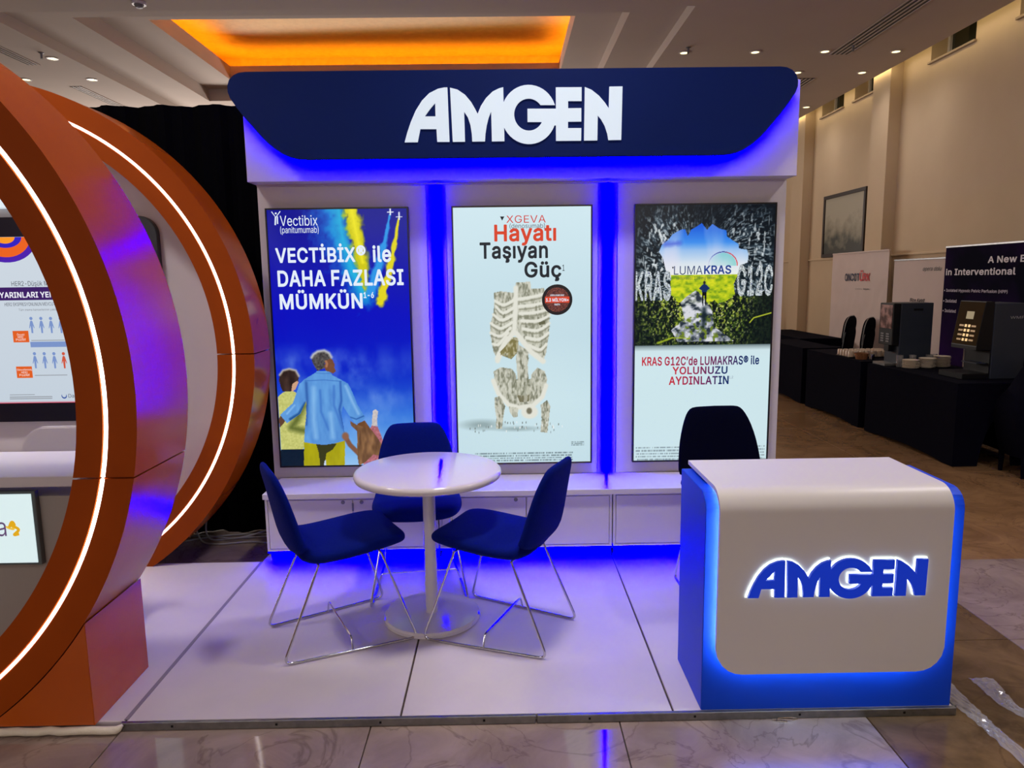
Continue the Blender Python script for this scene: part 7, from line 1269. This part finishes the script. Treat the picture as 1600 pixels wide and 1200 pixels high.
# ------------------------------------------------------------------ black curtain, cables, tape and film
b = bmesh.new(); n = 160; top = []; bot = []
for k in range(n + 1):
    x = -6.2 + (6.2 - 1.41) * k / n; y = 4.55 + 0.028 * math.sin(k * 0.62) + 0.012 * math.sin(k * 1.7)
    bot.append(b.verts.new((x, y, 0.004))); top.append(b.verts.new((x, y + 0.0, 2.655)))
for k in range(n): b.faces.new((bot[k], bot[k + 1], top[k + 1], top[k]))
bmesh.ops.recalc_face_normals(b, faces=b.faces); bmesh.ops.solidify(b, geom=b.faces[:], thickness=0.008)
cu = obj('black_curtain', b, M['curtain'], centre=True); tag(cu, 'tall black curtain hanging between the orange ring and the white booth', 'curtain')
CABS = [[(-2.05, 4.42, 0.5), (-1.98, 4.40, 0.22), (-1.93, 4.38, 0.02), (-1.80, 4.30, 0.008), (-1.60, 4.33, 0.008), (-1.44, 4.30, 0.008)],
        [(-1.72, 4.40, 0.34), (-1.83, 4.40, 0.24), (-1.90, 4.42, 0.10), (-1.86, 4.38, 0.012), (-1.70, 4.40, 0.008), (-1.45, 4.44, 0.008)],
        [(-2.3, 4.45, 0.008), (-2.1, 4.33, 0.008), (-1.9, 4.42, 0.008), (-1.66, 4.46, 0.012), (-1.42, 4.40, 0.03)],
        [(-2.2, 4.36, 0.008), (-1.95, 4.46, 0.008), (-1.7, 4.36, 0.02), (-1.5, 4.45, 0.05), (-1.43, 4.42, 0.09)]]
for k, p in enumerate(CABS):
    P = [Vector(q) for q in p]; s = []
    for i in range(len(P) - 1):
        a0, a1, a2, a3 = P[max(i - 1, 0)], P[i], P[i + 1], P[min(i + 2, len(P) - 1)]
        for j in range(6):
            t = j / 6; s.append(0.5 * ((2 * a1) + (a2 - a0) * t + (2 * a0 - 5 * a1 + 4 * a2 - a3) * t * t + (3 * a1 - a0 - 3 * a2 + a3) * t ** 3))
    s.append(P[-1]); b = bmesh.new(); tube(b, s, 0.0055, 7)
    o = obj('cable', b, M['cable'], centre=True, smooth=True)
    tag(o, ['grey cable hanging off the rear ring down to the floor', 'grey cable looping up against the rear orange ring', 'grey cable lying along the foot of the black curtain', 'grey cable rising at the corner of the low cabinet'][k], 'cable', 'loose cables behind the rear ring')
# rolled white tape along the platform's left front edge
b = bmesh.new(); pts = [(-2.6 + 1.185 * k / 30, 2.412 + 0.003 * math.sin(k * 1.9), 0.016 + 0.0015 * math.sin(k * 2.7)) for k in range(31)] + [(-1.405, 2.414, 0.022), (-1.395, 2.42, 0.03)]
tube(b, pts, [0.0145] * 31 + [0.012, 0.005], 10)
o = obj('tape_roll', b, M['tapewhite'], centre=True, smooth=True); tag(o, 'twisted strip of white tape along the left front platform edge', 'tape')
# crumpled clear film at the right front corner
def film(name, path, wd, seed, lab, h=0.02):
    rs = random.Random(seed); b = bmesh.new(); rows = []
    nn = 40; m_ = 10
    for i in range(nn + 1):
        t = i / nn; f_ = t * (len(path) - 1); k = min(int(f_), len(path) - 2); s_ = f_ - k
        p = Vector(path[k]) * (1 - s_) + Vector(path[k + 1]) * s_; d = (Vector(path[k + 1]) - Vector(path[k])).normalized(); nrm = Vector((-d.y, d.x, 0))
        w_ = wd * (0.7 + 0.3 * math.sin(3 * t + seed))
        rows.append([b.verts.new(p + nrm * w_ * (j / m_ - 0.5) + Vector((rs.uniform(-1, 1) * 0.004, rs.uniform(-1, 1) * 0.004, 0.003 + h * rs.random() * (0.35 + 0.65 * math.sin(PI * j / m_))))) for j in range(m_ + 1)])
    for A, B in zip(rows, rows[1:]):
        for j in range(m_): b.faces.new((A[j], A[j + 1], B[j + 1], B[j]))
    o = obj(name, b, M['film'], centre=True); tag(o, lab, 'plastic film'); return o
fm = bpy.data.materials.new('clear_film'); fm.use_nodes = True; nt = fm.node_tree; bs = nt.nodes['Principled BSDF']
bs.inputs['Base Color'].default_value = (0.75, 0.74, 0.78, 1); bs.inputs['Roughness'].default_value = 0.12; bs.inputs['Alpha'].default_value = 0.32; bs.inputs['Specular IOR Level'].default_value = 0.8
M['film'] = fm
film('plastic_film', [(1.69, 2.66, 0.0), (1.70, 2.44, 0.0), (1.705, 2.28, 0.0), (1.72, 2.02, 0.0)], 0.14, 3, 'strip of clear plastic film along the platform corner beside the counter', 0.012)
film('plastic_film', [(1.88, 2.66, 0.0), (1.86, 2.48, 0.0), (1.92, 2.30, 0.0)], 0.09, 8, 'loose crinkled scrap of clear film on the brown floor', 0.012)
b = bmesh.new(); tube(b, fillet([(0.955, 2.418, 0.006), (1.03, 2.412, 0.006), (1.05, 2.420, 0.006), (1.03, 2.426, 0.006), (0.975, 2.424, 0.006), (0.965, 2.405, 0.006), (1.0, 2.400, 0.006)], 0.006, 3), 0.0022, 6)
o = obj('wire_clip', b, M['chrome'], centre=True, smooth=True); tag(o, 'small bent wire clip lying at the platform edge before the counter', 'clip')

# ------------------------------------------------------------------ tables with black stretch covers
TZ = 0.705
def cover_face(bm, p0, p1, arch, pocket=0.1, n=40):
    """vertical cloth face from floor to table top between two corners; the lower edge rises as a shallow arch"""
    p0, p1 = Vector(p0), Vector(p1); lo, hi = [], []
    rows = []
    for i in range(n + 1):
        t = i / n; edge = min(t, 1 - t); b_ = 0.004
        if arch > 0 and edge > pocket: b_ = 0.004 + arch * math.sin(PI / 2 * min(1.0, (edge - pocket) / (0.5 - pocket))) ** 0.7
        base = p0.lerp(p1, t); row = []
        for j in range(9):
            s = j / 8; z = b_ + (TZ - b_) * s
            pinch = 0.02 * math.sin(PI * s) * math.sin(PI * t)
            d = (p1 - p0).normalized(); nrm = Vector((d.y, -d.x, 0))
            row.append(bm.verts.new((base.x - nrm.x * pinch, base.y - nrm.y * pinch, z)))
        rows.append(row)
    for A, B in zip(rows, rows[1:]):
        for j in range(8): bm.faces.new((A[j], B[j], B[j + 1], A[j + 1]))
def covered_table(x0, x1, y0, y1, lab, arch_end=0.4, arch_front=0.03):
    t = thing('covered_table', lab, 'table', ((x0 + x1) / 2, (y0 + y1) / 2, 0), 0, 'tables with black stretch covers')
    b = bmesh.new()
    cover_face(b, (x0, y1, 0), (x0, y0, 0), arch_front); cover_face(b, (x0, y0, 0), (x1, y0, 0), arch_end, 0.30)
    cover_face(b, (x1, y0, 0), (x1, y1, 0), arch_front); cover_face(b, (x1, y1, 0), (x0, y1, 0), arch_end, 0.30)
    bmesh.ops.remove_doubles(b, verts=b.verts, dist=0.002)
    obj('cover_skirt', b, M['black_cloth'], t, True)
    obj('cover_top', BX((x0, y0, TZ - 0.02), (x1, y1, TZ), 0.006, 2), M['black_cloth'], t)
    for x in (x0 + 0.05, x1 - 0.05):
        for y in (y0 + 0.05, y1 - 0.05):
            bb = bmesh.new(); tube(bb, [(x, y, 0.001), (x, y, TZ - 0.02)], 0.014, 8); obj('leg', bb, M['black_pl'], t)
    return t
covered_table(3.73, 4.43, 5.85, 7.34, 'black covered table nearest the camera carrying the coffee machines')
covered_table(3.73, 4.42, 7.48, 8.83, 'black covered table carrying the tray of small glasses')
covered_table(3.73, 4.20, 8.97, 10.3, 'empty black covered table farthest along the aisle beside the white booth')
covered_table(4.25, 4.86, 10.34, 12.2, 'black covered table standing back against the cream wall', 0.02)

# ------------------------------------------------------------------ coffee machines
cm = thing('coffee_machine', 'dark coffee machine with a portrait picture on its front', 'coffee machine', (4.0, 7.17, TZ))
obj('body', BX((3.875, 7.04, TZ + 0.001), (4.195, 7.31, TZ + 0.62), 0.008, 2), M['dark_pl'], cm)
hd_ = obj('head', BX((3.805, 7.045, TZ + 0.205), (3.877, 7.305, TZ + 0.618), 0.008, 2), M['black_pl'], cm)
pm = bpy.data.materials.new('portrait_print'); pm.use_nodes = True; nt = pm.node_tree; bs = nt.nodes['Principled BSDF']; bs.inputs['Roughness'].default_value = 0.3
nz_ = nt.nodes.new('ShaderNodeTexNoise'); nz_.inputs['Scale'].default_value = 14; tc_ = nt.nodes.new('ShaderNodeTexCoord'); nt.links.new(tc_.outputs['Object'], nz_.inputs['Vector'])
rp_ = nt.nodes.new('ShaderNodeValToRGB'); rp_.color_ramp.elements[0].position = 0.4; rp_.color_ramp.elements[0].color = (*lin((70, 34, 28)), 1); rp_.color_ramp.elements[1].position = 0.62; rp_.color_ramp.elements[1].color = (*lin((168, 128, 118)), 1)
nt.links.new(nz_.outputs['Fac'], rp_.inputs['Fac']); nt.links.new(rp_.outputs['Color'], bs.inputs['Base Color']); nt.links.new(rp_.outputs['Color'], bs.inputs['Emission Color']); bs.inputs['Emission Strength'].default_value = 0.06
obj('picture', BX((3.801, 7.065, TZ + 0.37), (3.806, 7.285, TZ + 0.60)), pm, hd_)
for r_ in range(4):
    for y in (7.10, 7.20): obj('button', BX((3.800, y, TZ + 0.235 + r_ * 0.024), (3.806, y + 0.055, TZ + 0.248 + r_ * 0.024)), M['grey_pl'], hd_)
obj('spout', BX((3.82, 7.13, TZ + 0.14), (3.877, 7.22, TZ + 0.206), 0.005, 2), M['black_pl'], cm)
obj('drip_tray', BX((3.755, 7.055, TZ + 0.001), (3.876, 7.295, TZ + 0.028), 0.003, 1), M['alu'], cm)
obj('handle_slot', BX((4.0, 7.036, TZ + 0.545), (4.09, 7.042, TZ + 0.565)), M['black_pl'], cm)

cn = thing('coffee_machine', 'larger black coffee machine with a glowing amber button panel', 'coffee machine', (4.2, 6.23, TZ))
obj('body', BX((4.13, 6.06, TZ + 0.001), (4.415, 6.42, TZ + 0.645), 0.008, 2), M['dark_pl'], cn)
pr = [(4.058, TZ + 0.66), (4.13, TZ + 0.66), (4.13, TZ + 0.25), (4.0, TZ + 0.25), (4.0, TZ + 0.278)]
b = bmesh.new(); prism_xz(b, pr, 6.065, 6.415, 0.003); hh = obj('head', b, M['black_pl'], cn)
d0, d1 = Vector((4.0, 0, TZ + 0.278)), Vector((4.058, 0, TZ + 0.66)); dn = Vector((-(d1 - d0).z, 0, (d1 - d0).x)).normalized()
def on_head(s, y, h): p = d0.lerp(d1, s) + dn * h; return (p.x, y, p.z)
def head_plate(nm, s0, s1, y0, y1, m, h=0.003, par=None):
    b = bmesh.new(); b.faces.new([b.verts.new(on_head(s, y, h)) for s, y in ((s0, y1), (s0, y0), (s1, y0), (s1, y1))]); return obj(nm, b, m, par or hh)
head_plate('amber_panel', 0.02, 0.985, 6.072, 6.408, mat('amber_panel', (54, 39, 12), 0.7, spec=0.05), 0.002)
head_plate('display', 0.60, 0.77, 6.185, 6.285, glow('small_display', (104, 88, 40), 1.0))
bt = glow('amber_button', (232, 190, 120), 0.9); bl2 = glow('button_label', (128, 92, 38), 1.0)
for r_ in range(4):
    s = 0.10 + r_ * 0.105
    for y in (6.215, 6.262):
        head_plate('button', s, s + 0.06, y - 0.015, y + 0.015, bt, 0.004)
    head_plate('button_label', s + 0.01, s + 0.05, 6.290, 6.350, bl2, 0.004); head_plate('button_label', s + 0.01, s + 0.05, 6.125, 6.185, bl2, 0.004)
obj('bay_wall', BX((4.122, 6.07, TZ + 0.02), (4.131, 6.41, TZ + 0.25)), M['black_pl'], cn)
b = bmesh.new(); tube(b, [(4.05, 6.30, TZ + 0.25), (4.05, 6.30, TZ + 0.08)], 0.007, 8); obj('steel_spout', b, M['chrome'], cn)
obj('drip_tray', BX((3.90, 6.07, TZ + 0.001), (4.128, 6.41, TZ + 0.05), 0.004, 1), M['black_pl'], cn)
obj('shelf', BX((4.03, 6.10, TZ + 0.13), (4.122, 6.30, TZ + 0.138)), M['dark_pl'], cn)
def tcn(a, c, h): return (a, 6.0595 - h, c)
fit_text('lettering', 'WMF', paint((150, 150, 150)), cn, (4.265, TZ + 0.515, 4.385, TZ + 0.537), tcn, 0.01)

# ------------------------------------------------------------------ crockery
def copies(first, spots, grp):
    first.location = spots[0]
    for p in spots[1:]:
        c = first.copy(); COL.objects.link(c); c.location = p
b = bmesh.new(); lathe(b, [(0.0, 0.0), (0.045, 0.0), (0.05, 0.003), (0.075, 0.011), (0.075, 0.0135), (0.048, 0.006), (0.0, 0.006)], n=24)
stacks = [((3.905, 6.87), 7, 'left stack'), ((4.075, 6.89), 8, 'middle stack'), ((4.25, 6.94), 9, 'right stack')]
me0 = None
for (x, y), n_, st_ in stacks:
    for k in range(n_):
        if me0 is None:
            s = obj('saucer', b, M['china'], smooth=True); me0 = s.data
        else:
            s = bpy.data.objects.new('saucer', me0); COL.objects.link(s)
        s.location = (x + 0.002 * math.sin(k * 2.1), y, TZ + 0.0005 + k * 0.0118)
        od = 'bottom' if k == 0 else 'topmost' if k == n_ - 1 else ('second', 'third', 'fourth', 'fifth', 'sixth', 'seventh', 'eighth')[k - 1] + ' from the bottom'
        tag(s, f'white saucer, {od}, in the {st_} beside the coffee machines', 'saucer', f'saucers in the {st_}')
b = bmesh.new(); lathe(b, [(0.0, 0.0), (0.028, 0.0), (0.034, 0.115), (0.0315, 0.115), (0.0265, 0.006), (0.0, 0.006)], n=18)
g0 = obj('drinking_glass', b, M['glass'], smooth=True)
gl = [(3.99, 6.99), (4.16, 7.0), (4.235, 7.055), (3.86, 6.985)]
for k, (x, y) in enumerate(gl):
    g = g0 if k == 0 else g0.copy()
    if k: COL.objects.link(g)
    g.location = (x, y, TZ + 0.0005)
    tag(g, ('clear drinking glass between the left and middle saucer stacks', 'clear drinking glass between the middle and right saucer stacks', 'clear drinking glass behind the right saucer stack')[k] if k < 3 else 'clear glass beside the left saucer stack', 'glass', 'glasses behind the saucers' if k < 3 else None)
tr_ = obj('glass_tray', BX((3.755, 7.80, TZ + 0.0005), (4.27, 8.13, TZ + 0.012), 0.004, 1), M['black_pl'], centre=True); tag(tr_, 'flat dark tray under the rows of small glasses', 'tray')
b = bmesh.new(); lathe(b, [(0.0, 0.062), (0.022, 0.062), (0.026, 0.055), (0.030, 0.0), (0.027, 0.0), (0.020, 0.055), (0.0, 0.056)], n=14)
cup0 = obj('small_glass', b, mat('frosted_glass', (226, 206, 182), 0.25, trans=0.35), smooth=True); k = 0
for i in range(5):
    for j in range(8):
        c = cup0 if k == 0 else cup0.copy()
        if k: COL.objects.link(c)
        c.location = (3.79 + j * 0.063, 7.84 + i * 0.063, TZ + 0.0125); k += 1
        tag(c, 'small upturned glass in the rows on the dark tray', 'glass', 'small glasses on the tray')
b = bmesh.new(); lathe(b, [(0.0, 0.0), (0.055, 0.0), (0.072, 0.065), (0.068, 0.065), (0.05, 0.006), (0.0, 0.006)], n=24)
o = obj('wicker_bowl', b, M['wicker'], smooth=True); o.location = (3.835, 7.69, TZ + 0.0005); 
tag(o, 'brown wicker bowl between the glass tray and the coffee machine', 'bowl')
TZb = TZ
b = bmesh.new(); lathe(b, [(0.0, 0.0), (0.026, 0.0), (0.028, 0.065), (0.026, 0.065), (0.024, 0.004), (0.0, 0.004)], n=18)
o = obj('metal_cup', b, M['chrome'], smooth=True); o.location = (3.885, 7.57, TZ + 0.0005); tag(o, 'shiny metal cup beside the wicker bowl', 'cup')
b = bmesh.new(); lathe(b, [(0.0, 0.0), (0.03, 0.0), (0.032, 0.15), (0.014, 0.19), (0.014, 0.215), (0.0, 0.215)], n=14)
w0 = obj('water_bottle', b, M['glass'], smooth=True)
for k, (x, y) in enumerate([(4.06, 6.20), (4.13, 6.22), (4.06, 6.28), (4.13, 6.30)]):
    o = w0 if k == 0 else w0.copy()
    if k: COL.objects.link(o)
    o.location = (x, y, 0.001); tag(o, 'clear water bottle under the end of the nearest covered table', 'bottle', 'bottles under the table')

# ------------------------------------------------------------------ banquet chairs in the hall
def banquet(x, y, rz, lab, z=0.0):
    t = thing('banquet_chair', lab, 'chair', (x, y, z), rz, 'dark banquet chairs in the hall')
    b = bmesh.new(); pts = rounded_rect(-0.20, 0.20, 0.50, 0.92, 0.14, 8)
    prism_xz(b, pts, -0.03, 0.02, 0.008)
    for v in b.verts: v.co.y += -0.12 * (v.co.z - 0.5)
    obj('backrest', b, M['black_cloth'], t, True, local=True)
    b = bmesh.new(); fr_ = [(px * 1.03, -0.01 - 0.12 * (pz - 0.5), pz if pz < 0.7 else pz + 0.006) for px, pz in pts]; tube(b, fr_, 0.007, 8, True)
    obj('back_frame', b, M['alu'], t, True, local=True)
    obj('seat', BX((-0.21, -0.02, 0.42), (0.21, 0.40, 0.49), 0.02, 3), M['black_cloth'], t, True, local=True)
    for sx in (-0.19, 0.19):
        for y0, y1 in ((0.0, -0.06), (0.37, 0.40)):
            b = bmesh.new(); tube(b, [(sx, y0, 0.43), (sx, y1, 0.002)], 0.011, 8); obj('leg', b, M['chrome'], t, True, local=True)
for k, (x, y, rz) in enumerate([(4.66, 9.80, 47), (4.70, 9.36, 47)]):
    w_ = ('farther', 'nearer')[k]
    banquet(x, y, math.radians(rz), f'dark banquet chair at the bottom of the {w_} stack before the fabric banner')
    banquet(x + 0.0, y - 0.005, math.radians(rz), f'dark banquet chair on top of the {w_} stack before the fabric banner', 0.13)
banquet(4.70, 13.3, math.radians(-80), 'dark chair far down the hall just right of the white booth')
# black covered chair at the right edge
t = thing('covered_chair', 'chair under a black stretch cover at the right picture edge', 'chair', (4.28, 5.60, 0))
b = bmesh.new(); rows = []
for k, (z, x0, x1, yd) in enumerate([(0.16, 4.02, 4.60, 0.19), (0.25, 3.99, 4.60, 0.20), (0.45, 3.95, 4.60, 0.21), (0.58, 3.965, 4.59, 0.21), (0.70, 4.05, 4.56, 0.17), (0.85, 4.10, 4.52, 0.10), (0.93, 4.16, 4.47, 0.05)]):
    ring = []
    for q_ in range(20):
        a = 2 * PI * q_ / 20; cs, sn = math.cos(a), math.sin(a)
        ring.append(b.verts.new(((x0 + x1) / 2 + (x1 - x0) / 2 * math.copysign(abs(cs) ** 0.5, cs), 5.60 + yd * math.copysign(abs(sn) ** 0.5, sn), z)))
    rows.append(ring)
for A, B in zip(rows, rows[1:]):
    for q_ in range(20): b.faces.new((A[q_], A[(q_ + 1) % 20], B[(q_ + 1) % 20], B[q_]))
b.faces.new(rows[-1]); obj('cover', b, M['black_cloth'], t, True)
for x in (4.055, 4.53):
    for y in (5.47, 5.73):
        b = bmesh.new(); tube(b, [(x, y, 0.0015), (x, y, 0.30)], [0.016, 0.03], 10); obj('leg_sleeve', b, M['black_cloth'], t, True)

# ------------------------------------------------------------------ banners along the right wall (all face the aisle)
def flat_banner(name, lab, X, y_far, y_near, z1, m, wr=0.0, seed=1):
    t = thing(name, lab, 'banner', (X, (y_far + y_near) / 2, 0))
    rs = random.Random(seed); nx, nz = (26, 26) if wr else (2, 2); b = bmesh.new(); rows = []
    for i in range(nz + 1):
        z = 0.05 + (z1 - 0.05) * i / nz
        rows.append([b.verts.new((X + (rs.uniform(-wr, wr) if 0 < j < nx and 0 < i < nz else 0), y_far + (y_near - y_far) * j / nx, z)) for j in range(nx + 1)])
    for A, B in zip(rows, rows[1:]):
        for j in range(nx): b.faces.new((A[j], A[j + 1], B[j + 1], B[j]))
    bmesh.ops.recalc_face_normals(b, faces=b.faces); bmesh.ops.solidify(b, geom=b.faces[:], thickness=0.004)
    obj('sheet', b, m, t, wr > 0)
    def f(a, z, h): return (X - 0.006 - wr - h, y_far + a * (y_near - y_far), z)
    obj('top_rail', BX((X - 0.012, min(y_far, y_near), z1 - 0.012), (X + 0.012, max(y_far, y_near), z1 + 0.008), 0.003, 1), M['alu'] if not wr else m, t)
    obj('foot', BX((X - 0.10, min(y_far, y_near), 0.001), (X + 0.10, max(y_far, y_near), 0.05), 0.006, 1), M['alu'], t)
    return t, f
t, f = flat_banner('fabric_banner', 'tall creased white fabric banner with a navy and red name', 5.00, 11.06, 9.44, 1.918, M['banner_white'], 0.006, 4)
def btxt(t, f, s, col, bb, bold=0.0, shear=0.0):
    fit_text('lettering', s, paint(col), t, bb, f, bold, 1.0, shear)
btxt(t, f, 'ONCOT', (36, 40, 70), (0.27, 1.517, 0.535, 1.626), 0.035); btxt(t, f, 'RK', (200, 40, 46), (0.61, 1.517, 0.72, 1.626), 0.035); btxt(t, f, 'Ü', (200, 60, 66), (0.54, 1.517, 0.605, 1.668), 0.02)
btxt(t, f, 'powered by', (120, 110, 110), (0.48, 1.397, 0.60, 1.418)); btxt(t, f, 'hitpm', (60, 56, 60), (0.62, 1.392, 0.71, 1.421), 0.02)
t, f = flat_banner('roll_up_banner', 'white roll up banner with a small caption between the other banners', 4.80, 8.93, 7.84, 1.775, M['banner_white'])
btxt(t, f, 'opera dolu', (40, 36, 40), (0.57, 1.625, 0.90, 1.685), 0.0, 0.3); btxt(t, f, 'Bize Katıl!', (40, 36, 40), (0.36, 1.285, 0.64, 1.325), 0.03, 0.2)
t, f = flat_banner('roll_up_banner', 'dark navy roll up banner with white lettering at the right edge', 4.74, 7.80, 5.9, 1.885, mat('navy_banner', (10, 10, 28), 0.8, noise=(0.9, 0.14, (46, 16, 74)), spec=0.04))
btxt(t, f, 'A New Era', (226, 220, 226), (0.365, 1.70, 0.70, 1.765), 0.03); btxt(t, f, 'in Interventional', (226, 220, 226), (0.015, 1.585, 0.575, 1.655), 0.03)
btxt(t, f, '• Isolated Hypoxic Pelvic Perfusion (HPP)', (190, 180, 196), (0.01, 1.405, 0.53, 1.445), 0.015)
btxt(t, f, '• Isolated', (190, 180, 196), (0.01, 1.30, 0.13, 1.335), 0.015); btxt(t, f, '• Isolated', (190, 180, 196), (0.01, 1.195, 0.13, 1.23), 0.015)

# ------------------------------------------------------------------ picture and plate on the right wall
t = thing('framed_picture', 'framed grey painting with a dark frame on the cream wall', 'picture', (WX - 0.03, 11.2, 1.89))
PY0, PY1, PZ0_, PZ1_ = 10.50, 11.87, 1.885, 2.85
pm = bpy.data.materials.new('muted_painting'); pm.use_nodes = True; nt = pm.node_tree; bs = nt.nodes['Principled BSDF']; bs.inputs['Roughness'].default_value = 0.5
tc_ = nt.nodes.new('ShaderNodeTexCoord'); sp = nt.nodes.new('ShaderNodeSeparateXYZ'); nt.links.new(tc_.outputs['Generated'], sp.inputs[0])
nz_ = nt.nodes.new('ShaderNodeTexNoise'); nz_.inputs['Scale'].default_value = 5; nz_.inputs['Detail'].default_value = 6; nt.links.new(tc_.outputs['Generated'], nz_.inputs['Vector'])
ad = nt.nodes.new('ShaderNodeMath'); ad.operation = 'MULTIPLY_ADD'; ad.inputs[1].default_value = 0.9; nt.links.new(nz_.outputs['Fac'], ad.inputs[0])
sb = nt.nodes.new('ShaderNodeMath'); sb.operation = 'SUBTRACT'; sb.inputs[0].default_value = 0.62; nt.links.new(sp.outputs['Z'], sb.inputs[1]); nt.links.new(sb.outputs[0], ad.inputs[2])
rp_ = nt.nodes.new('ShaderNodeValToRGB'); e = rp_.color_ramp.elements
e[0].position = 0.42; e[0].color = (*lin((170, 162, 140)), 1); e[1].position = 0.95; e[1].color = (*lin((52, 54, 44)), 1)
k = e.new(0.68); k.color = (*lin((140, 134, 112)), 1)
nt.links.new(ad.outputs[0], rp_.inputs['Fac']); nt.links.new(rp_.outputs['Color'], bs.inputs['Base Color'])
obj('canvas', BX((WX - 0.02, PY0 + 0.05, PZ0_ + 0.05), (WX - 0.006, PY1 - 0.05, PZ1_ - 0.05)), pm, t)
for lo, hi in (((PY0, PZ0_), (PY1, PZ0_ + 0.055)), ((PY0, PZ1_ - 0.055), (PY1, PZ1_)), ((PY0, PZ0_ + 0.055), (PY0 + 0.055, PZ1_ - 0.055)), ((PY1 - 0.055, PZ0_ + 0.055), (PY1, PZ1_ - 0.055))):
    obj('frame_rail', BX((WX - 0.035, lo[0], lo[1]), (WX - 0.002, hi[0], hi[1]), 0.003, 1), M['picture_frame'], t)
t = thing('wall_plate', 'small dark switch plate on the cream wall', 'switch', (WX - 0.17, 12.6, 1.38))
obj('plate', BX((WX - 0.012, 12.72, 1.29), (WX - 0.001, 12.88, 1.49), 0.002, 1), M['picture_frame'], t)
for z in (1.32, 1.38, 1.44): obj('socket', BX((WX - 0.016, 12.75, z - 0.015), (WX - 0.011, 12.85, z + 0.02), 0.002, 1), M['wicker'], t)
